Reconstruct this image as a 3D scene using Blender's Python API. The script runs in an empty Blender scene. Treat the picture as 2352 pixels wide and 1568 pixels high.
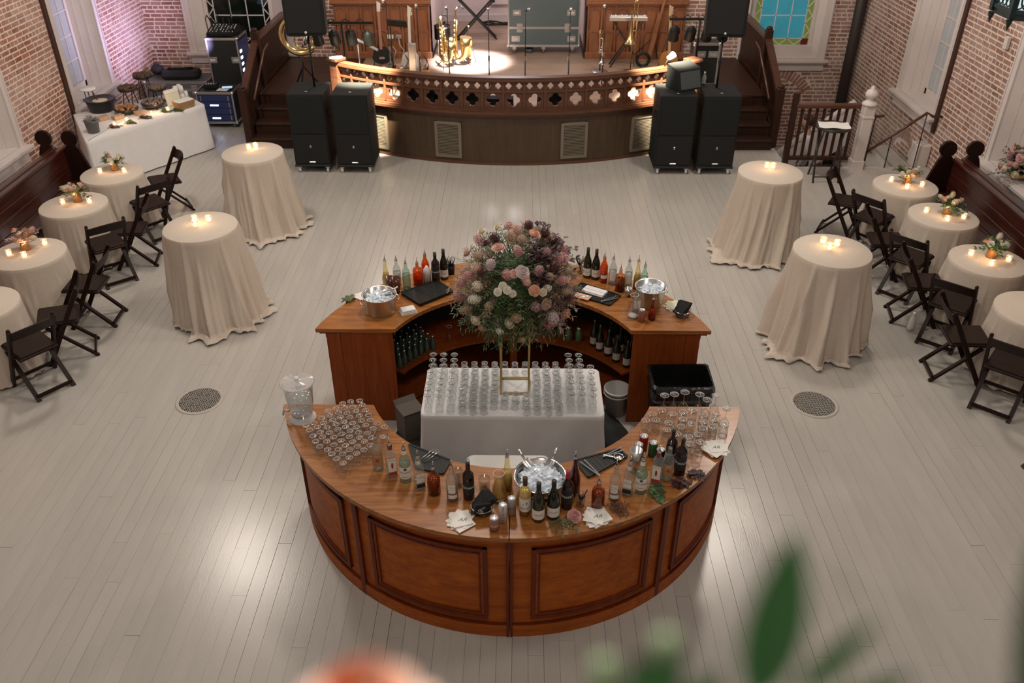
import bpy, math, random
from mathutils import Vector, Matrix, Quaternion
PI = math.pi
rnd = random.Random(7)
scene = bpy.context.scene
col = scene.collection
# ---------------------------------------------------------------- camera
FPX = 1944.0
TILT = math.atan(0.650)
YAW = 0.01035
CAMZ = 5.2
cam_d = bpy.data.cameras.new('camera')
cam_d.sensor_width = 36.0
cam_d.lens = FPX / 2352.0 * 36.0
cam_d.clip_start = 0.02
cam_d.clip_end = 200
cam_d.dof.use_dof = True
cam_d.dof.focus_distance = 8.0
cam_d.dof.aperture_fstop = 2.0
cam = bpy.data.objects.new('camera', cam_d)
cam.location = (0, 0, CAMZ)
cam.rotation_euler = (PI / 2 - TILT, 0, YAW)
col.objects.link(cam)
scene.camera = cam
# ---------------------------------------------------------------- world, exposure
world = bpy.data.worlds.new('hall_ambient')
scene.world = world
world.use_nodes = True
bg = world.node_tree.nodes['Background']
bg.inputs[0].default_value = (1.0, 0.95, 0.91, 1)
bg.inputs[1].default_value = 0.20
scene.view_settings.view_transform = 'Standard'
scene.view_settings.look = 'None'
scene.view_settings.exposure = -0.12
scene.view_settings.gamma = 1.0
scene.view_settings.use_curve_mapping = False
scene.cycles.use_denoising = True
scene.cycles.max_bounces = 10
scene.cycles.transparent_max_bounces = 40
scene.cycles.sample_clamp_indirect = 6.0
scene.cycles.caustics_reflective = False
scene.cycles.caustics_refractive = False

def light(name, kind, loc, power, color=(1, 1, 1), size=0.2, aim=None, angle=60, blend=0.5):
    d = bpy.data.lights.new(name, kind)
    d.energy = power
    d.color = color
    if kind == 'AREA':
        d.size = size
    else:
        d.shadow_soft_size = size
    if kind == 'SPOT':
        d.spot_size = math.radians(angle)
        d.spot_blend = blend
    o = bpy.data.objects.new(name, d)
    o.location = loc
    if aim is not None:
        o.rotation_euler = (Vector(aim) - Vector(loc)).to_track_quat('-Z', 'Y').to_euler()
    col.objects.link(o)
    return o
WARM = (1.0, 0.89, 0.78)
# ceiling lamps of the hall (above the frame); last is an added front fill
for lx, ly, pw in ((-4.7, 10.3, 520), (3.45, 10.9, 520), (-4.6, 5.0, 170), (3.4, 5.0, 170), (-0.5, 8.2, 420), (-0.3, 1.6, 240)):
    light('ceiling_and_fill_lamp', 'POINT', (lx, ly, 6.2), pw, WARM, 0.36)
# stage rig: white centre wash, warm side washes, rail spots, violet up-light in the corner
light('stage_spot', 'SPOT', (-0.6, 14.2, 7.0), 26000, (0.98, 0.95, 1.0), 0.15, (-1.0, 17.0, 0.72), 14, 0.5)
light('stage_wash', 'POINT', (-2.7, 15.6, 4.2), 130, (1.0, 0.82, 0.66), 0.3)
light('stage_wash', 'POINT', (2.4, 15.6, 4.2), 130, (1.0, 0.82, 0.66), 0.3)
light('apse_wash', 'POINT', (-0.3, 18.2, 4.0), 220, (1.0, 0.9, 0.93), 0.4)
light('rail_spot', 'SPOT', (-2.2, 12.4, 4.4), 26000, (1.0, 0.87, 0.66), 0.08, (-2.55, 14.0, 1.30), 23, 0.8)
light('rail_spot', 'SPOT', (2.0, 12.4, 4.4), 26000, (1.0, 0.87, 0.66), 0.08, (2.35, 14.1, 1.30), 23, 0.8)
light('violet_uplight', 'SPOT', (-5.7, 15.9, 1.2), 240, (0.66, 0.55, 1.0), 0.1, (-7.4, 16.3, 1.9), 110, 0.8)
light('violet_downlight', 'SPOT', (-5.0, 14.9, 2.2), 20, (0.35, 0.3, 1.0), 0.05, (-5.0, 14.3, 0.0), 28, 0.8)
# ---------------------------------------------------------------- helpers
class G:
    """collects shapes; .obj() links them as ONE mesh object"""
    def __init__(s):
        s.v = []; s.f = []; s.sm = []
    def add(s, vs, fs, smooth=False):
        n = len(s.v)
        s.v += [tuple(v) for v in vs]
        s.f += [tuple(i + n for i in f) for f in fs]
        s.sm += [smooth] * len(fs)
        return s
    def bx(s, x0, x1, y0, y1, z0, z1):
        return s.add([(x0, y0, z0), (x1, y0, z0), (x1, y1, z0), (x0, y1, z0), (x0, y0, z1), (x1, y0, z1), (x1, y1, z1), (x0, y1, z1)],
                     [(0, 3, 2, 1), (4, 5, 6, 7), (0, 1, 5, 4), (1, 2, 6, 5), (2, 3, 7, 6), (3, 0, 4, 7)])
    def cbx(s, x0, x1, y0, y1, z0, z1, b):
        """box with chamfered vertical edges and top edge"""
        p = [(x0 + b, y0), (x1 - b, y0), (x1, y0 + b), (x1, y1 - b), (x1 - b, y1), (x0 + b, y1), (x0, y1 - b), (x0, y0 + b)]
        cx, cy = (x0 + x1) / 2, (y0 + y1) / 2
        q = [(cx + (x - cx) * (1 - 2 * b / (x1 - x0)), cy + (y - cy) * (1 - 2 * b / (y1 - y0))) for x, y in p]
        vs = [(x, y, z0) for x, y in p] + [(x, y, z1 - b) for x, y in p] + [(x, y, z1) for x, y in q]
        fs = [tuple(range(7, -1, -1)), tuple(range(16, 24))]
        for k in (0, 8):
            fs += [(k + i, k + (i + 1) % 8, k + 8 + (i + 1) % 8, k + 8 + i) for i in range(8)]
        return s.add(vs, fs)
    def bar(s, p0, p1, w, h, up=(0, 0, 1)):
        """rectangular bar between two points"""
        p0, p1 = Vector(p0), Vector(p1)
        d = (p1 - p0).normalized()
        u = Vector(up)
        if abs(d.dot(u)) > 0.98:
            u = Vector((0, 1, 0)) if abs(d.y) < 0.9 else Vector((1, 0, 0))
        a = d.cross(u).normalized(); b = a.cross(d).normalized()
        vs = []
        for p in (p0, p1):
            for i, j in ((-1, -1), (1, -1), (1, 1), (-1, 1)):
                vs.append(p + a * (i * w / 2) + b * (j * h / 2))
        return s.add(vs, [(0, 3, 2, 1), (4, 5, 6, 7), (0, 1, 5, 4), (1, 2, 6, 5), (2, 3, 7, 6), (3, 0, 4, 7)])
    def tube(s, pts, r, n=8, closed=False, caps=True):
        pts = [Vector(p) for p in pts]
        m = len(pts)
        rs = r if isinstance(r, (list, tuple)) else [r] * m
        vs = []
        ref = None
        for i, p in enumerate(pts):
            if closed:
                d = pts[(i + 1) % m] - pts[i - 1]
            else:
                d = pts[min(i + 1, m - 1)] - pts[max(i - 1, 0)]
            d.normalize()
            if ref is None:
                ref = Vector((0, 0, 1)) if abs(d.z) < 0.9 else Vector((1, 0, 0))
            a = (ref - d * ref.dot(d)).normalized()
            ref = a
            b = d.cross(a)
            for k in range(n):
                t = 2 * PI * k / n
                vs.append(p + (a * math.cos(t) + b * math.sin(t)) * rs[i])
        fs = []
        for i in range(m if closed else m - 1):
            for k in range(n):
                j = (i + 1) % m
                fs.append((i * n + k, i * n + (k + 1) % n, j * n + (k + 1) % n, j * n + k))
        s.add(vs, fs, True)
        if caps and not closed:
            k = len(s.v) - m * n
            s.f.append(tuple(range(k + n - 1, k - 1, -1))); s.sm.append(False)
            s.f.append(tuple(range(k + (m - 1) * n, k + m * n))); s.sm.append(False)
        return s
    def lathe(s, prof, n=20, c=(0, 0, 0), a0=0.0, a1=2 * PI, sq=0.0, sx=1.0, sy=1.0, cap0=False, cap1=False):
        """prof: [(r, z)]; sq>0 pushes the section towards a rounded square"""
        full = abs(a1 - a0 - 2 * PI) < 1e-6
        m = n if full else n + 1
        vs = []
        for r, z in prof:
            for k in range(m):
                t = a0 + (a1 - a0) * k / n
                ct, st = math.cos(t), math.sin(t)
                rr = r
                if sq:
                    rr = r * ((1 - sq) + sq / max(abs(ct), abs(st)))
                vs.append((c[0] + rr * ct * sx, c[1] + rr * st * sy, c[2] + z))
        fs = []
        for i in range(len(prof) - 1):
            for k in range(n):
                k1 = (k + 1) % m
                fs.append((i * m + k, i * m + k1, (i + 1) * m + k1, (i + 1) * m + k))
        n0 = len(s.v)
        s.add(vs, fs, True)
        if cap0: s.f.append(tuple(range(n0 + m - 1, n0 - 1, -1))); s.sm.append(False)
        if cap1:
            k = n0 + (len(prof) - 1) * m
            s.f.append(tuple(range(k, k + m))); s.sm.append(False)
        return s
    def ball(s, c, r, nu=10, nv=7, sx=1, sy=1, sz=1):
        prof = [(r * math.sin(PI * i / nv) * 1.0 + 1e-5, -r * math.cos(PI * i / nv) * sz) for i in range(nv + 1)]
        return s.lathe(prof, nu, c, sx=sx, sy=sy)
    def sector(s, c, r0, r1, a0, a1, z0, z1, n=24, fr=1):
        """ring sector block round centre c; angle from -y (fr=1) or +y (fr=-1)"""
        vs = []
        for i in range(n + 1):
            a = a0 + (a1 - a0) * i / n
            for r in (r0, r1):
                x, y = c[0] + r * math.sin(a), c[1] - fr * r * math.cos(a)
                vs += [(x, y, z0), (x, y, z1)]
        fs = []
        for i in range(n):
            k, q = 4 * i, 4 * i + 4
            fs += [(k, k + 1, q + 1, q), (k + 3, k + 2, q + 2, q + 3), (k + 1, k + 3, q + 3, q + 1), (k + 2, k, q, q + 2)]
        fs += [(0, 2, 3, 1), (4 * n, 4 * n + 1, 4 * n + 3, 4 * n + 2)]
        return s.add(vs, fs)
    def prism(s, poly, z0, z1):
        n = len(poly)
        vs = [(x, y, z0) for x, y in poly] + [(x, y, z1) for x, y in poly]
        fs = [tuple(range(n - 1, -1, -1)), tuple(range(n, 2 * n))] + [(i, (i + 1) % n, n + (i + 1) % n, n + i) for i in range(n)]
        return s.add(vs, fs)
    def mix(s, o, m=None):
        vs = [m @ Vector(v) for v in o.v] if m is not None else o.v
        n = len(s.v)
        s.v += [tuple(v) for v in vs]
        s.f += [tuple(i + n for i in f) for f in o.f]
        s.sm += o.sm
        return s
    def xf(s, m):
        s.v = [tuple(m @ Vector(v)) for v in s.v]
        return s
    def mesh(s, name, mat=None):
        me = bpy.data.meshes.new(name)
        me.from_pydata(s.v, [], s.f)
        me.polygons.foreach_set('use_smooth', s.sm)
        if mat is not None: me.materials.append(mat)
        me.update()
        return me
    def obj(s, name, mat=None, parent=None, loc=None, rz=None):
        return link(name, s.mesh(name, mat), parent, loc, rz)

def link(name, me, parent=None, loc=None, rz=None, rot=None, sc=None):
    o = bpy.data.objects.new(name, me)
    col.objects.link(o)
    if parent is not None: o.parent = parent
    if loc is not None: o.location = loc
    if rz is not None: o.rotation_euler = (0, 0, rz)
    if rot is not None: o.rotation_euler = rot
    if sc is not None: o.scale = (sc, sc, sc) if not isinstance(sc, tuple) else sc
    return o
def tag(o, label, cat, group=None):
    o['label'] = label; o['category'] = cat
    if group: o['group'] = group
    return o
def thing(name, label, cat, loc=(0, 0, 0), rz=0.0, group=None, rot=None):
    o = bpy.data.objects.new(name, None)
    o.empty_display_size = 0.1
    col.objects.link(o)
    o.location = loc
    o.rotation_euler = rot if rot is not None else (0, 0, rz)
    return tag(o, label, cat, group)
def struct(o):
    o['kind'] = 'structure'
    return o
def stuff(o):
    o['kind'] = 'stuff'
    return o
def dup(root, loc, rz=0.0, label=None, group=None, sc=None, rot=None):
    r = root.copy(); col.objects.link(r)
    r.location = loc
    r.rotation_euler = rot if rot is not None else (0, 0, rz)
    if sc is not None: r.scale = (sc, sc, sc)
    if label: r['label'] = label
    if group: r['group'] = group
    for ch in list(root.children):
        c = ch.copy(); col.objects.link(c); c.parent = r
        for g in list(ch.children):
            d = g.copy(); col.objects.link(d); d.parent = c
    return r
def Rz(a): return Matrix.Rotation(a, 4, 'Z')
def T(x, y, z): return Matrix.Translation((x, y, z))
_tc = {}
def text_g(txt, size, font_shear=0.0, thick=0.0):
    """lettering as flat geometry centred on the origin in the xz plane (facing -y)"""
    key = (txt, font_shear)
    if key not in _tc: _tc[key] = _text(txt, 1.0, font_shear, thick)
    g = G(); v, f = _tc[key]
    return g.add([(a * size, b, c * size) for a, b, c in v], f)
def _text(txt, size, font_shear, thick):
    cu = bpy.data.curves.new('lettering', 'FONT')
    cu.body = txt; cu.size = size; cu.align_x = 'CENTER'; cu.align_y = 'CENTER'
    cu.shear = font_shear; cu.resolution_u = 2; cu.offset = thick
    o = bpy.data.objects.new('lettering', cu)
    col.objects.link(o)
    dg = bpy.context.evaluated_depsgraph_get()
    me = bpy.data.meshes.new_from_object(o.evaluated_get(dg))
    g = G()
    g.add([(v.co.x, 0.0, v.co.y) for v in me.vertices], [tuple(p.vertices) for p in me.polygons])
    bpy.data.objects.remove(o); bpy.data.meshes.remove(me); bpy.data.curves.remove(cu)
    return g.v, g.f
for _t, _s in (('BONANZA', 0.0), ('Duckhorn', 0.3), ('migration', 0.3), ('DECOY', 0.0), ('BACARDI', 0.0), ('Superior', 0.3), ('BEEFEATER', 0.0), ('Jose', 0.3), ('Cuervo', 0.3), ("Dewar's", 0.3),
               ('White Label', 0.0), ("Tito's", 0.2), ('WHITE CLAW', 0.0), ('high noon', 0.0), ('YUM', 0.0), ('AR', 0.45), ('BROS', 0.0), ('&', 0.0)):
    text_g(_t, 1.0, _s)
def wrap(g, r, z, a=0.0):
    """bend an xz-plane shape round a vertical cylinder of radius r, facing -y turned by a"""
    g.v = [(r * math.sin(x / r + a), -r * math.cos(x / r + a), zz + z) for x, y, zz in g.v]
    return g
def label_patch(r, z0, z1, half, sq=0.0, n=12, a=0.0):
    g = G()
    return g.lathe([(r, z0), (r, z1)], n, a0=-PI / 2 - half + a, a1=-PI / 2 + half + a, sq=sq)
# ---------------------------------------------------------------- materials
MATS = {}
def mat(name, color, rough=0.5, metal=0.0, var=0.0, vscale=8.0, bump=0.0, bscale=40.0, coat=0.0, emit=None, estr=0.0, sheen=0.0, alpha=None, stretch=None, rand=0.0, island=False, spec=0.5):
    m = bpy.data.materials.new(name)
    m.use_nodes = True
    nt = m.node_tree; N = nt.nodes; L = nt.links
    b = N['Principled BSDF']
    b.inputs['Base Color'].default_value = (*color, 1)
    b.inputs['Roughness'].default_value = rough
    b.inputs['Metallic'].default_value = metal
    b.inputs['Specular IOR Level'].default_value = spec
    if coat: b.inputs['Coat Weight'].default_value = coat; b.inputs['Coat Roughness'].default_value = 0.12
    if sheen: b.inputs['Sheen Weight'].default_value = sheen
    if emit:
        b.inputs['Emission Color'].default_value = (*emit, 1); b.inputs['Emission Strength'].default_value = estr
    if var or bump:
        tc = N.new('ShaderNodeTexCoord'); mp = N.new('ShaderNodeMapping')
        L.new(tc.outputs['Object'], mp.inputs[0])
        if stretch: mp.inputs['Scale'].default_value = stretch
    last = None
    if var:
        nz = N.new('ShaderNodeTexNoise'); nz.inputs['Scale'].default_value = vscale; nz.inputs['Detail'].default_value = 6
        nz.inputs['Roughness'].default_value = 0.6
        L.new(mp.outputs[0], nz.inputs['Vector'])
        cr = N.new('ShaderNodeValToRGB')
        cr.color_ramp.elements[0].position = 0.3; cr.color_ramp.elements[1].position = 0.7
        cr.color_ramp.elements[0].color = (*[max(0, c * (1 - var)) for c in color], 1)
        cr.color_ramp.elements[1].color = (*[min(1, c * (1 + var)) for c in color], 1)
        L.new(nz.outputs[0], cr.inputs[0]); last = cr.outputs[0]
    if rand:
        hv = N.new('ShaderNodeHueSaturation')
        if island:
            gi = N.new('ShaderNodeNewGeometry'); ro = gi.outputs['Random Per Island']
        else:
            gi = N.new('ShaderNodeObjectInfo'); ro = gi.outputs['Random']
        mr = N.new('ShaderNodeMapRange')
        mr.inputs['To Min'].default_value = 1 - rand; mr.inputs['To Max'].default_value = 1 + rand
        L.new(ro, mr.inputs[0]); L.new(mr.outputs[0], hv.inputs['Value'])
        if last is not None: L.new(last, hv.inputs['Color'])
        else: hv.inputs['Color'].default_value = (*color, 1)
        last = hv.outputs[0]
    if last is not None: L.new(last, b.inputs['Base Color'])
    if bump:
        n2 = N.new('ShaderNodeTexNoise'); n2.inputs['Scale'].default_value = bscale; n2.inputs['Detail'].default_value = 4
        L.new(mp.outputs[0], n2.inputs['Vector'])
        bp = N.new('ShaderNodeBump'); bp.inputs['Strength'].default_value = bump; bp.inputs['Distance'].default_value = 0.01
        L.new(n2.outputs[0], bp.inputs['Height']); L.new(bp.outputs[0], b.inputs['Normal'])
    MATS[name] = m
    return m
def glass(name, tint, gloss=0.55, rough=0.02, body=0.0, bodycol=(1, 1, 1)):
    """thin clear glass: tinted transparency with a fresnel reflection"""
    m = bpy.data.materials.new(name); m.use_nodes = True
    nt = m.node_tree; N = nt.nodes; L = nt.links
    N.remove(N['Principled BSDF'])
    out = N['Material Output']
    tr = N.new('ShaderNodeBsdfTransparent'); tr.inputs[0].default_value = (*tint, 1)
    gl = N.new('ShaderNodeBsdfGlossy'); gl.inputs['Roughness'].default_value = rough
    fr = N.new('ShaderNodeLayerWeight'); fr.inputs['Blend'].default_value = gloss
    mx = N.new('ShaderNodeMixShader')
    L.new(fr.outputs['Facing'], mx.inputs[0]); L.new(tr.outputs[0], mx.inputs[1]); L.new(gl.outputs[0], mx.inputs[2])
    pw = N.new('ShaderNodeMath'); pw.operation = 'POWER'; pw.inputs[1].default_value = 3.0
    L.new(fr.outputs['Facing'], pw.inputs[0])
    mr = N.new('ShaderNodeMapRange'); mr.inputs['To Min'].default_value = 0.06; mr.inputs['To Max'].default_value = 0.75
    L.new(pw.outputs[0], mr.inputs[0]); L.new(mr.outputs[0], mx.inputs[0])
    last = mx.outputs[0]
    if body:
        df = N.new('ShaderNodeBsdfDiffuse'); df.inputs[0].default_value = (*bodycol, 1)
        m2 = N.new('ShaderNodeMixShader'); m2.inputs[0].default_value = body
        L.new(last, m2.inputs[1]); L.new(df.outputs[0], m2.inputs[2]); last = m2.outputs[0]
    L.new(last, out.inputs[0])
    MATS[name] = m
    return m
def wood(name, c0, c1, rough=0.4, axis=0, scale=1.0, coat=0.0, knots=False, rand=0.0, island=False, spec=0.5):
    """grain stretched along one object axis (0 x, 1 y, 2 z)"""
    m = bpy.data.materials.new(name); m.use_nodes = True
    nt = m.node_tree; N = nt.nodes; L = nt.links
    b = N['Principled BSDF']
    b.inputs['Roughness'].default_value = rough; b.inputs['Specular IOR Level'].default_value = spec
    if coat: b.inputs['Coat Weight'].default_value = coat; b.inputs['Coat Roughness'].default_value = 0.15
    tc = N.new('ShaderNodeTexCoord'); mp = N.new('ShaderNodeMapping')
    L.new(tc.outputs['Object'], mp.inputs[0])
    sv = [14 * scale] * 3; sv[axis] = 1.1 * scale
    mp.inputs['Scale'].default_value = sv
    nz = N.new('ShaderNodeTexNoise'); nz.inputs['Scale'].default_value = 1.6; nz.inputs['Detail'].default_value = 8; nz.inputs['Roughness'].default_value = 0.65
    nz.inputs['Distortion'].default_value = 0.6
    L.new(mp.outputs[0], nz.inputs['Vector'])
    cr = N.new('ShaderNodeValToRGB')
    cr.color_ramp.elements[0].position = 0.28; cr.color_ramp.elements[1].position = 0.72
    cr.color_ramp.elements[0].color = (*c0, 1); cr.color_ramp.elements[1].color = (*c1, 1)
    L.new(nz.outputs[0], cr.inputs[0])
    last = cr.outputs[0]
    big = N.new('ShaderNodeTexNoise'); big.inputs['Scale'].default_value = 1.7; big.inputs['Detail'].default_value = 3
    L.new(tc.outputs['Object'], big.inputs['Vector'])
    hv = N.new('ShaderNodeHueSaturation')
    mr = N.new('ShaderNodeMapRange'); mr.inputs['To Min'].default_value = 0.72; mr.inputs['To Max'].default_value = 1.28
    L.new(big.outputs[0], mr.inputs[0]); L.new(mr.outputs[0], hv.inputs['Value']); L.new(last, hv.inputs['Color'])
    last = hv.outputs[0]
    if knots:
        vo = N.new('ShaderNodeTexVoronoi'); vo.inputs['Scale'].default_value = 2.6
        m3 = N.new('ShaderNodeMapping'); m3.inputs['Scale'].default_value = (1.0, 1.6, 1.0)
        L.new(tc.outputs['Object'], m3.inputs[0]); L.new(m3.outputs[0], vo.inputs['Vector'])
        k = N.new('ShaderNodeMapRange'); k.inputs['From Min'].default_value = 0.05; k.inputs['From Max'].default_value = 0.11
        k.inputs['To Min'].default_value = 0.8; k.inputs['To Max'].default_value = 0.0
        L.new(vo.outputs['Distance'], k.inputs[0])
        mx = N.new('ShaderNodeMix'); mx.data_type = 'RGBA'
        L.new(k.outputs[0], mx.inputs[0]); L.new(last, mx.inputs[6]); mx.inputs[7].default_value = (*[c * 0.45 for c in c0], 1)
        last = mx.outputs[2]
    if rand:
        h2 = N.new('ShaderNodeHueSaturation')
        gi = N.new('ShaderNodeNewGeometry' if island else 'ShaderNodeObjectInfo')
        m4 = N.new('ShaderNodeMapRange'); m4.inputs['To Min'].default_value = 1 - rand; m4.inputs['To Max'].default_value = 1 + rand
        L.new(gi.outputs['Random Per Island' if island else 'Random'], m4.inputs[0]); L.new(m4.outputs[0], h2.inputs['Value']); L.new(last, h2.inputs['Color'])
        last = h2.outputs[0]
    L.new(last, b.inputs['Base Color'])
    bp = N.new('ShaderNodeBump'); bp.inputs['Strength'].default_value = 0.12; bp.inputs['Distance'].default_value = 0.004
    L.new(nz.outputs[0], bp.inputs['Height']); L.new(bp.outputs[0], b.inputs['Normal'])
    MATS[name] = m
    return m
M = MATS
mat('white_paint', (0.62, 0.55, 0.52), 0.45, var=0.05, vscale=3)
mat('white_cloth', (0.72, 0.70, 0.69), 0.85, var=0.03, bump=0.1, bscale=300)
mat('linen', (0.56, 0.48, 0.40), 0.9, var=0.06, vscale=60, bump=0.25, bscale=220)
mat('black_plastic', (0.010, 0.011, 0.010), 0.5, spec=0.3)
mat('black_matte', (0.012, 0.012, 0.012), 0.8, bump=0.2, bscale=200)
mat('speaker_paint', (0.011, 0.0125, 0.0125), 0.75, spec=0.25, var=0.12, vscale=60, bump=0.3, bscale=150)
mat('speaker_grille', (0.006, 0.006, 0.006), 0.85, bump=0.5, bscale=400)
mat('chrome', (0.75, 0.75, 0.76), 0.18, 1.0)
mat('steel', (0.66, 0.65, 0.63), 0.28, 1.0)
mat('aluminium', (0.62, 0.62, 0.62), 0.38, 1.0)
mat('gold', (0.55, 0.40, 0.17), 0.32, 1.0)
mat('brass', (0.78, 0.60, 0.28), 0.22, 1.0)
mat('black_metal', (0.015, 0.015, 0.016), 0.4, 0.3)
mat('paper', (0.78, 0.75, 0.70), 0.8, var=0.03)
mat('cream_paper', (0.72, 0.68, 0.52), 0.8, var=0.03)
mat('black_paper', (0.012, 0.012, 0.012), 0.9)
mat('ink', (0.02, 0.02, 0.02), 0.6)
mat('ink_white', (0.8, 0.8, 0.78), 0.6)
mat('ink_green', (0.05, 0.10, 0.06), 0.6)
mat('ink_red', (0.35, 0.03, 0.02), 0.6)
mat('ink_orange', (0.75, 0.25, 0.06), 0.6)
mat('label_amber', (0.40, 0.22, 0.10), 0.6)
mat('label_black', (0.02, 0.018, 0.017), 0.6)
mat('label_red', (0.35, 0.05, 0.03), 0.6)
mat('wine_glass_dark', (0.010, 0.012, 0.007), 0.08, coat=0.3)
mat('wine_red_dark', (0.016, 0.006, 0.006), 0.08, coat=0.3)
mat('cork_foil', (0.012, 0.011, 0.010), 0.35)
mat('foil_red', (0.28, 0.02, 0.02), 0.35)
glass('clear_glass', (0.95, 0.96, 0.96))
glass('thin_glass', (0.97, 0.975, 0.975))
glass('green_glass', (0.70, 0.87, 0.79), body=0.08, bodycol=(0.55, 0.72, 0.64))
glass('amber_glass', (0.80, 0.50, 0.28))
glass('pale_gold_glass', (0.93, 0.86, 0.64))
glass('orange_glass', (0.85, 0.35, 0.12))
glass('pane_glass', (0.9, 0.95, 0.97))
mat('liquor_amber', (0.17, 0.035, 0.006), 0.1, coat=0.4)
mat('liquor_orange', (0.55, 0.11, 0.02), 0.1, coat=0.4)
mat('liquor_pink', (0.60, 0.22, 0.14), 0.1, coat=0.4)
mat('liquor_red', (0.20, 0.008, 0.006), 0.1, coat=0.4)
mat('liquor_gold', (0.50, 0.40, 0.20), 0.1, coat=0.4)
mat('liquor_brown', (0.14, 0.045, 0.012), 0.1, coat=0.4)
glass('liquor_clear', (0.86, 0.90, 0.88), body=0.08, bodycol=(0.8, 0.82, 0.8))
glass('water', (0.88, 0.92, 0.93), body=0.18, bodycol=(0.85, 0.85, 0.85))
mat('ice', (0.72, 0.79, 0.86), 0.15, coat=0.4, var=0.06)
mat('candle_wax', (0.9, 0.72, 0.5), 0.6, emit=(1.0, 0.66, 0.38), estr=7)  # emission paints the flame's glow into the wax
mat('flame', (1, 0.8, 0.5), 0.6, emit=(1.0, 0.66, 0.34), estr=60)
glass('votive_glass', (0.98, 0.95, 0.9), body=0.25, bodycol=(0.9, 0.75, 0.6))
wood('bar_face', (0.235, 0.046, 0.004), (0.46, 0.118, 0.011), 0.5, 0, 1.0, spec=0.25)
wood('bar_end', (0.16, 0.029, 0.004), (0.29, 0.064, 0.009), 0.5, 2, 1.0, knots=True, spec=0.25)
wood('bar_trim', (0.090, 0.012, 0.002), (0.16, 0.026, 0.004), 0.45, 2, 1.2, spec=0.3)
wood('bar_top', (0.17, 0.048, 0.008), (0.44, 0.175, 0.042), 0.33, 0, 1.3, coat=0.06, knots=True, spec=0.35)
wood('chair_wood', (0.009, 0.003, 0.0015), (0.022, 0.007, 0.0035), 0.45, 2, 1.0, spec=0.22)
wood('pew_wood', (0.022, 0.005, 0.003), (0.065, 0.015, 0.009), 0.25, 1, 1.0, coat=0.3)
wood('pew_end', (0.010, 0.003, 0.002), (0.022, 0.007, 0.004), 0.45, 2, 1.0, spec=0.2)
wood('stage_wood', (0.060, 0.022, 0.011), (0.115, 0.045, 0.022), 0.4, 0, 1.0, coat=0.1)
wood('apron_wood', (0.042, 0.024, 0.012), (0.075, 0.042, 0.022), 0.5, 2, 1.0)
wood('organ_wood', (0.19, 0.070, 0.030), (0.30, 0.115, 0.050), 0.42, 2, 1.0)
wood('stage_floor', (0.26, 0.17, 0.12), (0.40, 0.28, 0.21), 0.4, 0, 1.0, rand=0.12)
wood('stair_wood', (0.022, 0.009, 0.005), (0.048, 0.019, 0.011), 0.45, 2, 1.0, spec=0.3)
wood('rail_wood', (0.055, 0.019, 0.010), (0.10, 0.035, 0.018), 0.35, 0, 1.0, coat=0.2)
wood('ebony', (0.012, 0.008, 0.006), (0.03, 0.018, 0.013), 0.35, 2, 1.0, coat=0.2)
# ---------------------------------------------------------------- view helper (only ranks repeats by size in view)
_ct, _st = math.cos(TILT), math.sin(TILT)
_fw = Vector((-math.sin(YAW) * _ct, math.cos(YAW) * _ct, -_st))
_rt = Vector((math.cos(YAW), math.sin(YAW), 0)); _up = _rt.cross(_fw)
def in_view(p, pad=60):
    d = Vector(p) - Vector((0, 0, CAMZ)); w = d.dot(_fw)
    if w < 0.1: return 0.0
    x = 1176 + FPX * d.dot(_rt) / w; y = 784 - FPX * d.dot(_up) / w
    if -pad < x < 2352 + pad and -pad < y < 1568 + pad: return 1.0 / (w * w)
    return 0.0
XL, XR, YB = -7.45, 6.72, 17.45
WELL = 4.42      # stairwell: x beyond this, y beyond 13.35
YW = 13.35
# ---------------------------------------------------------------- floor of painted planks
def floor_mat(name, island):
    m = mat(name, (0.445, 0.415, 0.375), 0.25, var=0.05, vscale=2.2, rand=0.025, island=island, bump=0.05, bscale=30, stretch=(3, 0.6, 1))
    return m
floor_mat('floor_paint', False); floor_mat('floor_paint_far', True)
mat('floor_gap', (0.05, 0.038, 0.030), 0.9)
fl = G()
fl.bx(XL, WELL, -1.0, YB, -0.2, -0.022)
fl.bx(WELL, XR, -1.0, YW, -0.2, -0.022)
floor = struct(fl.obj('floor', M['floor_gap']))
planks = []
PW = 0.114
k = 0
x = XL
while x < XR - 0.02:
    x1 = min(x + PW, XR)
    yend = YB if x1 < -3.7 else (14.12 if x1 < WELL else YW)
    y = 1.2 - rnd.random() * 3
    while y < yend:
        ye = min(y + rnd.uniform(2.2, 5.2), yend)
        if yend - ye < 0.6: ye = yend
        gp = rnd.choice((0.0004, 0.0006, 0.0009, 0.0014, 0.0020, 0.0030)) if rnd.random() < 0.8 else 0.0003
        ge = rnd.choice((0.0006, 0.001, 0.0025))
        yy0 = max(y, 1.0)
        if ye > 1.4:
            planks.append((x + gp / 2, x1 - gp / 2, yy0 + ge / 2, ye - ge / 2))
        y = ye
    x = x1
def plank_size(p):
    t = 0
    for q in range(6):
        yy = p[2] + (p[3] - p[2]) * (q + 0.5) / 6
        t += in_view(((p[0] + p[1]) / 2, yy, 0)) * (p[3] - p[2])
    return -t
planks.sort(key=plank_size)
def plank_mesh(p, g=None):
    g = g or G()
    cx, cy = (p[0] + p[1]) / 2, (p[2] + p[3]) / 2
    return g.cbx(p[0], p[1], p[2], p[3], -0.022, rnd.uniform(-0.0005, 0.0005), 0.0008), cx, cy
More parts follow.
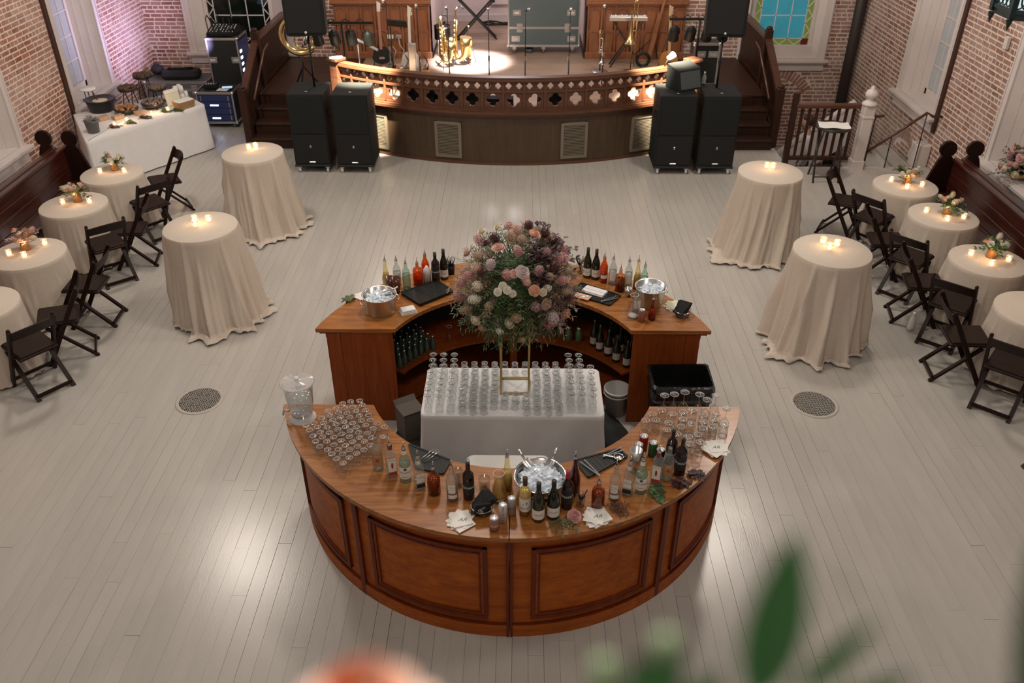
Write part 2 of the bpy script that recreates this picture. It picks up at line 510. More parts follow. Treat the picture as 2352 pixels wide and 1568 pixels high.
for p in planks[:300]:
    cx, cy = (p[0] + p[1]) / 2, (p[2] + p[3]) / 2
    q = (p[0] - cx, p[1] - cx, p[2] - cy, p[3] - cy)
    g = G().cbx(*q, -0.022, rnd.uniform(-0.0006, 0.0006), 0.0008)
    g.obj('plank', M['floor_paint'], floor, (cx, cy, 0))
g = G()
for p in planks[300:]: plank_mesh(p, g)
stuff(g.obj('planks', M['floor_paint_far'], floor))
# ---------------------------------------------------------------- brick walls
def brick_mat(name, cols, island, wash, washcol):
    m = bpy.data.materials.new(name); m.use_nodes = True
    nt = m.node_tree; N = nt.nodes; L = nt.links; b = N['Principled BSDF']; b.inputs['Roughness'].default_value = 0.85
    gi = N.new('ShaderNodeNewGeometry'); oi = N.new('ShaderNodeObjectInfo')
    cr = N.new('ShaderNodeValToRGB'); cr.color_ramp.interpolation = 'LINEAR'
    e = cr.color_ramp.elements
    e[0].position = 0.0; e[0].color = (*cols[0], 1); e[1].position = 1.0; e[1].color = (*cols[-1], 1)
    for i, c in enumerate(cols[1:-1]):
        q = e.new((i + 1) / (len(cols) - 1)); q.color = (*c, 1)
    L.new(gi.outputs['Random Per Island'] if island else oi.outputs['Random'], cr.inputs[0])
    n1 = N.new('ShaderNodeTexNoise'); n1.inputs['Scale'].default_value = 1.1; n1.inputs['Detail'].default_value = 6; n1.inputs['Roughness'].default_value = 0.7
    L.new(gi.outputs['Position'], n1.inputs['Vector'])
    mr = N.new('ShaderNodeMapRange'); mr.inputs['From Min'].default_value = 0.42; mr.inputs['From Max'].default_value = 0.72; mr.inputs['To Max'].default_value = wash
    L.new(n1.outputs[0], mr.inputs[0])
    n2 = N.new('ShaderNodeTexNoise'); n2.inputs['Scale'].default_value = 26; n2.inputs['Detail'].default_value = 5
    L.new(gi.outputs['Position'], n2.inputs['Vector'])
    hv = N.new('ShaderNodeHueSaturation'); m2 = N.new('ShaderNodeMapRange'); m2.inputs['To Min'].default_value = 0.6; m2.inputs['To Max'].default_value = 1.4
    L.new(n2.outputs[0], m2.inputs[0]); L.new(m2.outputs[0], hv.inputs['Value']); L.new(cr.outputs[0], hv.inputs['Color'])
    mx = N.new('ShaderNodeMix'); mx.data_type = 'RGBA'
    L.new(mr.outputs[0], mx.inputs[0]); L.new(hv.outputs[0], mx.inputs[6]); mx.inputs[7].default_value = (*washcol, 1)
    L.new(mx.outputs[2], b.inputs['Base Color'])
    bp = N.new('ShaderNodeBump'); bp.inputs['Strength'].default_value = 0.4; bp.inputs['Distance'].default_value = 0.006
    L.new(n2.outputs[0], bp.inputs['Height']); L.new(bp.outputs[0], b.inputs['Normal'])
    return m
WASH = (0.60, 0.47, 0.41)
RED = [(0.20, 0.070, 0.038), (0.26, 0.095, 0.052), (0.34, 0.150, 0.090), (0.27, 0.115, 0.068), (0.38, 0.20, 0.13)]
PINK = [(0.20, 0.100, 0.070), (0.26, 0.140, 0.100), (0.33, 0.200, 0.150), (0.28, 0.155, 0.110), (0.24, 0.105, 0.060)]
MIX = [(0.19, 0.080, 0.055), (0.27, 0.120, 0.085), (0.33, 0.175, 0.130), (0.24, 0.110, 0.080)]
BM = {}
for nm, cc, ws in (('left', RED, 0.75), ('right', PINK, 0.62), ('back', MIX, 0.55)):  # pale wash, raised on the right to paint in light on the wall
    BM[nm] = (brick_mat('brick_' + nm, cc, False, ws, WASH), brick_mat('bricks_' + nm, cc, True, ws, WASH))
mat('mortar', (0.68, 0.57, 0.51), 0.95, var=0.12, vscale=20, bump=0.4, bscale=60)  # lightened as well, standing in for light on the walls
def rects_minus(u0, u1, z0, z1, holes):
    """split a wall rectangle round its openings"""
    us = sorted({u0, u1, *[h[0] for h in holes], *[h[1] for h in holes]})
    out = []
    for a, b in zip(us, us[1:]):
        zz = [(z0, z1)]
        for h in holes:
            if h[0] < b - 1e-6 and h[1] > a + 1e-6:
                nz = []
                for lo, hi in zz:
                    if h[2] > lo: nz.append((lo, min(hi, h[2])))
                    if h[3] < hi: nz.append((max(lo, h[3]), hi))
                zz = nz
        out += [(a, b, lo, hi) for lo, hi in zz if hi - lo > 1e-4]
    return out
UB = []
for q in range(5):
    r_ = random.Random(q)
    j = lambda a: r_.uniform(-a, a)
    g = G(); g.bx(-0.5, 0.5, -0.5, 0.5, -0.5, 0.5)
    g.v = [(x + j(0.025), y, z + j(0.07)) for x, y, z in g.v]
    UB.append(g)
def brick_wall(name, axis, plane, sgn, u0, u1, z0, z1, holes, mats, seed, arches=()):
    """axis 'y': wall plane x=plane running along y; axis 'x': plane y=plane. sgn: direction into the room"""
    g = G(); th = 0.32
    for a, b, lo, hi in rects_minus(u0, u1, z0, z1, holes):
        p0, p1 = plane - sgn * th, plane
        if axis == 'y': g.bx(min(p0, p1), max(p0, p1), a, b, lo, hi)
        else: g.bx(a, b, min(p0, p1), max(p0, p1), lo, hi)
    w = struct(g.obj(name, M['mortar']))
    rr = random.Random(seed)
    CH = 0.0762
    bricks = []
    z = z0; c = 0
    while z < z1 - 0.02:
        zc = z + CH / 2
        head = c % 6 == 3
        u = u0 - rr.random() * 0.2
        while u < u1:
            ln = (0.105 if head else 0.215) * rr.uniform(0.93, 1.07)
            if not head and rr.random() < 0.08: ln = 0.105
            a, b = max(u + 0.010, u0), min(u + ln - 0.010, u1)
            u += ln
            ok = b - a > 0.03
            segs = [(a, b)]
            for h in holes:
                if h[2] - 0.02 < zc < h[3]:
                    ns = []
                    for s0, s1 in segs:
                        if s1 <= h[0] or s0 >= h[1]: ns.append((s0, s1))
                        else:
                            if h[0] - s0 > 0.04: ns.append((s0, h[0] - 0.004))
                            if s1 - h[1] > 0.04: ns.append((h[1] + 0.004, s1))
                    segs = ns
            for s0, s1 in segs:
                if s1 - s0 < 0.03: continue
                um, zm = (s0 + s1) / 2, zc
                if any((um - q[0]) ** 2 + (zm - q[1]) ** 2 < q[3] ** 2 and zm > q[4] and (um - q[0]) ** 2 + (zm - q[1]) ** 2 > q[2] ** 2 for q in arches): continue
                pr = rr.uniform(0.0008, 0.0035)
                bricks.append((um, zc, s1 - s0, CH - rr.uniform(0.017, 0.025), pr, 0.0))
        z += CH; c += 1
    for q in arches:      # rowlock arch: bricks on end round a centre
        n = int(2 * math.acos((q[4] - q[1]) / q[3]) * q[3] / 0.082)
        amax = math.acos(min(1, (q[4] - q[1]) / q[3]))
        for i in range(n):
            t = -amax + 2 * amax * (i + 0.5) / n
            rm = (q[2] + q[3]) / 2
            bricks.append((q[0] + rm * math.sin(t), q[1] + rm * math.cos(t), 0.060, q[3] - q[2] - 0.016, 0.003, -t))
    def pos(b): return (plane, b[0], b[1]) if axis == 'y' else (b[0], plane, b[1])
    bricks.sort(key=lambda b: -in_view(pos(b), 0) * b[2])
    mem = [u.mesh('brick', mats[0]) for u in UB]
    for i, b in enumerate(bricks[:300]):
        me = mem[i % 5]
        dep = 0.03
        off = plane + sgn * (b[4] - dep / 2)
        if axis == 'y': link('brick', me, w, (off, b[0], b[1]), rot=(b[5], 0, 0), sc=(dep, b[2], b[3])).rotation_euler = (-b[5], 0, 0)
        else: link('brick', me, w, (b[0], off, b[1]), rot=(0, -b[5], 0), sc=(b[2], dep, b[3]))
    g = G()
    for i, b in enumerate(bricks[300:]):
        off = plane + sgn * (b[4] - 0.015)
        if axis == 'y': m = T(off, b[0], b[1]) @ Matrix.Rotation(-b[5], 4, 'X') @ Matrix.Diagonal((0.03, b[2], b[3], 1))
        else: m = T(b[0], off, b[1]) @ Matrix.Rotation(-b[5], 4, 'Y') @ Matrix.Diagonal((b[2], 0.03, b[3], 1))
        g.mix(UB[i % 5], m)
    stuff(g.obj('bricks', mats[1], w))
    return w
def wy(a, b): return (a, b, 0.76, 4.6)
brick_wall('wall_left', 'y', XL, 1, 5.0, YB, 0.0, 4.2, [wy(10.63, 12.02), wy(13.98, 15.37)], BM['left'], 11)
brick_wall('wall_right', 'y', XR, -1, 5.0, YB, -2.4, 4.2, [wy(10.28, 11.64), wy(13.65, 15.04)], BM['right'], 12, arches=[(14.4, -0.35, 0.42, 0.64, -0.1)])
brick_wall('wall_back', 'x', YB, -1, XL, -1.8, 0.0, 4.2, [(-6.52, -4.66, 0.80, 4.6)], BM['back'], 13)
brick_wall('wall_back_stair', 'x', YB, -1, 1.3, XR, -2.4, 4.2, [(4.47, 5.95, 0.68, 4.6)], BM['back'], 14, arches=[(5.15, -0.45, 0.75, 0.97, 0.1)])
g = G(); g.bx(XL, XR, -1.6, -1.3, 0, 8.0); struct(g.obj('wall_balcony', mat('plaster', (0.55, 0.48, 0.43), 0.9, var=0.05)))
g = G(); g.bx(XL, XR, -1.3, 0.15, 3.2, 3.45); struct(g.obj('trim_1', M['plaster']))       # balcony floor below the viewpoint
# ---------------------------------------------------------------- side windows
mat('frost_glass', (0.38, 0.41, 0.43), 0.25, var=0.06, vscale=5, emit=(0.5, 0.56, 0.62), estr=0.06)  # faint emission stands in for outside light behind the panes
mat('glass_warm', (0.55, 0.50, 0.47), 0.3)
nwin = 0
def side_window(xw, s, y0, y1, cols, gm):
    """s: -1 left wall (recess towards -x), +1 right wall; y0..y1 outer casing"""
    global nwin
    nwin += 1
    t = 0.13; zb, zt = 0.76, 4.4; d = 0.36
    a, b = y0 + t, y1 - t
    w = bpy.data.objects.new('window_%d' % nwin, None); col.objects.link(w); struct(w)
    X = lambda q: xw + s * q
    def box(nm, q0, q1, yy0, yy1, z0, z1, m='white_paint'):
        g = G(); g.cbx(min(X(q0), X(q1)), max(X(q0), X(q1)), yy0, yy1, z0, z1, 0.004); return g.obj(nm, M[m], w)
    box('casing', -0.035, 0.02, y0, a, zb, zt); box('casing', -0.035, 0.02, b, y1, zb, zt)
    box('casing_bead', -0.05, -0.03, y0 + 0.02, y0 + 0.045, zb, zt); box('casing_bead', -0.05, -0.03, y1 - 0.045, y1 - 0.02, zb, zt)
    # splayed reveals
    sp = 0.16
    for e, q in ((a, a + sp), (b, b - sp)):
        g = G()
        o = 0.04 if e == a else -0.04
        g.prism([(X(0), e), (X(d), q), (X(d), q - o), (X(0), e - o)] if (s * o) > 0 else [(X(0), e - o), (X(d), q - o), (X(d), q), (X(0), e)], zb, zt)
        g.obj('reveal', M['white_paint'], w)
        for k in (0.35, 0.7):    # reveal panels' stiles
            yy = e + (q - e) * k
            g = G(); g.bx(min(X(d * k), X(d * k + 0.03)), max(X(d * k), X(d * k + 0.03)), yy - 0.006, yy + 0.006, zb, zt); g.obj('reveal_stile', M['white_paint'], w)
    g = G(); g.prism([(X(0), a), (X(0), b), (X(d), b - sp), (X(d), a + sp)][::1 if s < 0 else -1], zb - 0.03, zb + 0.012); g.obj('stool', M['white_paint'], w)
    box('sill', -0.14, 0.0, y0 - 0.06, y1 + 0.06, zb - 0.045, zb)
    box('sill_moulding', -0.10, 0.0, y0 - 0.02, y1 + 0.02, zb - 0.085, zb - 0.045)
    box('apron', -0.05, 0.0, y0, y1, zb - 0.24, zb - 0.085)
    ga, gb = a + sp, b - sp
    box('sash_rail', d - 0.02, d + 0.03, ga, gb, zb, zb + 0.11)
    box('sash_stile', d - 0.02, d + 0.03, ga, ga + 0.07, zb, zt); box('sash_stile', d - 0.02, d + 0.03, gb - 0.07, gb, zb, zt)
    u0, u1, v0 = ga + 0.07, gb - 0.07, zb + 0.11
    ph = 0.40; cw = (u1 - u0) / cols
    for i in range(1, cols): box('muntin', d - 0.012, d + 0.02, u0 + i * cw - 0.011, u0 + i * cw + 0.011, v0, zt)
    nrow = int((zt - v0) / ph)
    for j in range(1, nrow + 1): box('muntin', d - 0.010, d + 0.02, u0, u1, v0 + j * ph - 0.011, v0 + j * ph + 0.011)
    for i in range(cols):
        for j in range(nrow + 1):
            z1 = min(v0 + (j + 1) * ph, zt) - 0.011
            g = G(); g.bx(min(X(d + 0.004), X(d + 0.012)), max(X(d + 0.004), X(d + 0.012)), u0 + i * cw + 0.011, u0 + (i + 1) * cw - 0.011, v0 + j * ph + 0.011, z1)
            g.obj('pane', gm, w)
    return w
side_window(XL, -1, 10.50, 12.15, 4, M['frost_glass'])
side_window(XL, -1, 13.85, 15.50, 4, M['frost_glass'])
side_window(XR, 1, 10.15, 11.77, 4, M['frost_glass'])
side_window(XR, 1, 13.52, 15.17, 4, M['frost_glass'])
# brown conduits beside the casings and the pipe in the corner
mat('conduit', (0.050, 0.020, 0.014), 0.5)
for i, (xw, y0, y1, s) in enumerate(((XL, 13.74, 13.83, 1), (XR, 13.41, 13.49, -1))):
    g = G(); g.cbx(min(xw, xw + s * 0.05), max(xw, xw + s * 0.05), y0, y1, 0.0 if s > 0 else 0.55, 4.4, 0.006)
    struct(g.obj('trim_%d' % (i + 2), M['conduit']))
g = G(); g.tube([(XR - 0.16, YB - 0.13, -2.4), (XR - 0.16, YB - 0.13, 4.4)], 0.10, 14)
struct(g.obj('trim_4', mat('drain_pipe', (0.030, 0.022, 0.018), 0.55)))
# ---------------------------------------------------------------- leaded windows in the back wall
mat('night_glass', (0.006, 0.009, 0.008), 0.08)
mat('stain_teal', (0.03, 0.22, 0.30), 0.3, emit=(0.05, 0.32, 0.42), estr=0.34, var=0.15, vscale=4)  # stained panes emit in place of light from outside
mat('stain_green', (0.10, 0.15, 0.03), 0.3, emit=(0.24, 0.30, 0.06), estr=0.32)
mat('stain_red', (0.09, 0.01, 0.01), 0.3, emit=(0.2, 0.01, 0.02), estr=0.12)
mat('lead_white', (0.62, 0.60, 0.58), 0.5)
def back_window(x0, x1, g0, g1, zb, gz, cols, gm, bm, odd=None):
    """x0..x1 casing, g0..g1 glass, zb sill height, gz bottom of glass"""
    global nwin
    nwin += 1
    w = bpy.data.objects.new('window_%d' % nwin, None); col.objects.link(w); struct(w)
    zt = 3.6; Y = YB
    def box(nm, xx0, xx1, yy0, yy1, z0, z1, m='white_paint'):
        g = G(); g.cbx(xx0, xx1, Y + yy0, Y + yy1, z0, z1, 0.004); return g.obj(nm, M[m], w)
    t = 0.15
    box('casing', x0, x0 + t, -0.05, 0.02, zb, zt); box('casing', x1 - t, x1, -0.05, 0.02, zb, zt)
    box('casing_bead', x0 + 0.02, x0 + 0.05, -0.07, -0.05, zb, zt); box('casing_bead', x1 - 0.05, x1 - 0.02, -0.07, -0.05, zb, zt)
    d = 0.16
    for e, q in ((x0 + t, g0 - 0.06), (x1 - t, g1 + 0.06)):
        g = G(); o = 0.03 if q > e else -0.03
        g.prism([(e, Y), (q, Y + d), (q - o, Y + d), (e - o, Y)], zb, zt); g.obj('reveal', M['white_paint'], w)
    box('sill', x0 - 0.06, x1 + 0.06, -0.13, 0.02, zb - 0.05, zb); box('sill_moulding', x0 - 0.03, x1 + 0.03, -0.10, 0.0, zb - 0.08, zb - 0.05)
    box('apron', x0, x1, -0.05, 0.0, zb - 0.22, zb - 0.08)
    box('sash_rail', x0 + t, x1 - t, d - 0.06, d + 0.03, zb, gz)
    box('sash_stile', g0 - 0.07, g0, d - 0.03, d + 0.03, zb, zt); box('sash_stile', g1, g1 + 0.07, d - 0.03, d + 0.03, zb, zt)
    bw = 0.12
    i0, i1, j0 = g0 + bw, g1 - bw, gz + bw
    lead = 0.018
    yy = d + 0.006
    def bar(p, q): g = G(); g.bar((p[0], Y + yy, p[1]), (q[0], Y + yy, q[1]), lead, lead, (0, 1, 0)); g.obj('lead_bar', M['lead_white'], w)
    cw = (i1 - i0) / cols; ph = 0.44
    for i in range(cols + 1): bar((i0 + i * cw, j0), (i0 + i * cw, zt))
    rows = int((zt - j0) / ph)
    for j in range(rows + 1): bar((i0, j0 + j * ph), (i1, j0 + j * ph))
    for i in range(cols):
        for j in range(rows):
            g = G(); g.bx(i0 + i * cw, i0 + (i + 1) * cw, Y + d + 0.008, Y + d + 0.014, j0 + j * ph, j0 + (j + 1) * ph); g.obj('pane', gm, w)
    nz = int((zt - gz) / 0.145)
    for e, f in ((g0, i0), (g1, i1)):          # zigzag side borders
        for j in range(nz):
            za = gz + bw + j * 0.145
            if za + 0.145 > zt: break
            if j % 2: bar((e, za), (f, za + 0.145))
            else: bar((f, za), (e, za + 0.145))
    for e0, e1 in ((g0, i0), (i1, g1)):
        g = G(); g.bx(e0, e1, Y + d + 0.008, Y + d + 0.014, gz, zt); g.obj('border_pane', bm, w)
    nb = cols * 2
    for i in range(nb):
        xa, xb = i0 + (i1 - i0) * i / nb, i0 + (i1 - i0) * (i + 1) / nb
        if i % 2: bar((xa, gz), (xb, j0))
        else: bar((xa, j0), (xb, gz))
    g = G(); g.bx(i0, i1, Y + d + 0.008, Y + d + 0.014, gz, j0); g.obj('border_pane', bm, w)
    if odd:
        g = G(); g.bx(i1 - 0.02, g1, Y + d + 0.003, Y + d + 0.008, gz, j0); g.obj('border_pane', odd, w)
    return w
back_window(-6.66, -4.52, -6.22, -5.00, 0.80, 0.90, 3, M['night_glass'], M['night_glass'])
back_window(4.32, 6.10, 4.62, 5.76, 0.68, 0.92, 3, M['stain_teal'], M['stain_green'], M['stain_red'])
# ---------------------------------------------------------------- stage
SZ = 0.72                       # stage floor height
SC = (-0.11, 18.53)             # centre of the curved front
SR = 5.2
A35 = math.radians(35)
def arc(r, a): return (SC[0] + r * math.sin(a), SC[1] - r * math.cos(a))
poly = [arc(5.14, -A35 + 2 * A35 * i / 30) for i in range(31)] + [(2.95, 14.6), (4.33, 14.95), (4.33, 17.44), (-4.64, 17.44), (-4.64, 14.95), (-3.12, 14.6)]
stage = struct(G().prism(poly, 0.3, SZ - 0.02).obj('stage_platform', M['stair_wood']))
y = 14.15
while y < 20.6:
    hw = [(SC[0] - math.sqrt(max(0, 5.10 ** 2 - (SC[1] - y) ** 2)), SC[0] + math.sqrt(max(0, 5.10 ** 2 - (SC[1] - y) ** 2)))][0] if y < 15.0 else (-4.6, 4.3)
    if y > 15.0: hw = (-4.62, 4.31)
    else: hw = (max(hw[0], -3.0), min(hw[1], 2.85))
    if y > 17.25: hw = (-1.75, 1.25)
    for x0, x1, m in ((hw[0], -3.1, 'stair_wood'), (max(hw[0], -3.1), min(hw[1], 2.95), 'stage_floor'), (2.95, hw[1], 'stair_wood')):  # side landings get darker wood to paint in their lack of light
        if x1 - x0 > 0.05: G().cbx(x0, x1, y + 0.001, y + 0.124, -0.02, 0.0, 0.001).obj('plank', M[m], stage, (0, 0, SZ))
    y += 0.125
# apron with louvred vents
apron = struct(G().sector(SC, 5.12, 5.17, -A35, A35, 0.0, 0.84, 60).obj('stage_apron', M['apron_wood']))
for z0, z1, r in ((0.0, 0.05, 5.185), (0.80, 0.835, 5.20), (0.835, 0.865, 5.235), (0.865, 0.905, 5.26), (0.905, 0.925, 5.225)):
    G().sector(SC, 5.10, r, -A35, A35, z0, z1, 60).obj('ledge_moulding', M['stage_wood'], apron)
mat('vent_paint', (0.17, 0.14, 0.10), 0.55)
for deg in (-26.5, -12.0, 11.0, 24.5):
    a = math.radians(deg); hw = 0.225 / 5.2
    v = G()
    for a0, a1, z0, z1 in ((a - hw, a - hw + 0.009, 0.10, 0.70), (a + hw - 0.009, a + hw, 0.10, 0.70), (a - hw, a + hw, 0.10, 0.145), (a - hw, a + hw, 0.655, 0.70)):
        v.sector(SC, 5.16, 5.195, a0, a1, z0, z1, 4)
    vo = v.obj('vent_frame', M['vent_paint'], apron)
    G().sector(SC, 5.165, 5.173, a - hw + 0.009, a + hw - 0.009, 0.14, 0.66, 4).obj('vent_back', M['black_matte'], vo)
    s = G()
    for i in range(20):
        z = 0.152 + i * 0.0252
        s.sector(SC, 5.172, 5.188, a - hw + 0.009, a + hw - 0.009, z, z + 0.012, 4)
    stuff(s.obj('vent_slats', M['vent_paint'], vo))
# pierced balustrade
def quatre(r, n=48):
    """outline of a quatrefoil, star-shaped round its centre"""
    o = []
    q = r * 0.52; rr = r * 0.50
    for i in range(n):
        t = 2 * PI * i / n
        best = 0
        for k in range(4):
            c = (q * math.cos(k * PI / 2), q * math.sin(k * PI / 2))
            b = c[0] * math.cos(t) + c[1] * math.sin(t)
            disc = b * b - (q * q - rr * rr)
            if disc > 0: best = max(best, b + math.sqrt(disc))
        o.append((best * math.cos(t), best * math.sin(t)))
    return o
def tracery(w, h, r, th, n=48):
    o = quatre(r, n)
    rim = []
    for i in range(n):
        t = 2 * PI * i / n
        c, s = math.cos(t), math.sin(t)
        k = min((w / 2) / abs(c) if abs(c) > 1e-6 else 9, (h / 2) / abs(s) if abs(s) > 1e-6 else 9)
        rim.append((k * c, k * s))
    # pull the nearest samples onto the corners
    for cx in (-1, 1):
        for cz in (-1, 1):
            j = min(range(n), key=lambda i: (rim[i][0] - cx * w / 2) ** 2 + (rim[i][1] - cz * h / 2) ** 2)
            rim[j] = (cx * w / 2, cz * h / 2)
    g = G()
    vs = [(x, 0, z) for x, z in rim] + [(x * 1.12, 0, z * 1.12) for x, z in o] + [(x, 0.012, z) for x, z in o] + [(x, th, z) for x, z in o] + [(x, th, z) for x, z in rim]
    fs = []
    for k in range(4):
        for i in range(n):
            j = (i + 1) % n
            fs.append((k * n + i, k * n + j, (k + 1) * n + j, (k + 1) * n + i))
    g.add(vs, fs)
    return g
bal = struct(G().sector(SC, 5.12, 5.19, -A35, A35, 0.925, 0.955, 60).obj('stage_balustrade', M['stage_wood']))
NB = 19; bw = 2 * A35 / NB
big = tracery(2 * 5.17 * math.tan(bw / 2), 0.255, 0.098, 0.035).mesh('tracery_panel', M['stage_wood'])
sml = tracery(5.17 * math.tan(bw / 2), 0.125, 0.047, 0.035).mesh('tracery_panel', M['stage_wood'])
for i in range(NB):
    a = -A35 + (i + 0.5) * bw
    x, y = arc(5.17, a)
    link('tracery_panel', big, bal, (x, y, 1.0825), a)
    for s in (-1, 1):
        d = s * 5.17 * math.tan(bw / 2) / 2
        link('tracery_panel', sml, bal, (x + d * math.cos(a), y + d * math.sin(a), 1.305), a)
for i in range(NB + 1):
    a = -A35 + i * bw
    x, y = arc(5.165, a)
    G().cbx(-0.02, 0.02, -0.03, 0.03, 0.95, 1.375, 0.004).obj('stile', M['stage_wood'], bal, (x, y, 0), a)
G().sector(SC, 5.125, 5.195, -A35, A35, 1.208, 1.242, 60).obj('mid_rail', M['stage_wood'], bal)
for z0, z1, r0, r1 in ((1.365, 1.39, 5.11, 5.205), (1.39, 1.42, 5.09, 5.235), (1.42, 1.445, 5.08, 5.22)):
    G().sector(SC, r0, r1, -A35, A35, z0, z1, 60).obj('top_rail', M['stage_wood'], bal)
for a in (-A35, A35):
    x, y = arc(5.16, a)
    p = G().cbx(-0.09, 0.09, -0.09, 0.09, 0, 1.46, 0.01)
    po = p.obj('end_post', M['stage_wood'], bal, (x, y, 0), a)
    G().cbx(-0.12, 0.12, -0.12, 0.12, 1.46, 1.50, 0.01).obj('post_cap', M['stage_wood'], po)
# side cheeks of the stage front, down to the floor
for s, x0, x1 in ((-1, -3.16, -3.02), (1, 2.82, 2.96)):
    struct(G().bx(x0, x1, 14.3, 14.95, 0, SZ + 0.7).obj('stage_cheek_%s' % ('left' if s < 0 else 'right'), M['stage_wood']))
# organ cases: arcaded panelling either side of the apse
def organ(nm, x0, x1):
    Y = 17.30
    root = struct(G().bx(x0, x1, Y, 17.44, SZ, 3.4).obj(nm, M['organ_wood']))
    G().cbx(x0 - 0.03, x1 + 0.03, Y - 0.05, Y, SZ, SZ + 0.12, 0.008).obj('plinth', M['organ_wood'], root)
    for z0, z1, p in ((1.72, 1.76, 0.05), (1.76, 1.80, 0.09), (1.80, 1.83, 0.06)):
        G().cbx(x0 - 0.04, x1 + 0.04, Y - p, Y, z0, z1, 0.006).obj('cornice', M['organ_wood'], root)
    n = 7; w = (x1 - x0) / n
    for i in range(n + 1):
        xx = x0 + i * w
        G().cbx(max(x0, xx - 0.02), min(x1, xx + 0.02), Y - 0.022, Y, SZ + 0.12, 1.72, 0.004).obj('stile', M['organ_wood'], root)
    for i in range(n):
        xm = x0 + (i + 0.5) * w
        for zb, zt in ((SZ + 0.14, SZ + 0.52), (SZ + 0.55, 1.66)):
            r = w / 2 - 0.035
            pts = [(xm - r, Y - 0.008, zb)] + [(xm - r * math.cos(t * PI / 10), Y - 0.008, zt - r + r * math.sin(t * PI / 10)) for t in range(11)] + [(xm + r, Y - 0.008, zb)]
            G().tube(pts, 0.009, 6).obj('arch_moulding', M['organ_wood'], root)
    G().cbx(x0 + 0.25, x1 - 0.15, Y - 0.03, Y, 1.86, 1.92, 0.006).obj('recess_rail', M['bar_trim'], root)
    G().cbx(x0 + 0.27, x1 - 0.17, Y - 0.012, Y, 1.92, 2.5, 0.004).obj('recess_panel', M['stair_wood'], root)
    return root
organ('organ_case_left', -3.66, -1.80); organ('organ_case_right', 1.30, 3.20)
# apse behind
mat('apse_paint', (0.66, 0.56, 0.55), 0.6, var=0.04)
g = G(); g.bx(-1.95, -1.80, 17.44, 20.7, SZ, 4.2); struct(g.obj('wall_apse_left', M['apse_paint']))
g = G(); g.bx(1.30, 1.45, 17.44, 20.7, SZ, 4.2); struct(g.obj('wall_apse_right', M['apse_paint']))
g = G()
for a, b, lo, hi in rects_minus(-1.95, 1.45, SZ, 4.2, [(-0.62, 0.62, 1.22, 4.1)]): g.bx(a, b, 20.55, 20.7, lo, hi)
wa = struct(g.obj('wall_apse_back', M['apse_paint']))
G().bx(-1.85, 1.35, 17.4, 20.7, 0.4, SZ - 0.02).obj('apse_floor', M['stair_wood'], stage)
struct(G().cbx(-1.80, 1.30, 20.50, 20.55, SZ, SZ + 0.16, 0.01).obj('baseboard_apse', M['white_paint']))
nwin += 1
w = struct(bpy.data.objects.new('window_%d' % nwin, None)); col.objects.link(w)
for a, b, lo, hi in ((-0.70, -0.60, 1.14, 4.1), (0.60, 0.70, 1.14, 4.1), (-0.70, 0.70, 1.10, 1.24)):
    G().cbx(a, b, 20.48, 20.58, lo, hi, 0.006).obj('casing', M['white_paint'], w)
G().bx(-0.62, 0.62, 20.60, 20.61, 1.2, 4.1).obj('pane', mat('stain_amber', (0.22, 0.13, 0.06), 0.3, var=0.3, vscale=3), w)
for i in range(-8, 9):
    for s in (-1, 1):
        p = [(xx, zz) for xx, zz in ((-0.62, 1.22 + (-0.62 - i * 0.17) * s * 1.5), (0.62, 1.22 + (0.62 - i * 0.17) * s * 1.5))]
        (xa, za), (xb, zb) = p
        # clip to the opening
        def cl(x0, z0, x1, z1, lo=1.24, hi=3.0):
            if z0 > z1: x0, z0, x1, z1 = x1, z1, x0, z0
            if z1 < lo or z0 > hi: return None
            if z0 < lo: x0 += (x1 - x0) * (lo - z0) / (z1 - z0); z0 = lo
            if z1 > hi: x1 = x0 + (x1 - x0) * (hi - z0) / (z1 - z0); z1 = hi
            return x0, z0, x1, z1
        q = cl(xa, za, xb, zb)
        if q and abs(q[0] - q[2]) > 0.05: G().bar((q[0], 20.595, q[1]), (q[2], 20.595, q[3]), 0.016, 0.016, (0, 1, 0)).obj('lead_bar', M['lead_white'], w)
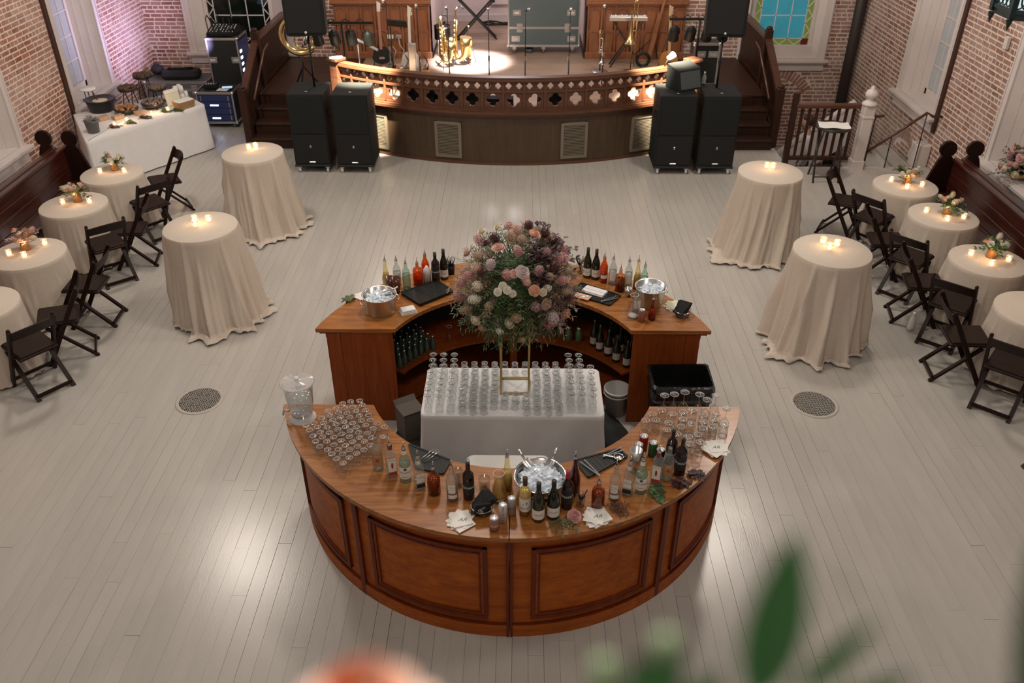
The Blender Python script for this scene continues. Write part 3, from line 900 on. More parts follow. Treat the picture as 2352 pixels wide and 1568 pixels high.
# ---------------------------------------------------------------- stairs up to the stage
def stair(nm, x0, x1):
    st = struct(bpy.data.objects.new(nm, None)); col.objects.link(st)
    for i in range(4):
        yy = 14.10 + i * 0.27; z = 0.18 * (i + 1)
        G().cbx(x0, x1, yy - 0.025, yy + (0.30 if i < 3 else 0.12), z - 0.03, z, 0.006).obj('tread', M['stair_wood'], st)
        G().bx(x0, x1, yy, yy + 0.02, z - 0.18, z - 0.03).obj('riser', M['stair_wood'], st)
    return st
stair('stage_stair_left', -4.62, -3.16)
stair('stage_stair_right', 2.96, 4.32)
def stair_rail(nm, X, yl, s, ytop, label):
    """closed-string railing along x=X: sloping flight then level run to the back wall"""
    t = thing(nm, label, 'railing', (X, 0, 0), 0, 'stage stair railings')
    zl, zt = 0.92, 1.56
    ya, yb = yl, ytop
    # string board
    g = G(); g.add([(-0.03, ya, 0), (-0.03, yb, 0), (-0.03, yb, SZ + 0.06), (-0.03, ya, 0.22), (0.03, ya, 0), (0.03, yb, 0), (0.03, yb, SZ + 0.06), (0.03, ya, 0.22)],
              [(0, 1, 2, 3), (7, 6, 5, 4), (0, 4, 5, 1), (1, 5, 6, 2), (2, 6, 7, 3), (3, 7, 4, 0)])
    g.obj('string_board', M['stair_wood'], t)
    G().bx(-0.03, 0.03, yb, 17.43, SZ - 0.35, SZ + 0.06).obj('string_board', M['stair_wood'], t)
    G().bar((0, ya, zl - 0.02), (0, yb, zt - 0.02), 0.11, 0.06).obj('handrail', M['rail_wood'], t)
    G().bar((0, yb, zt - 0.02), (0, 17.43, zt - 0.02), 0.11, 0.06).obj('handrail', M['rail_wood'], t)
    for yy, z in ((ya, zl + 0.10), (yb, zt + 0.12)):
        n = G().cbx(-0.065, 0.065, yy - 0.065, yy + 0.065, 0 if yy == ya else SZ - 0.1, z, 0.012).obj('newel_post', M['stair_wood'], t)
        G().ball((0, yy, z + 0.02), 0.06, 10, 6, sz=0.6).obj('newel_cap', M['stair_wood'], n)
    n = int((yb - ya) / 0.085)
    for i in range(1, n):
        k = i / n; yy = ya + (yb - ya) * k
        G().bx(-0.012, 0.012, yy - 0.028, yy + 0.028, 0.20 + (SZ - 0.14) * k, zl + (zt - zl) * k - 0.04).obj('baluster', M['stair_wood'], t)
    n = int((17.43 - yb) / 0.085)
    for i in range(1, n):
        yy = yb + (17.43 - yb) * i / n
        G().bx(-0.012, 0.012, yy - 0.028, yy + 0.028, SZ + 0.04, zt - 0.04).obj('baluster', M['stair_wood'], t)
    # round grab rail on the stair side
    G().tube([(s * 0.13, ya + 0.15, 0.78), (s * 0.13, yb - 0.05, 1.36), (s * 0.13, yb + 0.25, 1.40)], 0.022, 8).obj('grab_rail', M['rail_wood'], t)
    return t
stair_rail('stair_railing', -4.68, 14.16, 1, 15.35, 'dark wooden stair railing with close balusters beside the stacked amplifier cases')
stair_rail('stair_railing', 4.38, 14.30, -1, 15.55, 'dark wooden stair railing with close balusters below the blue stained glass window')
# ---------------------------------------------------------------- stairwell to the floor below
wl = struct(G().bx(WELL, XR, YW - 0.03, YW, -2.4, -0.0).obj('wall_stairwell', M['white_paint']))
struct(G().bx(WELL - 0.06, WELL, YW, YB, -2.4, -0.02).obj('wall_stairwell_side', M['white_paint']))
struct(G().bx(WELL, XR, YW, YB, -2.5, -2.4).obj('floor_lower', M['floor_paint']))
st = struct(bpy.data.objects.new('lower_stair', None)); col.objects.link(st)
for i in range(9):
    x1 = 6.66 - i * 0.26; z = -0.17 * (i + 1)
    G().bx(x1 - 0.28, x1, YW + 0.02, 14.86, z - 0.03, z).obj('tread', M['floor_paint'], st)
    G().bx(x1 - 0.26, x1 - 0.24, YW + 0.02, 14.86, z - 0.17, z - 0.03).obj('riser', M['white_paint'], st)
g = G()
sl = 0.78
q = [(4.43, -0.29 + sl * (4.43 - 4.8)), (5.92, -0.29 + sl * (5.92 - 4.8))]
g.add([(q[0][0], 14.88, q[0][1] - 0.75), (q[1][0], 14.88, q[1][1] - 0.75), (q[1][0], 14.88, q[1][1]), (q[0][0], 14.88, q[0][1]),
       (q[0][0], 14.96, q[0][1] - 0.75), (q[1][0], 14.96, q[1][1] - 0.75), (q[1][0], 14.96, q[1][1]), (q[0][0], 14.96, q[0][1])],
      [(0, 1, 2, 3), (7, 6, 5, 4), (0, 4, 5, 1), (1, 5, 6, 2), (2, 6, 7, 3), (3, 7, 4, 0)])
g.obj('guard_panel', M['white_paint'], st)
G().bar((q[0][0], 14.92, q[0][1] + 0.02), (q[1][0], 14.92, q[1][1] + 0.02), 0.12, 0.05).obj('guard_cap', M['white_paint'], st)
struct(G().cbx(6.48, 6.71, 13.36, 13.62, -0.02, 0.36, 0.02).obj('trim_5', M['white_paint']))
# level guard along the well: flat balusters
t = thing('guard_railing', 'dark wooden guard railing with flat upright boards behind the bar table', 'railing', (0, 13.44, 0))
G().cbx(4.40, 5.46, -0.05, 0.05, 0.955, 1.02, 0.015).obj('top_rail', M['rail_wood'], t)
G().cbx(4.40, 5.40, -0.035, 0.035, 0.09, 0.15, 0.006).obj('bottom_rail', M['stair_wood'], t)
for i in range(8):
    xx = 4.52 + i * 0.118
    G().bx(xx - 0.022, xx + 0.022, -0.012, 0.012, 0.14, 0.96).obj('baluster', M['stair_wood'], t)
n = G().cbx(4.345, 4.43, -0.04, 0.06, 0, 1.20, 0.012).obj('newel_post', M['stair_wood'], t)
# white turned newel
t = thing('newel_post', 'white painted square newel post with ball finial at the stair opening', 'post', (5.50, 13.28, 0))
G().cbx(-0.085, 0.085, -0.085, 0.085, 0, 1.05, 0.01).obj('shaft', M['white_paint'], t)
G().cbx(-0.10, 0.10, -0.10, 0.10, 0.0, 0.16, 0.01).obj('base_block', M['white_paint'], t)
G().cbx(-0.095, 0.095, -0.095, 0.095, 0.86, 0.89, 0.006).obj('collar', M['white_paint'], t)
G().lathe([(0.115, 1.05), (0.12, 1.075), (0.10, 1.10), (0.055, 1.13), (0.05, 1.15), (0.095, 1.19), (0.10, 1.23), (0.075, 1.28), (0.03, 1.31), (0.035, 1.335), (0.0, 1.36)], 16, cap0=True).obj('finial', M['white_paint'], t)
t = thing('stair_handrail', 'slim sloping brown handrail on thin black posts over the stair opening', 'handrail', (0, 13.31, 0))
G().tube([(5.62, 0, 0.25), (6.46, 0, 0.92), (6.56, 0, 0.86), (6.70, 0, 0.86)], 0.024, 8).obj('handrail', M['rail_wood'], t)
for xx, z in ((5.63, 0.26), (5.99, 0.54), (6.46, 0.90)):
    G().tube([(xx, 0, 0), (xx, 0, z)], 0.010, 6).obj('post', M['black_metal'], t)
G().tube([(5.61, 0.03, 0.84), (5.80, 0.03, 0.86)], 0.024, 8).obj('handrail_stub', M['rail_wood'], t)
G().tube([(5.66, 0.03, 0), (5.67, 0.03, 0.84)], 0.010, 6).obj('post', M['black_metal'], t)
# ---------------------------------------------------------------- the round bar: four curved cabinet sections
CF, CR = (-0.06, 5.85), (-0.06, 6.05)
BT = 1.07
def strip_top(c, fr, side, ro, ri, ao, ai, z0, z1, n=28, a_in=0.0):
    """counter plate between two arcs that ends along a straight cut"""
    g = G(); vs = []
    for i in range(n + 1):
        t = i / n
        for r, a in ((ri, a_in + (ai - a_in) * t), (ro, a_in + (ao - a_in) * t)):
            x, y = c[0] + side * r * math.sin(a), c[1] - fr * r * math.cos(a)
            vs += [(x, y, z0), (x, y, z1)]
    fs = []
    for i in range(n):
        k, q = 4 * i, 4 * i + 4
        fs += [(k, k + 1, q + 1, q), (k + 3, k + 2, q + 2, q + 3), (k + 1, k + 3, q + 3, q + 1), (k + 2, k, q, q + 2)]
    fs += [(0, 2, 3, 1), (4 * n, 4 * n + 1, 4 * n + 3, 4 * n + 2)]
    g.add(vs, fs)
    return g
RO, RI = 1.88, 1.19
def bar_unit(fr, side, label):
    c = CF if fr == 1 else CR
    ytip = 5.41 if fr == 1 else 6.547
    ao = math.acos(abs(c[1] - ytip) / RO); ai = math.acos(abs(c[1] - ytip) / RI)
    t = thing('bar_cabinet', label, 'bar', (c[0], c[1], 0), 0, 'curved bar sections')
    o = (0, 0)
    e = 0.0022
    strip_top(o, fr, side, RO, RI, ao, ai, BT - 0.038, BT, a_in=e).obj('countertop', M['bar_top'], t)
    strip_top(o, fr, side, RO - 0.03, RI + 0.02, ao - 0.008, ai - 0.01, BT - 0.055, BT - 0.038, a_in=e).obj('counter_moulding', M['bar_trim'], t)
    rf = 1.80
    ae = math.acos((abs(c[1] - ytip) + 0.04) / rf)
    def sec(r0, r1, a0, a1, z0, z1, nm, m, par=t, n=16):
        if side < 0: a0, a1 = -a1, -a0
        return G().sector(o, r0, r1, a0, a1, z0, z1, n, fr).obj(nm, M[m], par)
    sec(rf - 0.025, rf, e, ae, 0.0, BT - 0.055, 'front_panel', 'bar_face', n=32)
    sec(rf, rf + 0.022, e, ae, 0.0, 0.115, 'base_moulding', 'bar_face', n=32)
    sec(rf, rf + 0.016, e, ae, 0.115, 0.13, 'base_bead', 'bar_trim', n=32)
    sec(rf, rf + 0.018, e, ae, BT - 0.12, BT - 0.055, 'frieze', 'bar_face', n=32)
    pil = math.radians(38)
    sec(rf, rf + 0.022, pil - 0.012, pil + 0.012, 0.0, BT - 0.055, 'pilaster', 'bar_trim', n=2)
    sec(rf, rf + 0.028, e, 0.012, 0.0, BT - 0.055, 'pilaster', 'bar_trim', n=2)
    if fr == 1:
        for a0, a1 in ((0.085, pil - 0.075), (pil + 0.075, ae - 0.09)):
            fr_o = None
            for k, (ins, w, h, m) in enumerate(((0.0, 0.030, 0.024, 'bar_trim'), (0.030, 0.016, 0.012, 'bar_face'), (0.046, 0.012, 0.018, 'bar_trim'))):
                b0, b1 = a0 + ins / rf, a1 - ins / rf
                z0, z1 = 0.185 + ins, 0.895 - ins
                for q0, q1, y0, y1 in ((b0, b0 + w / rf, z0, z1), (b1 - w / rf, b1, z0, z1), (b0, b1, z0, z0 + w), (b0, b1, z1 - w, z1)):
                    sec(rf, rf + h, q0, q1, y0, y1, 'panel_moulding', m, n=10 if q1 - q0 > 0.1 else 2)
            sec(rf, rf + 0.004, a0 + 0.058 / rf, a1 - 0.058 / rf, 0.243, 0.837, 'raised_panel', 'bar_face', n=12)
    # end panel and inner carcass
    ye = (ytip - c[1]) - fr * 0.012 if fr == 1 else (ytip - c[1]) + 0.012
    x0 = math.sqrt((RI + 0.03) ** 2 - ye * ye); x1 = math.sqrt(rf ** 2 - ye * ye) - 0.004
    if side < 0: x0, x1 = -x1, -x0
    G().bx(x0, x1, min(ye, ye + (-fr) * 0.03), max(ye, ye + (-fr) * 0.03), 0.0, BT - 0.04).obj('end_panel', M['bar_end'], t)
    if fr == -1:
        xs = x1 - 0.13 if side > 0 else x0 + 0.13
        G().bx(xs - 0.003, xs + 0.003, ye - 0.002, ye, 0.0, BT - 0.04).obj('panel_joint', M['bar_trim'], t)
    ain = ai - 0.10
    for z in (0.06, 0.48):
        sec(RI + 0.03, rf - 0.03, e, ain, z, z + 0.025, 'shelf', 'bar_end', n=20)
    sec(RI + 0.02, RI + 0.045, e, ain, 0.0, 0.085, 'toe_board', 'bar_end', n=20)
    sec(RI + 0.02, RI + 0.05, e, 0.03, 0.085, BT - 0.055, 'inner_post', 'bar_end', n=2)
    sec(rf - 0.03, rf - 0.027, e, ae - 0.02, 0.02, BT - 0.06, 'lining', 'black_matte', n=20)
    return t
bar_unit(1, -1, 'curved panelled bar section carrying the upturned tumblers and the water dispenser')
bar_unit(1, 1, 'curved panelled bar section carrying the wine glasses and the pink rose')
bar_unit(-1, -1, 'curved bar section with plain end panel, soda bottles on its shelf')
bar_unit(-1, 1, 'curved bar section with plain end panel, labelled wine bottles on its shelf')
# grey rubber mat on the floor inside the bar
tag(G().lathe([(0.0, 0.0), (1.195, 0.0), (1.195, 0.012), (0.0, 0.012)], 48, sy=1.075).obj('floor_mat', mat('rubber_mat', (0.035, 0.037, 0.034), 0.8, var=0.5, vscale=5), None, (-0.06, 5.93, 0.001)), 'dark grey rubber floor mat inside the bar ring', 'mat')
# ---------------------------------------------------------------- draped cloths
def cloth(outline, z0, z1, flare, amp, seed, levels=14, puddle=0.0, pz=0.0, lean=(0, 0), nf=(5, 9, 14), top=True, shelf=0.012, bulge=None):
    """outline: [(x, y, nx, ny)] closed; cloth falls from z0 to z1, folds deepen downwards; puddle: extra length lying on the floor"""
    rr = random.Random(seed)
    n = len(outline)
    ph = [(f, rr.uniform(0, 2 * PI), rr.uniform(0.6, 1.0) / (1 + 0.25 * i), rr.uniform(-1.2, 1.2)) for i, f in enumerate(nf)]
    g = G(); rows = []
    def fold(i, k):
        u = 2 * PI * i / n
        s = 0
        for f, p, a, tw in ph:
            v = math.sin(f * u + p + tw * k + 0.7 * math.sin(2 * u + p))
            s += a * (0.9 - 1.9 * abs(v) ** 0.7)
        return s / 1.6
    for j in range(levels + 1):
        k = j / levels
        z = z0 + (z1 - z0) * k
        if j == 0: z = z0
        row = []
        for i, (x, y, nx, ny) in enumerate(outline):
            d = 0.004 + flare * (k ** 1.15) + amp * fold(i, k) * (k ** 0.5)
            d = max(d, 0.004 + 0.02 * k)
            row.append((x + nx * d + lean[0] * k * k, y + ny * d + lean[1] * k * k, z))
        rows.append(row)
    if puddle:
        for q, (dd, zz) in enumerate(((0.35, 0.035), (0.8, 0.022), (1.0, 0.006))):
            row = []
            for i, (x, y, nx, ny) in enumerate(outline):
                b = rows[levels][i]
                w = 0.35 + 0.65 * max(0, math.sin(2 * PI * i / n * 3 + ph[0][1]))
                if bulge: w *= max(0.15, bulge[0] * nx + bulge[1] * ny)
                row.append((b[0] + nx * puddle * dd * w, b[1] + ny * puddle * dd * w, z1 + zz + 0.02 * abs(fold(i * 2, q))))
            rows.append(row)
    vs = [p for r in rows for p in r]
    fs = []
    for j in range(len(rows) - 1):
        for i in range(n):
            fs.append((j * n + i, j * n + (i + 1) % n, (j + 1) * n + (i + 1) % n, (j + 1) * n + i))
    g.add(vs, [f[::-1] for f in fs], True)
    if top:
        cx = sum(p[0] for p in outline) / n; cy = sum(p[1] for p in outline) / n
        inner = [(cx + (p[0] - cx) * 0.985, cy + (p[1] - cy) * 0.985, z0 + shelf * 0.5) for p in rows[0]]
        k0 = len(g.v)
        g.v += inner + [(cx, cy, z0 + shelf * 0.5)]
        for i in range(n):
            g.f.append((i, (i + 1) % n, k0 + (i + 1) % n, k0 + i)); g.sm.append(True)
            g.f.append((k0 + i, k0 + (i + 1) % n, k0 + n)); g.sm.append(True)
    return g
def circle(r, n=120): return [(r * math.cos(2 * PI * i / n), r * math.sin(2 * PI * i / n), math.cos(2 * PI * i / n), math.sin(2 * PI * i / n)) for i in range(n)]
def poly_outline(pts, rad=0.03, step=0.025):
    """closed polygon (counter-clockwise) with rounded corners"""
    n = len(pts); out = []
    P = [Vector(p) for p in pts]
    nor = []
    for i in range(n):
        d = (P[(i + 1) % n] - P[i]).normalized(); nor.append(Vector((d.y, -d.x)))
    for i in range(n):
        a, b = P[i], P[(i + 1) % n]
        d = (b - a).normalized(); L_ = (b - a).length
        m = max(2, int((L_ - 2 * rad) / step))
        for k in range(m + 1):
            p = a + d * (rad + (L_ - 2 * rad) * k / m); out.append((p.x, p.y, nor[i].x, nor[i].y))
        n1, n2 = nor[i], nor[(i + 1) % n]
        c = b - d * rad - n1 * rad
        for k in range(1, 5):
            v = (n1 * (1 - k / 5) + n2 * (k / 5)).normalized(); p = c + v * rad; out.append((p.x, p.y, v.x, v.y))
    return out
# service table in the middle
tb = thing('service_table', 'folding table under the white cloth inside the bar ring', 'table', (-0.055, 6.03, 0))
G().cbx(-0.76, 0.76, -0.345, 0.345, 0.715, 0.742, 0.01).obj('table_top', M['white_paint'], tb)
for sx in (-0.6, 0.6):
    for sy in (-0.24, 0.24): G().tube([(sx, sy, 0.0), (sx, sy, 0.72)], 0.016, 8).obj('leg', M['steel'], tb)
ol = poly_outline([(-0.78, -0.355), (0.78, -0.355), (0.78, 0.355), (-0.78, 0.355)], 0.05)
tc = cloth(ol, 0.752, 0.16, 0.055, 0.018, 5, nf=(3, 6, 11)).obj('tablecloth', M['white_cloth'], None, (-0.055, 6.03, 0))
tag(tc, 'white tablecloth hanging over the table inside the bar ring', 'tablecloth')
TZ = 0.761
# ---------------------------------------------------------------- glassware
def tumbler_proto():
    t = thing('tumbler', 'clear glass tumbler', 'glass')
    G().lathe([(0.0265, 0.0), (0.0285, 0.002), (0.0262, 0.085), (0.0245, 0.092), (0.0, 0.092)], 18).obj('cup', M['clear_glass'], t)
    G().lathe([(0.0, 0.078), (0.0225, 0.078), (0.0245, 0.090)], 18).obj('thick_base', M['clear_glass'], t)
    G().tube([(0.0275 * math.cos(2 * PI * i / 18), 0.0275 * math.sin(2 * PI * i / 18), 0.0025) for i in range(18)], 0.0016, 5, closed=True).obj('rim', M['glass_edge'], t)
    G().tube([(0.0238 * math.cos(2 * PI * i / 18), 0.0238 * math.sin(2 * PI * i / 18), 0.0915) for i in range(18)], 0.0015, 5, closed=True).obj('base_edge', M['glass_edge'], t)
    return t
glass('glass_edge', (0.93, 0.94, 0.94), body=0.5, bodycol=(0.95, 0.95, 0.96), rough=0.06)  # white body paints glints into the glass edges
def stem_proto():
    t = thing('wine_glass', 'clear wine glass', 'glass')
    G().lathe([(0.028, 0.0), (0.035, 0.035), (0.033, 0.065), (0.020, 0.090), (0.005, 0.102)], 18).obj('bowl', M['clear_glass'], t)
    G().tube([(0, 0, 0.098), (0, 0, 0.178)], [0.005, 0.0038], 6).obj('stem', M['clear_glass'], t)
    G().lathe([(0.004, 0.175), (0.012, 0.182), (0.031, 0.186), (0.031, 0.188), (0.0, 0.188)], 18).obj('foot', M['clear_glass'], t)
    G().tube([(0.031 * math.cos(2 * PI * i / 18), 0.031 * math.sin(2 * PI * i / 18), 0.187) for i in range(18)], 0.0013, 5, closed=True).obj('foot_edge', M['glass_edge'], t)
    return t
tum = tumbler_proto(); wgl = stem_proto()
_u = {'t': False, 'w': False}
def put(proto, key, x, y, z, label, group, sc=1.0):
    if not _u[key]:
        _u[key] = True
        proto.location = (x, y, z); proto['label'] = label; proto['group'] = group; proto.scale = (sc,) * 3
        return proto
    return dup(proto, (x, y, z), rnd.uniform(0, 6), label, group, sc)
TUM_L = [(-1.388, 5.306), (-1.33, 5.334), (-1.26, 5.345), (-1.23, 5.286), (-1.302, 5.264), (-1.429, 5.242), (-1.485, 5.212), (-1.361, 5.247), (-1.399, 5.188), (-1.332, 5.185), (-1.267, 5.211), (-1.194, 5.222), (-1.463, 5.154), (-1.515, 5.12), (-1.376, 5.13), (-1.301, 5.131), (-1.232, 5.154), (-1.162, 5.16), (-1.427, 5.095), (-1.14, 5.098), (-1.337, 5.075), (-1.563, 5.058), (-1.488, 5.056), (-1.206, 5.092), (-1.268, 5.061), (-1.08, 5.058), (-1.617, 5.027), (-1.527, 5.008), (-1.392, 5.044), (-1.165, 5.036), (-1.453, 5.005), (-1.314, 5.015), (-1.02, 5.018), (-1.231, 5.011), (-1.102, 4.997), (-1.577, 4.972), (-1.368, 4.984), (-1.493, 4.948), (-1.271, 4.965), (-1.424, 4.944), (-1.205, 4.951), (-1.537, 4.904), (-1.135, 4.942), (-1.327, 4.93), (-1.466, 4.89), (-1.382, 4.891), (-1.265, 4.897), (-1.187, 4.889), (-1.096, 4.889), (-1.013, 4.899), (-1.319, 4.853), (-1.506, 4.841), (-1.423, 4.842), (-1.23, 4.839), (-1.144, 4.844), (-1.464, 4.784), (-1.363, 4.804), (-1.277, 4.797), (-1.185, 4.787), (-1.095, 4.802), (-1.399, 4.748), (-1.321, 4.752), (-1.237, 4.749), (-1.133, 4.75), (-1.358, 4.7), (-1.28, 4.702), (-1.181, 4.708), (-1.312, 4.647), (-1.225, 4.661), (-1.259, 4.602)]
for x, y in TUM_L: put(tum, 't', x, y, BT, 'upturned clear glass tumbler in the block beside the water dispenser', 'tumblers beside the water dispenser')
TUM_R = [(1.107, 5.216), (1.027, 5.173), (1.181, 5.174), (0.966, 5.095), (1.046, 5.096), (1.268, 5.196), (1.349, 5.223), (1.251, 5.108), (1.419, 5.161), (1.525, 5.190), (1.311, 5.053), (1.404, 5.079), (1.489, 5.111), (1.384, 5.004), (1.466, 5.019), (1.556, 5.05), (1.134, 5.061), (1.224, 5.017), (1.11, 4.981), (1.182, 4.932), (1.262, 4.900), (1.335, 4.925), (1.255, 4.815), (1.335, 4.838)]
for x, y in TUM_R: put(tum, 't', x, y, BT, 'taller upturned clear tumbler on the counter end below the wine glasses', 'tumblers below the wine glasses', 1.22)
for x, y in [(1.209, 5.305), (1.294, 5.333), (1.405, 5.305), (1.45, 5.238), (1.577, 5.125), (1.13, 5.29), (1.53, 5.29)]:
    put(wgl, 'w', x, y, BT, 'upturned stemmed wine glass at the tip of the bar counter', 'wine glasses at the bar tip', 1.08)
# rows on the service table
for ci in range(10):
    x0 = -0.488 + ci * 0.0915
    for r in range(9):
        y = 6.312 - r * 0.076 + 0.002 * ((ci * 7 + r * 3) % 5 - 2)
        xx = x0 + 0.004 * ((ci * 5 + r * 3) % 5 - 2)
        if ci in (4, 5) and (1 < r < 6 or r == 8): continue
        if ci == 3 and r == 8: continue
        if -0.20 < xx < 0.13 and 5.93 < y < 6.27: continue
        put(tum, 't', xx, y, TZ, 'upturned clear tumbler in the rows on the white cloth under the tall flowers', 'tumblers on the white table', 1.12)
for ci in range(3):
    for r in range(8):
        put(wgl, 'w', -0.775 + ci * 0.095 + 0.004 * (r % 3), 6.32 - r * 0.088, TZ, 'upturned wine glass on the white cloth, on the soda bottle side', 'wine glasses on the white table, soda bottle side')
        if not (ci == 2 and r == 0): put(wgl, 'w', 0.44 + ci * 0.092 + 0.004 * (r % 3), 6.325 - r * 0.084 - (0.10 if ci == 2 else 0) * (r < 7), TZ, 'upturned wine glass on the white cloth, on the white bucket side', 'wine glasses on the white table, bucket side') if not (ci == 2 and r == 7) else None
glass('bottle_clear', (0.86, 0.90, 0.89), body=0.10, bodycol=(0.75, 0.78, 0.77))
# ---------------------------------------------------------------- bottles
BS = 1.08
def pourer(t, z, r=0.012):
    p = G().lathe([(r, 0), (r * 1.15, 0.006), (r * 1.15, 0.014), (r * 0.55, 0.02), (r * 0.5, 0.026)], 12, (0, 0, z), cap0=True).obj('pourer', M['chrome'], t)
    G().tube([(0, 0, z + 0.022), (0, 0.004, z + 0.045), (0.002, 0.010, z + 0.062)], [0.0035, 0.003, 0.0026], 6).obj('spout', M['chrome'], p)
def bottle(kind, x, y, z, label, rz=0.0, group=None, sc=BS):
    t = thing('bottle', label, 'bottle', (x, y, z), rz, group)
    t.scale = (sc,) * 3
    def liquid(r, z1, m, sq=0.0): G().lathe([(0.0, 0.006), (r, 0.007), (r, z1), (0.0, z1)], 20, sq=sq).obj('liquid', M[m], t)
    def text(par, s, size, r, zz, m='ink', a=0.0, sh=0.0):
        wrap(text_g(s, size, sh), r, zz, a).obj('lettering', M[m], par)
    if kind in ('red', 'red_named'):
        G().lathe([(0.0, 0.0), (0.036, 0.0), (0.0375, 0.01), (0.0375, 0.185), (0.034, 0.205), (0.018, 0.228), (0.0145, 0.245), (0.0145, 0.262)], 22).obj('glass_body', M['wine_red_dark'], t)
        G().lathe([(0.0152, 0.245), (0.0152, 0.300), (0.0, 0.300)], 16).obj('capsule', M['foil_red' if kind == 'red' else 'cork_foil'], t)
        lb = label_patch(0.0380, 0.05, 0.165, 1.35).obj('paper_label', M['label_black'], t)
        text(lb, 'BONANZA', 0.026, 0.0384, 0.112, 'ink_white')
        wrap(G().add([(-0.03, 0, -0.0015), (0.03, 0, -0.0015), (0.03, 0, 0.0015), (-0.03, 0, 0.0015)], [(0, 1, 2, 3)]), 0.0384, 0.07).obj('label_line', M['ink_orange'], lb)
    elif kind == 'red_pour':
        G().lathe([(0.0, 0.0), (0.036, 0.0), (0.0375, 0.01), (0.0375, 0.185), (0.034, 0.205), (0.018, 0.228), (0.0145, 0.245), (0.0145, 0.292)], 22).obj('glass_body', M['wine_red_dark'], t)
        lb = label_patch(0.0380, 0.05, 0.165, 1.35).obj('paper_label', M['label_black'], t)
        text(lb, 'BONANZA', 0.026, 0.0384, 0.112, 'ink_white')
        G().lathe([(0.013, 0.29), (0.014, 0.31), (0.008, 0.325), (0.0, 0.325)], 12).obj('stopper', M['bottle_clear'], t)
    elif kind in ('burg', 'burg_green'):
        m = 'wine_glass_dark' if kind == 'burg' else 'wine_dark_olive'
        G().lathe([(0.0, 0.0), (0.039, 0.0), (0.0405, 0.01), (0.0405, 0.14), (0.036, 0.175), (0.022, 0.215), (0.0145, 0.245), (0.0145, 0.262)], 22).obj('glass_body', M[m], t)
        G().lathe([(0.0152, 0.245), (0.0152, 0.302), (0.0, 0.302)], 16).obj('capsule', M['cork_foil'], t)
        lb = label_patch(0.0410, 0.030, 0.105, 1.25).obj('paper_label', M['paper'], t)
        text(lb, 'Duckhorn' if kind == 'burg' else 'migration', 0.015, 0.0414, 0.070, 'ink', 0, 0.3)
    elif kind == 'white':
        G().lathe([(0.0, 0.0), (0.036, 0.0), (0.0375, 0.01), (0.0375, 0.185), (0.034, 0.205), (0.018, 0.228), (0.0145, 0.245), (0.0145, 0.262)], 22).obj('glass_body', M['pale_gold_glass'], t)
        liquid(0.0345, 0.20, 'liquor_gold')
        G().lathe([(0.0152, 0.240), (0.0152, 0.300), (0.0, 0.300)], 16).obj('capsule', M['capsule_brown'], t)
        lb = label_patch(0.0380, 0.045, 0.150, 1.3).obj('paper_label', M['paper'], t)
        text(lb, 'DECOY', 0.022, 0.0384, 0.072, 'ink')
        dk = G(); dk.lathe([(0.0, -0.008), (0.006, -0.007), (0.010, 0.0), (0.0, 0.004)], 10, sx=1.6, sy=0.05)
        wrap(G().add([(-0.018, 0, 0.0), (-0.012, 0, -0.008), (0.010, 0, -0.008), (0.016, 0, 0.0), (0.012, 0, 0.010), (0.018, 0, 0.014), (0.012, 0, 0.018), (0.006, 0, 0.012), (0.004, 0, 0.002), (-0.010, 0, 0.003)], [tuple(range(10))]), 0.0384, 0.108).obj('bird_mark', M['ink_green'], lb)
    elif kind == 'rum':
        G().lathe([(0.0, 0.0), (0.036, 0.0), (0.038, 0.008), (0.038, 0.165), (0.034, 0.190), (0.018, 0.212), (0.0145, 0.225), (0.0145, 0.262)], 22).obj('glass_body', M['green_glass'], t)
        liquid(0.035, 0.15, 'liquor_clear')
        G().lathe([(0.0155, 0.228), (0.0155, 0.262)], 16).obj('neck_label', M['paper'], t)
        lb = label_patch(0.0386, 0.040, 0.135, 1.35).obj('paper_label', M['paper'], t)
        text(lb, 'BACARDI', 0.021, 0.039, 0.094, 'ink'); text(lb, 'Superior', 0.014, 0.039, 0.060, 'ink', 0, 0.3)
        wrap(G().lathe([(0.0, 0), (0.011, 0)], 16).xf(Matrix.Rotation(PI / 2, 4, 'X')), 0.039, 0.122).obj('round_mark', M['ink_green'], lb)
        pourer(t, 0.262)
    elif kind == 'gin':
        G().lathe([(0.0, 0.0), (0.033, 0.0), (0.034, 0.008), (0.034, 0.175), (0.031, 0.195), (0.018, 0.212), (0.0145, 0.222), (0.0145, 0.252)], 24, sq=0.75).obj('glass_body', M['bottle_clear'], t)
        liquid(0.031, 0.06, 'liquor_clear', 0.75)
        lb = G().bx(-0.027, 0.027, -0.0356, -0.0350, 0.055, 0.165).obj('paper_label', M['paper'], t)
        g = text_g('BEEFEATER', 0.0095); g.v = [(a, -0.0362, c + 0.152) for a, b, c in g.v]; g.obj('lettering', M['ink_red'], lb)
        G().add([(-0.005, -0.0361, 0.085), (0.005, -0.0361, 0.085), (0.008, -0.0361, 0.11), (0.004, -0.0361, 0.132), (-0.004, -0.0361, 0.132), (-0.008, -0.0361, 0.11)], [(0, 1, 2, 3, 4, 5)]).obj('figure_mark', M['ink_red'], lb)
        G().bx(-0.027, 0.027, -0.0360, -0.0350, 0.025, 0.055).obj('label_band', M['label_red'], t)
        G().lathe([(0.0165, 0.225), (0.0165, 0.252)], 14).obj('neck_band', M['foil_red'], t)
        pourer(t, 0.252)
    elif kind == 'tequila':
        G().lathe([(0.0, 0.0), (0.033, 0.0), (0.0345, 0.008), (0.0345, 0.150), (0.030, 0.182), (0.017, 0.205), (0.0145, 0.218), (0.0145, 0.248)], 24, sq=0.6).obj('glass_body', M['bottle_clear'], t)
        liquid(0.031, 0.06, 'liquor_clear', 0.6)
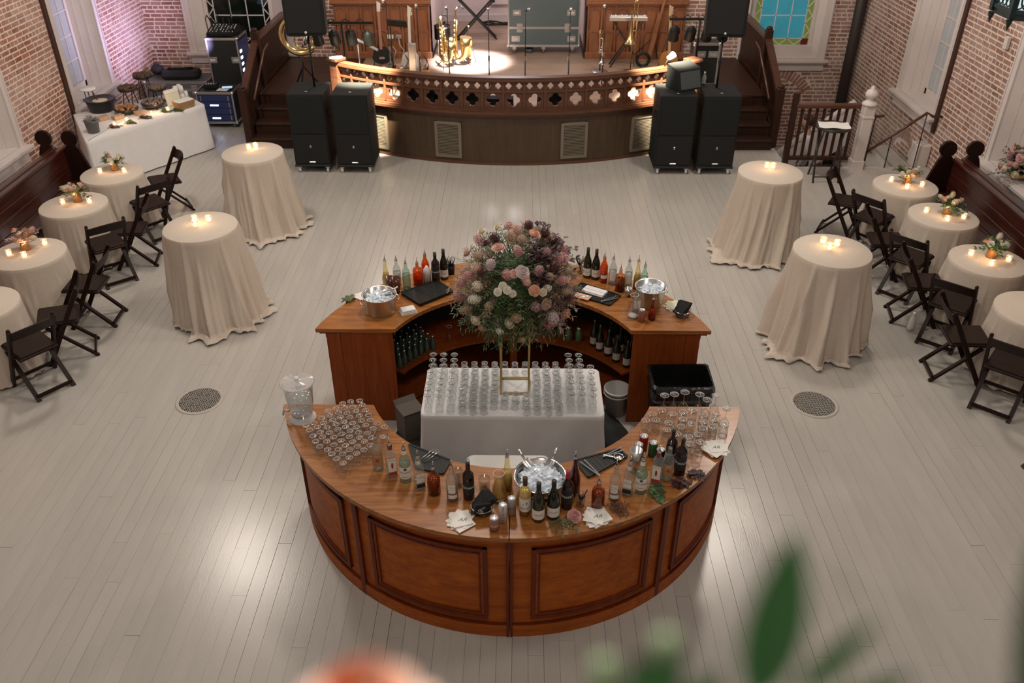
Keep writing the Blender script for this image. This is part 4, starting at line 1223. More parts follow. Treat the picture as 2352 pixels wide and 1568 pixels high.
        lb = G().bx(-0.026, 0.026, -0.0362, -0.0356, 0.075, 0.142).obj('paper_label', M['paper'], t)
        g = text_g('Jose', 0.010, 0.3); g.v = [(a, -0.0368, c + 0.130) for a, b, c in g.v]; g.obj('lettering', M['ink'], lb)
        g = text_g('Cuervo', 0.016, 0.3); g.v = [(a, -0.0368, c + 0.114) for a, b, c in g.v]; g.obj('lettering', M['ink'], lb)
        G().bx(-0.028, 0.028, -0.0366, -0.0356, 0.028, 0.062).obj('label_band', M['label_black'], t)
        G().lathe([(0.0158, 0.205), (0.0158, 0.235)], 14).obj('neck_label', M['paper'], t)
        pourer(t, 0.248)
    elif kind == 'bourbon':
        G().lathe([(0.0, 0.0), (0.041, 0.0), (0.043, 0.008), (0.043, 0.125), (0.038, 0.150), (0.018, 0.166), (0.0145, 0.175), (0.0145, 0.200)], 24).obj('glass_body', M['amber_glass'], t)
        liquid(0.0395, 0.125, 'liquor_amber')
        pourer(t, 0.200)
    elif kind == 'scotch':
        G().lathe([(0.0, 0.0), (0.037, 0.0), (0.0385, 0.008), (0.0385, 0.160), (0.033, 0.185), (0.020, 0.205), (0.0145, 0.232), (0.0145, 0.258)], 22).obj('glass_body', M['bottle_clear'], t)
        liquid(0.035, 0.062, 'liquor_amber')
        lb = label_patch(0.0390, 0.075, 0.145, 0.62, a=-0.15).obj('paper_label', M['paper'], t)
        text(lb, "Dewar's", 0.012, 0.0394, 0.125, 'ink', -0.15, 0.3); text(lb, 'White Label', 0.007, 0.0394, 0.105, 'ink', -0.15)
        label_patch(0.0390, 0.030, 0.060, 0.80).obj('lower_label', M['paper'], t)
        pourer(t, 0.258)
    elif kind == 'amber':
        G().lathe([(0.0, 0.0), (0.035, 0.0), (0.037, 0.008), (0.037, 0.165), (0.032, 0.190), (0.017, 0.212), (0.0145, 0.225), (0.0145, 0.255)], 22).obj('glass_body', M['bottle_clear'], t)
        liquid(0.034, 0.03, 'liquor_clear')
        lb = label_patch(0.0375, 0.045, 0.150, 1.2).obj('paper_label', M['label_amber'], t)
        text(lb, "Tito's", 0.016, 0.0379, 0.132, 'ink_white', 0, 0.2)
        wrap(G().lathe([(0.0, 0), (0.013, 0)], 6).xf(Matrix.Rotation(PI / 2, 4, 'X')), 0.0379, 0.095).obj('round_mark', M['label_red'], lb)
        pourer(t, 0.255)
    elif kind in ('orange', 'orange_fat', 'pink', 'gold', 'clear', 'greenish', 'brown', 'redsmall'):
        body, liq, lv = {'orange': ('orange_glass', 'liquor_orange', 0.15), 'orange_fat': ('orange_glass', 'liquor_orange', 0.10), 'pink': ('orange_glass', 'liquor_pink', 0.16), 'gold': ('pale_gold_glass', 'liquor_gold', 0.12),
                         'clear': ('bottle_clear', 'liquor_clear', 0.14), 'greenish': ('green_glass', 'liquor_clear', 0.15), 'brown': ('amber_glass', 'liquor_brown', 0.12), 'redsmall': ('orange_glass', 'liquor_red', 0.12)}[kind]
        if kind in ('orange_fat', 'brown'): pr = [(0.0, 0.0), (0.043, 0.0), (0.045, 0.008), (0.045, 0.135), (0.040, 0.160), (0.018, 0.175), (0.0145, 0.185), (0.0145, 0.21)]
        elif kind == 'redsmall': pr = [(0.0, 0.0), (0.034, 0.0), (0.036, 0.008), (0.034, 0.05), (0.016, 0.14), (0.013, 0.16), (0.013, 0.19)]
        elif kind == 'gold': pr = [(0.0, 0.0), (0.034, 0.0), (0.036, 0.008), (0.036, 0.10), (0.018, 0.20), (0.0145, 0.225), (0.0145, 0.27)]
        else: pr = [(0.0, 0.0), (0.035, 0.0), (0.037, 0.008), (0.037, 0.155), (0.030, 0.185), (0.016, 0.215), (0.0145, 0.23), (0.0145, 0.255)]
        G().lathe(pr, 20).obj('glass_body', M[body], t)
        rl = pr[2][0] - 0.0035
        if kind in ('redsmall', 'gold'):
            G().lathe([(0.0, 0.006), (rl, 0.007), (pr[3][0] - 0.003, pr[3][1]), ((pr[3][0] + pr[4][0]) / 2 - 0.003, (pr[3][1] + pr[4][1]) / 2), (0.0, (pr[3][1] + pr[4][1]) / 2)], 18).obj('liquid', M[liq], t)
        else: liquid(rl, lv, liq)
        if kind in ('pink', 'clear'):
            label_patch(0.0376, 0.05, 0.13 if kind == 'clear' else 0.085, 0.9).obj('paper_label', M['paper'], t)
        pourer(t, pr[-1][1])
    return t
mat('cordial_glass', (0.045, 0.006, 0.006), 0.08, coat=0.4)
mat('capsule_brown', (0.05, 0.02, 0.015), 0.4)
mat('wine_dark_olive', (0.022, 0.02, 0.008), 0.08, coat=0.3)
FB = [('amber', -1.018, 4.652, 'clear bottle with amber label and dark mark beside the tumbler block', 0.1),
      ('gin', -0.910, 4.583, 'square clear gin bottle with white label, next to the tumbler block', 0.35),
      ('rum', -0.804, 4.528, 'greenish rum bottle between square gin bottle and tequila bottle near the tumblers', 0.15),
      ('tequila', -0.698, 4.453, 'square clear tequila bottle with black band beside a squat bourbon, near the tumblers', 0.4),
      ('bourbon', -0.590, 4.401, 'squat amber bourbon bottle with pourer in front of the bar mat with straws', 0),
      ('scotch', -0.458, 4.345, 'clear whisky bottle with two white labels, beside the red wine and napkin caddy', 0.15),
      ('red_pour', -0.346, 4.355, 'dark red wine bottle with glass stopper behind the black napkin caddy', 0.25),
      ('gold', -0.080, 4.446, 'slim pale gold bottle with pourer behind the glass carafe', 0),
      ('white', 0.044, 4.206, 'white wine bottle with bird label in front of the ice bowl', 0),
      ('burg_green', 0.134, 4.152, 'dark olive wine bottle with low white label, middle of the ice bowl trio', 0),
      ('burg', 0.235, 4.176, 'black wine bottle with low white label in front of the ice bowl', 0.1),
      ('red', 0.331, 4.272, 'dark red wine bottle with bright red capsule beside the ice bowl', -0.15),
      ('gold_red', 0.388, 4.406, 'tall burgundy cordial bottle with pourer behind the stirrer cup', 0),
      ('bourbon', 0.544, 4.274, 'squat amber bourbon bottle with pourer behind the napkins with the pink rose', 0),
      ('scotch', 0.665, 4.357, 'clear whisky bottle with two white labels beside the bar mat with tongs', -0.1),
      ('tequila', 0.764, 4.410, 'square clear tequila bottle with black band, beside the greenish rum and the green leaves', -0.35),
      ('rum', 0.855, 4.429, 'greenish rum bottle behind the green leaf sprig', -0.15),
      ('gin', 0.978, 4.524, 'square clear gin bottle with white label, beside the soda cans', -0.35),
      ('amber', 1.060, 4.563, 'clear bottle with amber label and dark mark beside two red wines', -0.1),
      ('red_pour', 1.160, 4.622, 'dark red wine bottle with glass stopper, beside the dark leaves', -0.35),
      ('red_pour', 1.105, 4.718, 'dark red wine bottle half hidden behind its twin near the tall tumblers', -0.35)]
for k, x, y, lb, rz in FB:
    if k == 'gold_red':
        t = thing('bottle', lb, 'bottle', (x, y, BT), 0); t.scale = (BS,) * 3
        G().lathe([(0.0, 0.0), (0.037, 0.0), (0.039, 0.01), (0.038, 0.13), (0.022, 0.21), (0.0145, 0.245), (0.0145, 0.29)], 20).obj('glass_body', M['cordial_glass'], t)
        pourer(t, 0.29)
        continue
    bottle(k, x, y, BT, lb, rz)
RB = [('gold', -1.318, 7.330, 'small pale bottle with pourer at the counter rim behind the ice tub', 0),
      ('clear', -1.215, 7.375, 'clear labelled bottle with pourer behind the brown mixing cups', 0),
      ('greenish', -1.115, 7.310, 'greenish clear bottle with pourer beside the fat orange bottle', 0),
      ('orange_fat', -1.015, 7.400, 'fat bright orange liqueur bottle beside the white salt shaker', 0),
      ('orange', -0.945, 7.500, 'tall slim orange aperitif bottle behind the white salt shaker', 0),
      ('red_named', -0.840, 7.455, 'dark wine bottle standing behind the black tray, next to the white shaker', 0),
      ('burg', -0.762, 7.520, 'black wine bottle beside the black straw cup with yellow glow', 0),
      ('burg_green', 0.682, 7.570, 'dark olive wine bottle beside the black straw cup opposite the flowers', 0),
      ('burg', 0.765, 7.535, 'black wine bottle with low white label beside the orange aperitif and tool mat', 0),
      ('pink', 0.840, 7.465, 'bright orange aperitif bottle beside a clear labelled bottle and dark wines', 0),
      ('clear', 0.925, 7.425, 'clear bottle with white label between orange aperitif and brown bottle', 0),
      ('brown', 0.985, 7.290, 'fat brown liqueur bottle with pourer above the tool mat', 0),
      ('clear', 1.075, 7.375, 'clear vodka bottle with white label behind the small steel tin', 0),
      ('gold', 1.160, 7.345, 'pale yellow bottle with pourer behind the steel ice bucket', 0),
      ('greenish', 1.215, 7.270, 'pale green bottle with pourer at the rim behind the ice bucket', 0),
      ('clear', 1.105, 6.885, 'clear syrup bottle with pourer standing against the ice bucket', 0),
      ('redsmall', 1.232, 6.755, 'small conical red bitters bottle in front of the ice bucket', 0)]
for k, x, y, lb, rz in RB: bottle(k, x, y, BT, lb, rz)
# ---------------------------------------------------------------- cans, carafes, cups
def can(x, y, h, r, m, label, txt=None, tm='ink_white', rz=0.0, vert=False):
    t = thing('drink_can', label, 'can', (x, y, BT), rz)
    G().lathe([(0.0, 0.0), (r * 0.8, 0.0), (r, 0.006), (r, h - 0.012), (r * 0.82, h - 0.001)], 20).obj('body', m, t)
    G().lathe([(r * 0.84, h - 0.001), (r * 0.84, h + 0.001), (r * 0.78, h), (r * 0.76, h - 0.004), (0.0, h - 0.004)], 20).obj('lid', M['aluminium'], t)
    G().cbx(-0.006, 0.006, -0.012, 0.008, h - 0.004, h - 0.002, 0.001).obj('pull_tab', M['chrome'], t)
    if txt:
        g = text_g(txt, r * 0.8)
        if vert: g.v = [(c, b, -a) for a, b, c in g.v]
        wrap(g, r + 0.0006, h * 0.5).obj('lettering', M[tm], t)
    return t
mat('can_white', (0.62, 0.58, 0.56), 0.3, 0.3); mat('can_red', (0.30, 0.02, 0.015), 0.3, 0.3); mat('can_green', (0.03, 0.14, 0.05), 0.3, 0.3)
mat('can_pink', (0.36, 0.16, 0.13), 0.3, 0.3); mat('can_silver', (0.5, 0.5, 0.52), 0.3, 0.8); mat('can_black', (0.02, 0.02, 0.025), 0.3, 0.3)
can(-0.104, 4.127, 0.155, 0.030, M['can_white'], 'tall slim white can beside the small pink can', 'WHITE CLAW', 'ink', 0, True)
can(-0.046, 4.195, 0.150, 0.030, M['can_silver'], 'silver grey slim can standing behind the slim white can', 'high noon', 'ink', 0, False)
can(-0.160, 4.055, 0.105, 0.034, M['can_pink'], 'short pink and brown can beside the front napkin stack', 'YUM', 'ink_white')
can(0.929, 4.888, 0.125, 0.034, M['can_red'], 'red soda can beside the upturned tumblers')
can(0.990, 4.815, 0.125, 0.034, M['can_green'], 'green soda can behind the square gin bottle')
can(0.880, 4.795, 0.125, 0.034, M['can_silver'], 'plain silver soda can behind the steel shaker')
can(1.030, 4.735, 0.125, 0.034, M['can_black'], 'black soda can between gin bottle and red wines')
can(1.131, 6.720, 0.120, 0.034, M['can_pink'], 'pinkish soda can in front of the empty glass carafe')
def carafe(x, y, label, liq=True):
    t = thing('carafe', label, 'carafe', (x, y, BT))
    pr = [(0.0, 0.0), (0.046, 0.0), (0.049, 0.008), (0.050, 0.05), (0.044, 0.11), (0.031, 0.17), (0.031, 0.20), (0.038, 0.235)]
    G().lathe(pr, 24).obj('glass_body', M['clear_glass'], t)
    G().tube([(0.038 * math.cos(i * PI / 12), 0.038 * math.sin(i * PI / 12), 0.235) for i in range(24)], 0.002, 5, closed=True).obj('lip', M['glass_edge'], t)
    if liq: G().lathe([(0.0, 0.022), (0.045, 0.022), (0.047, 0.05), (0.041, 0.11), (0.029, 0.165), (0.0, 0.165)], 20).obj('liquid', M['carafe_wine'], t)
    G().lathe([(0.0, 0.003), (0.044, 0.004), (0.046, 0.018), (0.0, 0.020)], 20).obj('thick_base', M['glass_edge'], t)
    return t
glass('carafe_wine', (0.86, 0.70, 0.36), body=0.25, bodycol=(0.6, 0.45, 0.18))
carafe(-0.135, 4.345, 'glass carafe of pale gold juice beside the ice bowl')
carafe(1.062, 6.795, 'empty glass carafe in front of the steel ice bucket', False)
def cup(nm, x, y, z, h, r0, r1, m, label, cat, sticks=0, sm='black_plastic', sl=0.13):
    t = thing(nm, label, cat, (x, y, z))
    G().lathe([(0.0, 0.0), (r0, 0.0), (r1, h), (r1 - 0.002, h), (r0 - 0.003, 0.006), (0.0, 0.006)], 20).obj('cup', M[m], t)
    rr = random.Random(int(x * 977))
    for i in range(sticks):
        a = rr.uniform(0, 2 * PI); e = rr.uniform(0.2, 0.9) * r0; f = r1 + rr.uniform(0.0, 0.02); b = a + rr.uniform(-0.6, 0.6)
        G().tube([(-e * math.cos(a), -e * math.sin(a), 0.012), (f * math.cos(b), f * math.sin(b), sl + rr.uniform(-0.01, 0.015))], 0.003, 5).obj('straw', M[sm], t)
    return t
cup('straw_cup', 0.425, 4.285, BT, 0.085, 0.030, 0.036, 'clear_glass', 'small glass cup of black stirrers beside the red capsule wine', 'cup', 10)
cup('straw_cup', -0.700, 7.615, BT, 0.10, 0.033, 0.040, 'black_plastic', 'black cup of black straws beside the black wine bottle', 'cup', 16, sl=0.17)
cup('straw_cup', 0.617, 7.655, BT, 0.10, 0.033, 0.040, 'clear_glass', 'glass cup of black straws on the counter opposite the yellow glow', 'cup', 18, sl=0.17)
mat('cup_brown', (0.10, 0.03, 0.015), 0.15, coat=0.4)
cup('mixing_cup', -1.265, 7.250, BT, 0.155, 0.030, 0.044, 'cup_brown', 'tall brown mixing cup next to the ice tub', 'cup')
cup('mixing_cup', -1.205, 7.225, BT, 0.165, 0.030, 0.046, 'cup_brown', 'tall dark brown mixing cup by the black tray corner', 'cup')
cup('cocktail_shaker', 0.838, 4.640, BT, 0.20, 0.032, 0.044, 'steel', 'steel cocktail shaker tin between the rum bottle and the silver can', 'shaker')
cup('jigger_tin', 1.060, 7.185, BT, 0.085, 0.030, 0.036, 'steel', 'small steel tin on the counter beside the tool mat', 'tin')
cup('highball_glass', -0.425, 4.470, BT, 0.15, 0.030, 0.036, 'clear_glass', 'tall empty highball glass behind the whisky bottle near the straws mat', 'glass')
cup('highball_glass', -0.240, 4.440, BT, 0.10, 0.036, 0.044, 'clear_glass', 'low clear glass behind the black napkin caddy', 'glass')
t = thing('salt_shaker', 'white plastic shaker with a rounded lid behind the black tray', 'shaker', (-0.925, 7.430, BT))
G().lathe([(0.0, 0.0), (0.040, 0.0), (0.040, 0.12), (0.034, 0.13)], 18).obj('body', M['can_white'], t)
G().lathe([(0.036, 0.128), (0.034, 0.15), (0.018, 0.172), (0.012, 0.185), (0.0, 0.187)], 18).obj('lid', M['paper'], t)
# ---------------------------------------------------------------- ice vessels
icem = []
for q in range(4):
    r_ = random.Random(q + 50)
    g = G(); g.bx(-0.5, 0.5, -0.5, 0.5, -0.5, 0.5); g.v = [(x * 0.03 + r_.uniform(-.004, .004), y * 0.03 + r_.uniform(-.004, .004), z * 0.024 + r_.uniform(-.004, .004)) for x, y, z in g.v]
    icem.append(g)
def ice_heap(t, r, z, seed, n, dome):
    rr = random.Random(seed)
    g = G()
    g.lathe([(r, z - 0.03), (r * 0.8, z + dome * 0.4), (r * 0.45, z + dome * 0.85), (0.0, z + dome)], 20)
    g.obj('ice_bed', M['ice'], t)
    h = G()
    for i in range(n):
        a = rr.uniform(0, 2 * PI); d = r * math.sqrt(rr.random()) * 0.92
        zz = z + dome * (1 - (d / r) ** 1.6) + rr.uniform(-0.004, 0.012)
        h.mix(icem[i % 4], T(d * math.cos(a), d * math.sin(a), zz) @ Matrix.Rotation(rr.uniform(0, 3), 4, Vector((rr.uniform(-1, 1), rr.uniform(-1, 1), rr.uniform(-1, 1)))))
    stuff(h.obj('ice_cubes', M['ice'], t))
def scoop(x, y, z, rz, label, tilt=-0.5):
    t = thing('ice_scoop', label, 'scoop', (x, y, z), rot=(0, tilt, rz))
    G().lathe([(0.030, -0.05), (0.032, 0.05)], 12, a0=PI, a1=2 * PI).xf(Matrix.Rotation(PI / 2, 4, 'Y')).xf(Matrix.Rotation(PI / 2, 4, 'X')).obj('blade', M['steel'], t)
    G().tube([(0.05, 0, 0.0), (0.13, 0, 0.02)], [0.008, 0.010], 8).obj('handle', M['steel'], t)
    return t
t = thing('ice_bowl', 'polished steel bowl heaped with ice behind the wine trio', 'bowl', (0.150, 4.430, BT))
G().lathe([(0.0, 0.0), (0.09, 0.0), (0.125, 0.025), (0.160, 0.08), (0.177, 0.138), (0.186, 0.142), (0.186, 0.146), (0.174, 0.143), (0.156, 0.085), (0.12, 0.03), (0.0, 0.008)], 36).obj('bowl', M['chrome'], t)
ice_heap(t, 0.155, 0.095, 3, 150, 0.05)
scoop(0.075, 4.525, BT + 0.155, 2.4, 'steel scoop pushed into the ice bowl near the white cutting board')
scoop(0.215, 4.520, BT + 0.160, 1.0, 'second clear steel scoop in the ice bowl, toward the bar mat')
def tub(nm, x, y, r, h, taper, label, seed):
    t = thing(nm, label, 'ice bucket', (x, y, BT))
    G().lathe([(0.0, 0.0), (r * taper, 0.0), (r * (taper + 0.02), 0.006), (r * 0.98, h - 0.01), (r * 1.04, h), (r * 1.04, h + 0.004), (r * 0.96, h), (r * (taper - 0.02), 0.012), (0.0, 0.012)], 36).obj('bucket', M['steel'], t)
    for s in (0, 1):
        a = 0.35 + s * PI + PI
        p = [(r * 1.0, -0.05), (r * 1.12, -0.045), (r * 1.16, 0.0), (r * 1.12, 0.045), (r * 1.0, 0.05)]
        G().tube([(q * math.cos(a) - w * math.sin(a), q * math.sin(a) + w * math.cos(a), h * 0.66) for q, w in p], 0.005, 6).obj('handle', M['steel'], t)
    ice_heap(t, r * 0.86, h * 0.72, seed, 90, 0.03)
    return t
tub('ice_tub', -1.318, 6.885, 0.158, 0.175, 0.92, 'wide steel tub of ice beside the folded white towel', 5)
scoop(-1.262, 6.905, BT + 0.185, 0.2, 'steel scoop lying on the ice in the wide tub', -0.2)
tub('ice_bucket', 1.245, 7.020, 0.148, 0.20, 0.72, 'tapered steel bucket of ice near the black napkin basket', 6)
# ---------------------------------------------------------------- mats, towels, boards, tools
def slab(nm, pts, z0, z1, m, label, cat):
    t = thing(nm, label, cat, (0, 0, z0))
    cx = sum(p[0] for p in pts) / 4; cy = sum(p[1] for p in pts) / 4
    t.location = (cx, cy, z0)
    q = [(p[0] - cx, p[1] - cy) for p in pts]
    a = sum(q[i][0] * q[(i + 1) % 4][1] - q[(i + 1) % 4][0] * q[i][1] for i in range(4))
    if a < 0: q = q[::-1]
    G().prism(q, 0.0, z1 - z0).obj('pad', M[m], t)
    g = G()
    for i in range(4):
        p0, p1 = q[i], q[(i + 1) % 4]
        g2 = G().bar((p0[0], p0[1], z1 - z0), (p1[0], p1[1], z1 - z0), 0.014, 0.010).obj('raised_edge', M['black_plastic'], t)
    for i in range(1, 10):
        k = i / 10
        a0 = (q[0][0] + (q[1][0] - q[0][0]) * k, q[0][1] + (q[1][1] - q[0][1]) * k); b0 = (q[3][0] + (q[2][0] - q[3][0]) * k, q[3][1] + (q[2][1] - q[3][1]) * k)
        g.bar((a0[0], a0[1], z1 - z0), (b0[0], b0[1], z1 - z0), 0.010, 0.003)
    stuff(g.obj('ribs', M['black_plastic'], t))
    return t
slab('bar_mat', [(-0.825, 4.905), (-0.50, 4.73), (-0.545, 4.585), (-0.745, 4.65)], BT, BT + 0.014, 'black_plastic', 'black rubber bar mat holding metal straws near the tumblers', 'bar mat')
slab('bar_mat', [(0.41, 4.735), (0.745, 4.870), (0.80, 4.790), (0.50, 4.560)], BT, BT + 0.014, 'black_plastic', 'black rubber bar mat with tongs behind the whisky bottles', 'bar mat')
slab('bar_mat', [(-1.155, 7.180), (-0.83, 7.420), (-0.655, 7.215), (-0.950, 6.955)], BT, BT + 0.030, 'black_plastic', 'bare black bar tray beside the wide ice tub', 'bar mat')
slab('bar_mat', [(0.470, 7.220), (0.615, 7.415), (0.985, 7.165), (0.860, 6.985)], BT, BT + 0.014, 'black_plastic', 'black bar mat with towel and bar tools on it', 'bar mat')
def rod(nm, p, q, r, m, label, cat):
    c = [(a + b) / 2 for a, b in zip(p, q)]
    o = G().tube([tuple(a - d for a, d in zip(p, c)), tuple(b - d for b, d in zip(q, c))], r, 6).obj(nm, M[m], None, c)
    return tag(o, label, cat)
for i in range(3):
    o = rod('metal_straw', (-0.73 + i * 0.02, 4.72 - i * 0.012, BT + 0.018), (-0.61 + i * 0.02, 4.84 - i * 0.03, BT + 0.05 + 0.01 * i), 0.003, 'chrome', 'thin metal straw lying on the bar mat near the tumblers', 'straw')
    o['group'] = 'metal straws on the bar mat'
def tongs(x, y, z, rz, label, sc=1.0):
    t = thing('tongs', label, 'tongs', (x, y, z), rz); t.scale = (sc,) * 3
    for s in (-1, 1): G().bar((-0.09, s * 0.003, 0.006), (0.09, s * 0.018, 0.006), 0.009, 0.004).obj('arm', M['chrome'], t)
    G().ball((-0.09, 0, 0.006), 0.008, 8, 5).obj('hinge', M['chrome'], t)
tongs(0.700, 4.815, BT + 0.020, 0.55, 'steel tongs on the mat behind the tequila bottle')
tongs(0.520, 4.640, BT + 0.022, 2.2, 'steel bar spoon tongs on the mat behind the bourbon bottle', 1.1)
tongs(0.870, 7.075, BT + 0.020, 0.5, 'steel bottle opener tongs on the towel mat')
tongs(0.925, 7.120, BT + 0.020, 1.0, 'short steel tongs among the tools on the towel mat', 0.7)
t = thing('strainer', 'coiled steel cocktail strainer on the mat beside the tequila bottle', 'strainer', (0.735, 4.765, BT + 0.022))
G().lathe([(0.0, 0.0), (0.035, 0.0), (0.035, 0.003), (0.0, 0.003)], 18).obj('plate', M['steel'], t)
G().tube([(0.035 * math.cos(i * 0.52), 0.035 * math.sin(i * 0.52), 0.007) for i in range(12)], 0.004, 6, closed=True).obj('coil', M['chrome'], t)
G().bar((-0.03, 0, 0.002), (-0.11, 0.02, 0.006), 0.014, 0.003).obj('handle', M['steel'], t)
t = thing('bar_towel', 'folded white bar towel lying on the tool mat', 'towel', (0.735, 7.225, BT + 0.016), -0.55)
for i in range(2): G().cbx(-0.115, 0.115, -0.062 + i * 0.006, 0.062 - i * 0.004, i * 0.011, i * 0.011 + 0.011, 0.004).obj('fold', M['white_cloth'], t)
G().cbx(-0.116, 0.116, -0.012, -0.006, 0.018, 0.0225, 0.001).obj('stripe', M['can_silver'], t)
t = thing('bar_towel', 'crumpled white towel in front of the wide ice tub', 'towel', (-1.055, 6.850, BT), 0.4)
for i in range(3): G().cbx(-0.075 + i * 0.006, 0.08 - i * 0.004, -0.05 + i * 0.004, 0.05, i * 0.014, i * 0.014 + 0.014, 0.006).obj('fold', M['white_cloth'], t)
t = thing('note_card', 'peach printed card and coins on the tool mat edge', 'card', (0.610, 7.135, BT + 0.016), -0.5)
G().cbx(-0.08, 0.08, -0.045, 0.045, 0.0, 0.006, 0.001).obj('card', mat('peach', (0.62, 0.33, 0.22), 0.6), t)
for i, (a, b) in enumerate(((-0.03, 0.01), (0.02, -0.01), (0.045, 0.02))): G().lathe([(0.0, 0.006), (0.018, 0.006), (0.018, 0.010), (0.0, 0.010)], 14, (a, b, 0)).obj('coin', M['paper'], t)
# cooler seen behind the front counter
t = thing('cooler', 'white picnic cooler lid showing behind the front counter', 'cooler', (-0.085, 5.03, 0.0))
G().cbx(-0.31, 0.31, -0.17, 0.17, 0.0, 0.66, 0.02).obj('body', M['white_paint'], t)
G().cbx(-0.33, 0.33, -0.19, 0.19, 0.66, 0.74, 0.03).obj('lid', M['paper'], t)
for a in (-0.22, 0.2): G().cbx(a - 0.05, a + 0.05, -0.10, -0.04, 0.74, 0.747, 0.002).obj('cup_recess', M['can_white'], t)
# ---------------------------------------------------------------- napkins
def napkins(x, y, rz, label, m='paper', n=7, mono=True, z=BT):
    t = thing('napkin_stack', label, 'napkins', (x, y, z), rz)
    rr = random.Random(int(x * 1000))
    for i in range(n):
        G().bx(-0.068, 0.068, -0.068, 0.068, 0.0, 0.0028).obj('napkin', M[m], t, (rr.uniform(-0.02, 0.02), rr.uniform(-0.02, 0.02), i * 0.003), rr.uniform(-0.9, 0.9) if i < n - 1 else 0.0)
    if mono:
        g = text_g('AR', 0.045, 0.45); zt = n * 0.003 + 0.0005
        g.v = [(a, c, zt) for a, b, c in g.v]; g.obj('monogram', M['ink_green'], t, (0, 0, 0), -rz)
    return t
napkins(-0.378, 4.118, 0.35, 'fanned stack of white monogrammed napkins beside the short pink can')
napkins(0.535, 4.160, -0.3, 'fanned stack of white monogrammed napkins beside the pink rose')
napkins(1.470, 4.880, 0.15, 'white monogrammed napkin stack at the rounded counter tip', n=9)
napkins(1.472, 6.980, 0.5, 'cream napkins peeking out behind the black napkin basket', 'cream_paper', 5, False)
napkins(-1.515, 7.140, 0.3, 'loose white napkins behind the wide ice tub, by the lime leaves', 'paper', 4, False)
napkins(-1.405, 7.250, 0.9, 'loose white napkins behind the wide ice tub, toward the pale bottle', 'paper', 4, False)
def basket(x, y, rz, label, logo):
    t = thing('napkin_basket', label, 'basket', (x, y, BT), rz)
    for k, (r, z) in enumerate(((0.055, 0.004), (0.068, 0.035), (0.078, 0.062))):
        G().tube([(r * math.cos(i * PI / 12), r * math.sin(i * PI / 12), z) for i in range(24)], 0.0025, 5, closed=True).obj('wire_ring', M['black_metal' if k < 2 else 'chrome'], t)
    for i in range(14):
        a = 2 * PI * i / 14
        G().tube([(0.055 * math.cos(a), 0.055 * math.sin(a), 0.004), (0.078 * math.cos(a), 0.078 * math.sin(a), 0.062)], 0.0018, 4).obj('wire', M['black_metal'], t)
    rr = random.Random(4)
    for i in range(12):
        k = i / 11
        m = T(-0.045 + 0.09 * k, 0.03 * k, 0.075 + 0.012 * math.sin(k * 3)) @ Rz(rr.uniform(-0.25, 0.25) + 0.5 * k) @ Matrix.Rotation(-0.9 + 0.35 * k, 4, 'Y')
        G().bx(-0.052, 0.052, -0.058, 0.058, -0.003, 0.003).xf(m).obj('napkin', M['black_paper'], t)
    if logo:
        gg = text_g('BROS', 0.022); gg2 = text_g('&', 0.030)
        for g, dz, mm in ((gg, 0.0, 'ink_white'), (gg2, -0.020, 'ink_white')):
            g.v = [(a * math.cos(0.5) - c * math.sin(0.5) - 0.015, -0.062, a * math.sin(0.5) + c * math.cos(0.5) + 0.085 + dz) for a, b, c in g.v]
            g.obj('lettering', M[mm], t)
        G().cbx(-0.06, 0.05, -0.0615, -0.045, 0.045, 0.125, 0.004).obj('front_napkin', M['black_paper'], t)
    return t
basket(-0.245, 4.215, 0.2, 'wire basket of black cocktail napkins beside the carafe', True)
basket(1.530, 6.815, 0.6, 'wire basket of black cocktail napkins on the bar behind the trash bin', False)
# ---------------------------------------------------------------- water dispenser
t = thing('water_dispenser', 'clear plastic drink dispenser with steel tap at the counter tip', 'dispenser', (-1.700, 5.240, BT))
G().lathe([(0.0, 0.0), (0.105, 0.0), (0.105, 0.004), (0.085, 0.012), (0.082, 0.05), (0.0, 0.052)], 32).obj('stand', M['glass_edge'], t)
G().lathe([(0.0, 0.054), (0.086, 0.054), (0.090, 0.065), (0.118, 0.34), (0.120, 0.345)], 32).obj('jar', M['clear_glass'], t)
G().lathe([(0.0, 0.060), (0.085, 0.062), (0.088, 0.075), (0.106, 0.235), (0.0, 0.235)], 32).obj('water', M['water'], t)
glass('lid_clear', (0.96, 0.96, 0.96), body=0.22, bodycol=(0.95, 0.93, 0.92), rough=0.08)
ld = G().lathe([(0.0, 0.352), (0.045, 0.352), (0.050, 0.347), (0.126, 0.347), (0.132, 0.340), (0.122, 0.338)], 32).obj('lid', M['lid_clear'], t)
G().lathe([(0.018, 0.352), (0.016, 0.372), (0.028, 0.384), (0.0, 0.388)], 14).obj('lid_knob', M['glass_edge'], ld)
tp = G().tube([(-0.085, -0.02, 0.085), (-0.135, -0.03, 0.085)], 0.011, 8).obj('tap', M['steel'], t)
G().tube([(-0.132, -0.03, 0.085), (-0.140, -0.032, 0.050)], 0.009, 8).obj('tap_spout', M['steel'], tp)
G().bar((-0.132, -0.03, 0.095), (-0.122, -0.028, 0.135), 0.016, 0.008).obj('tap_lever', M['steel'], tp)
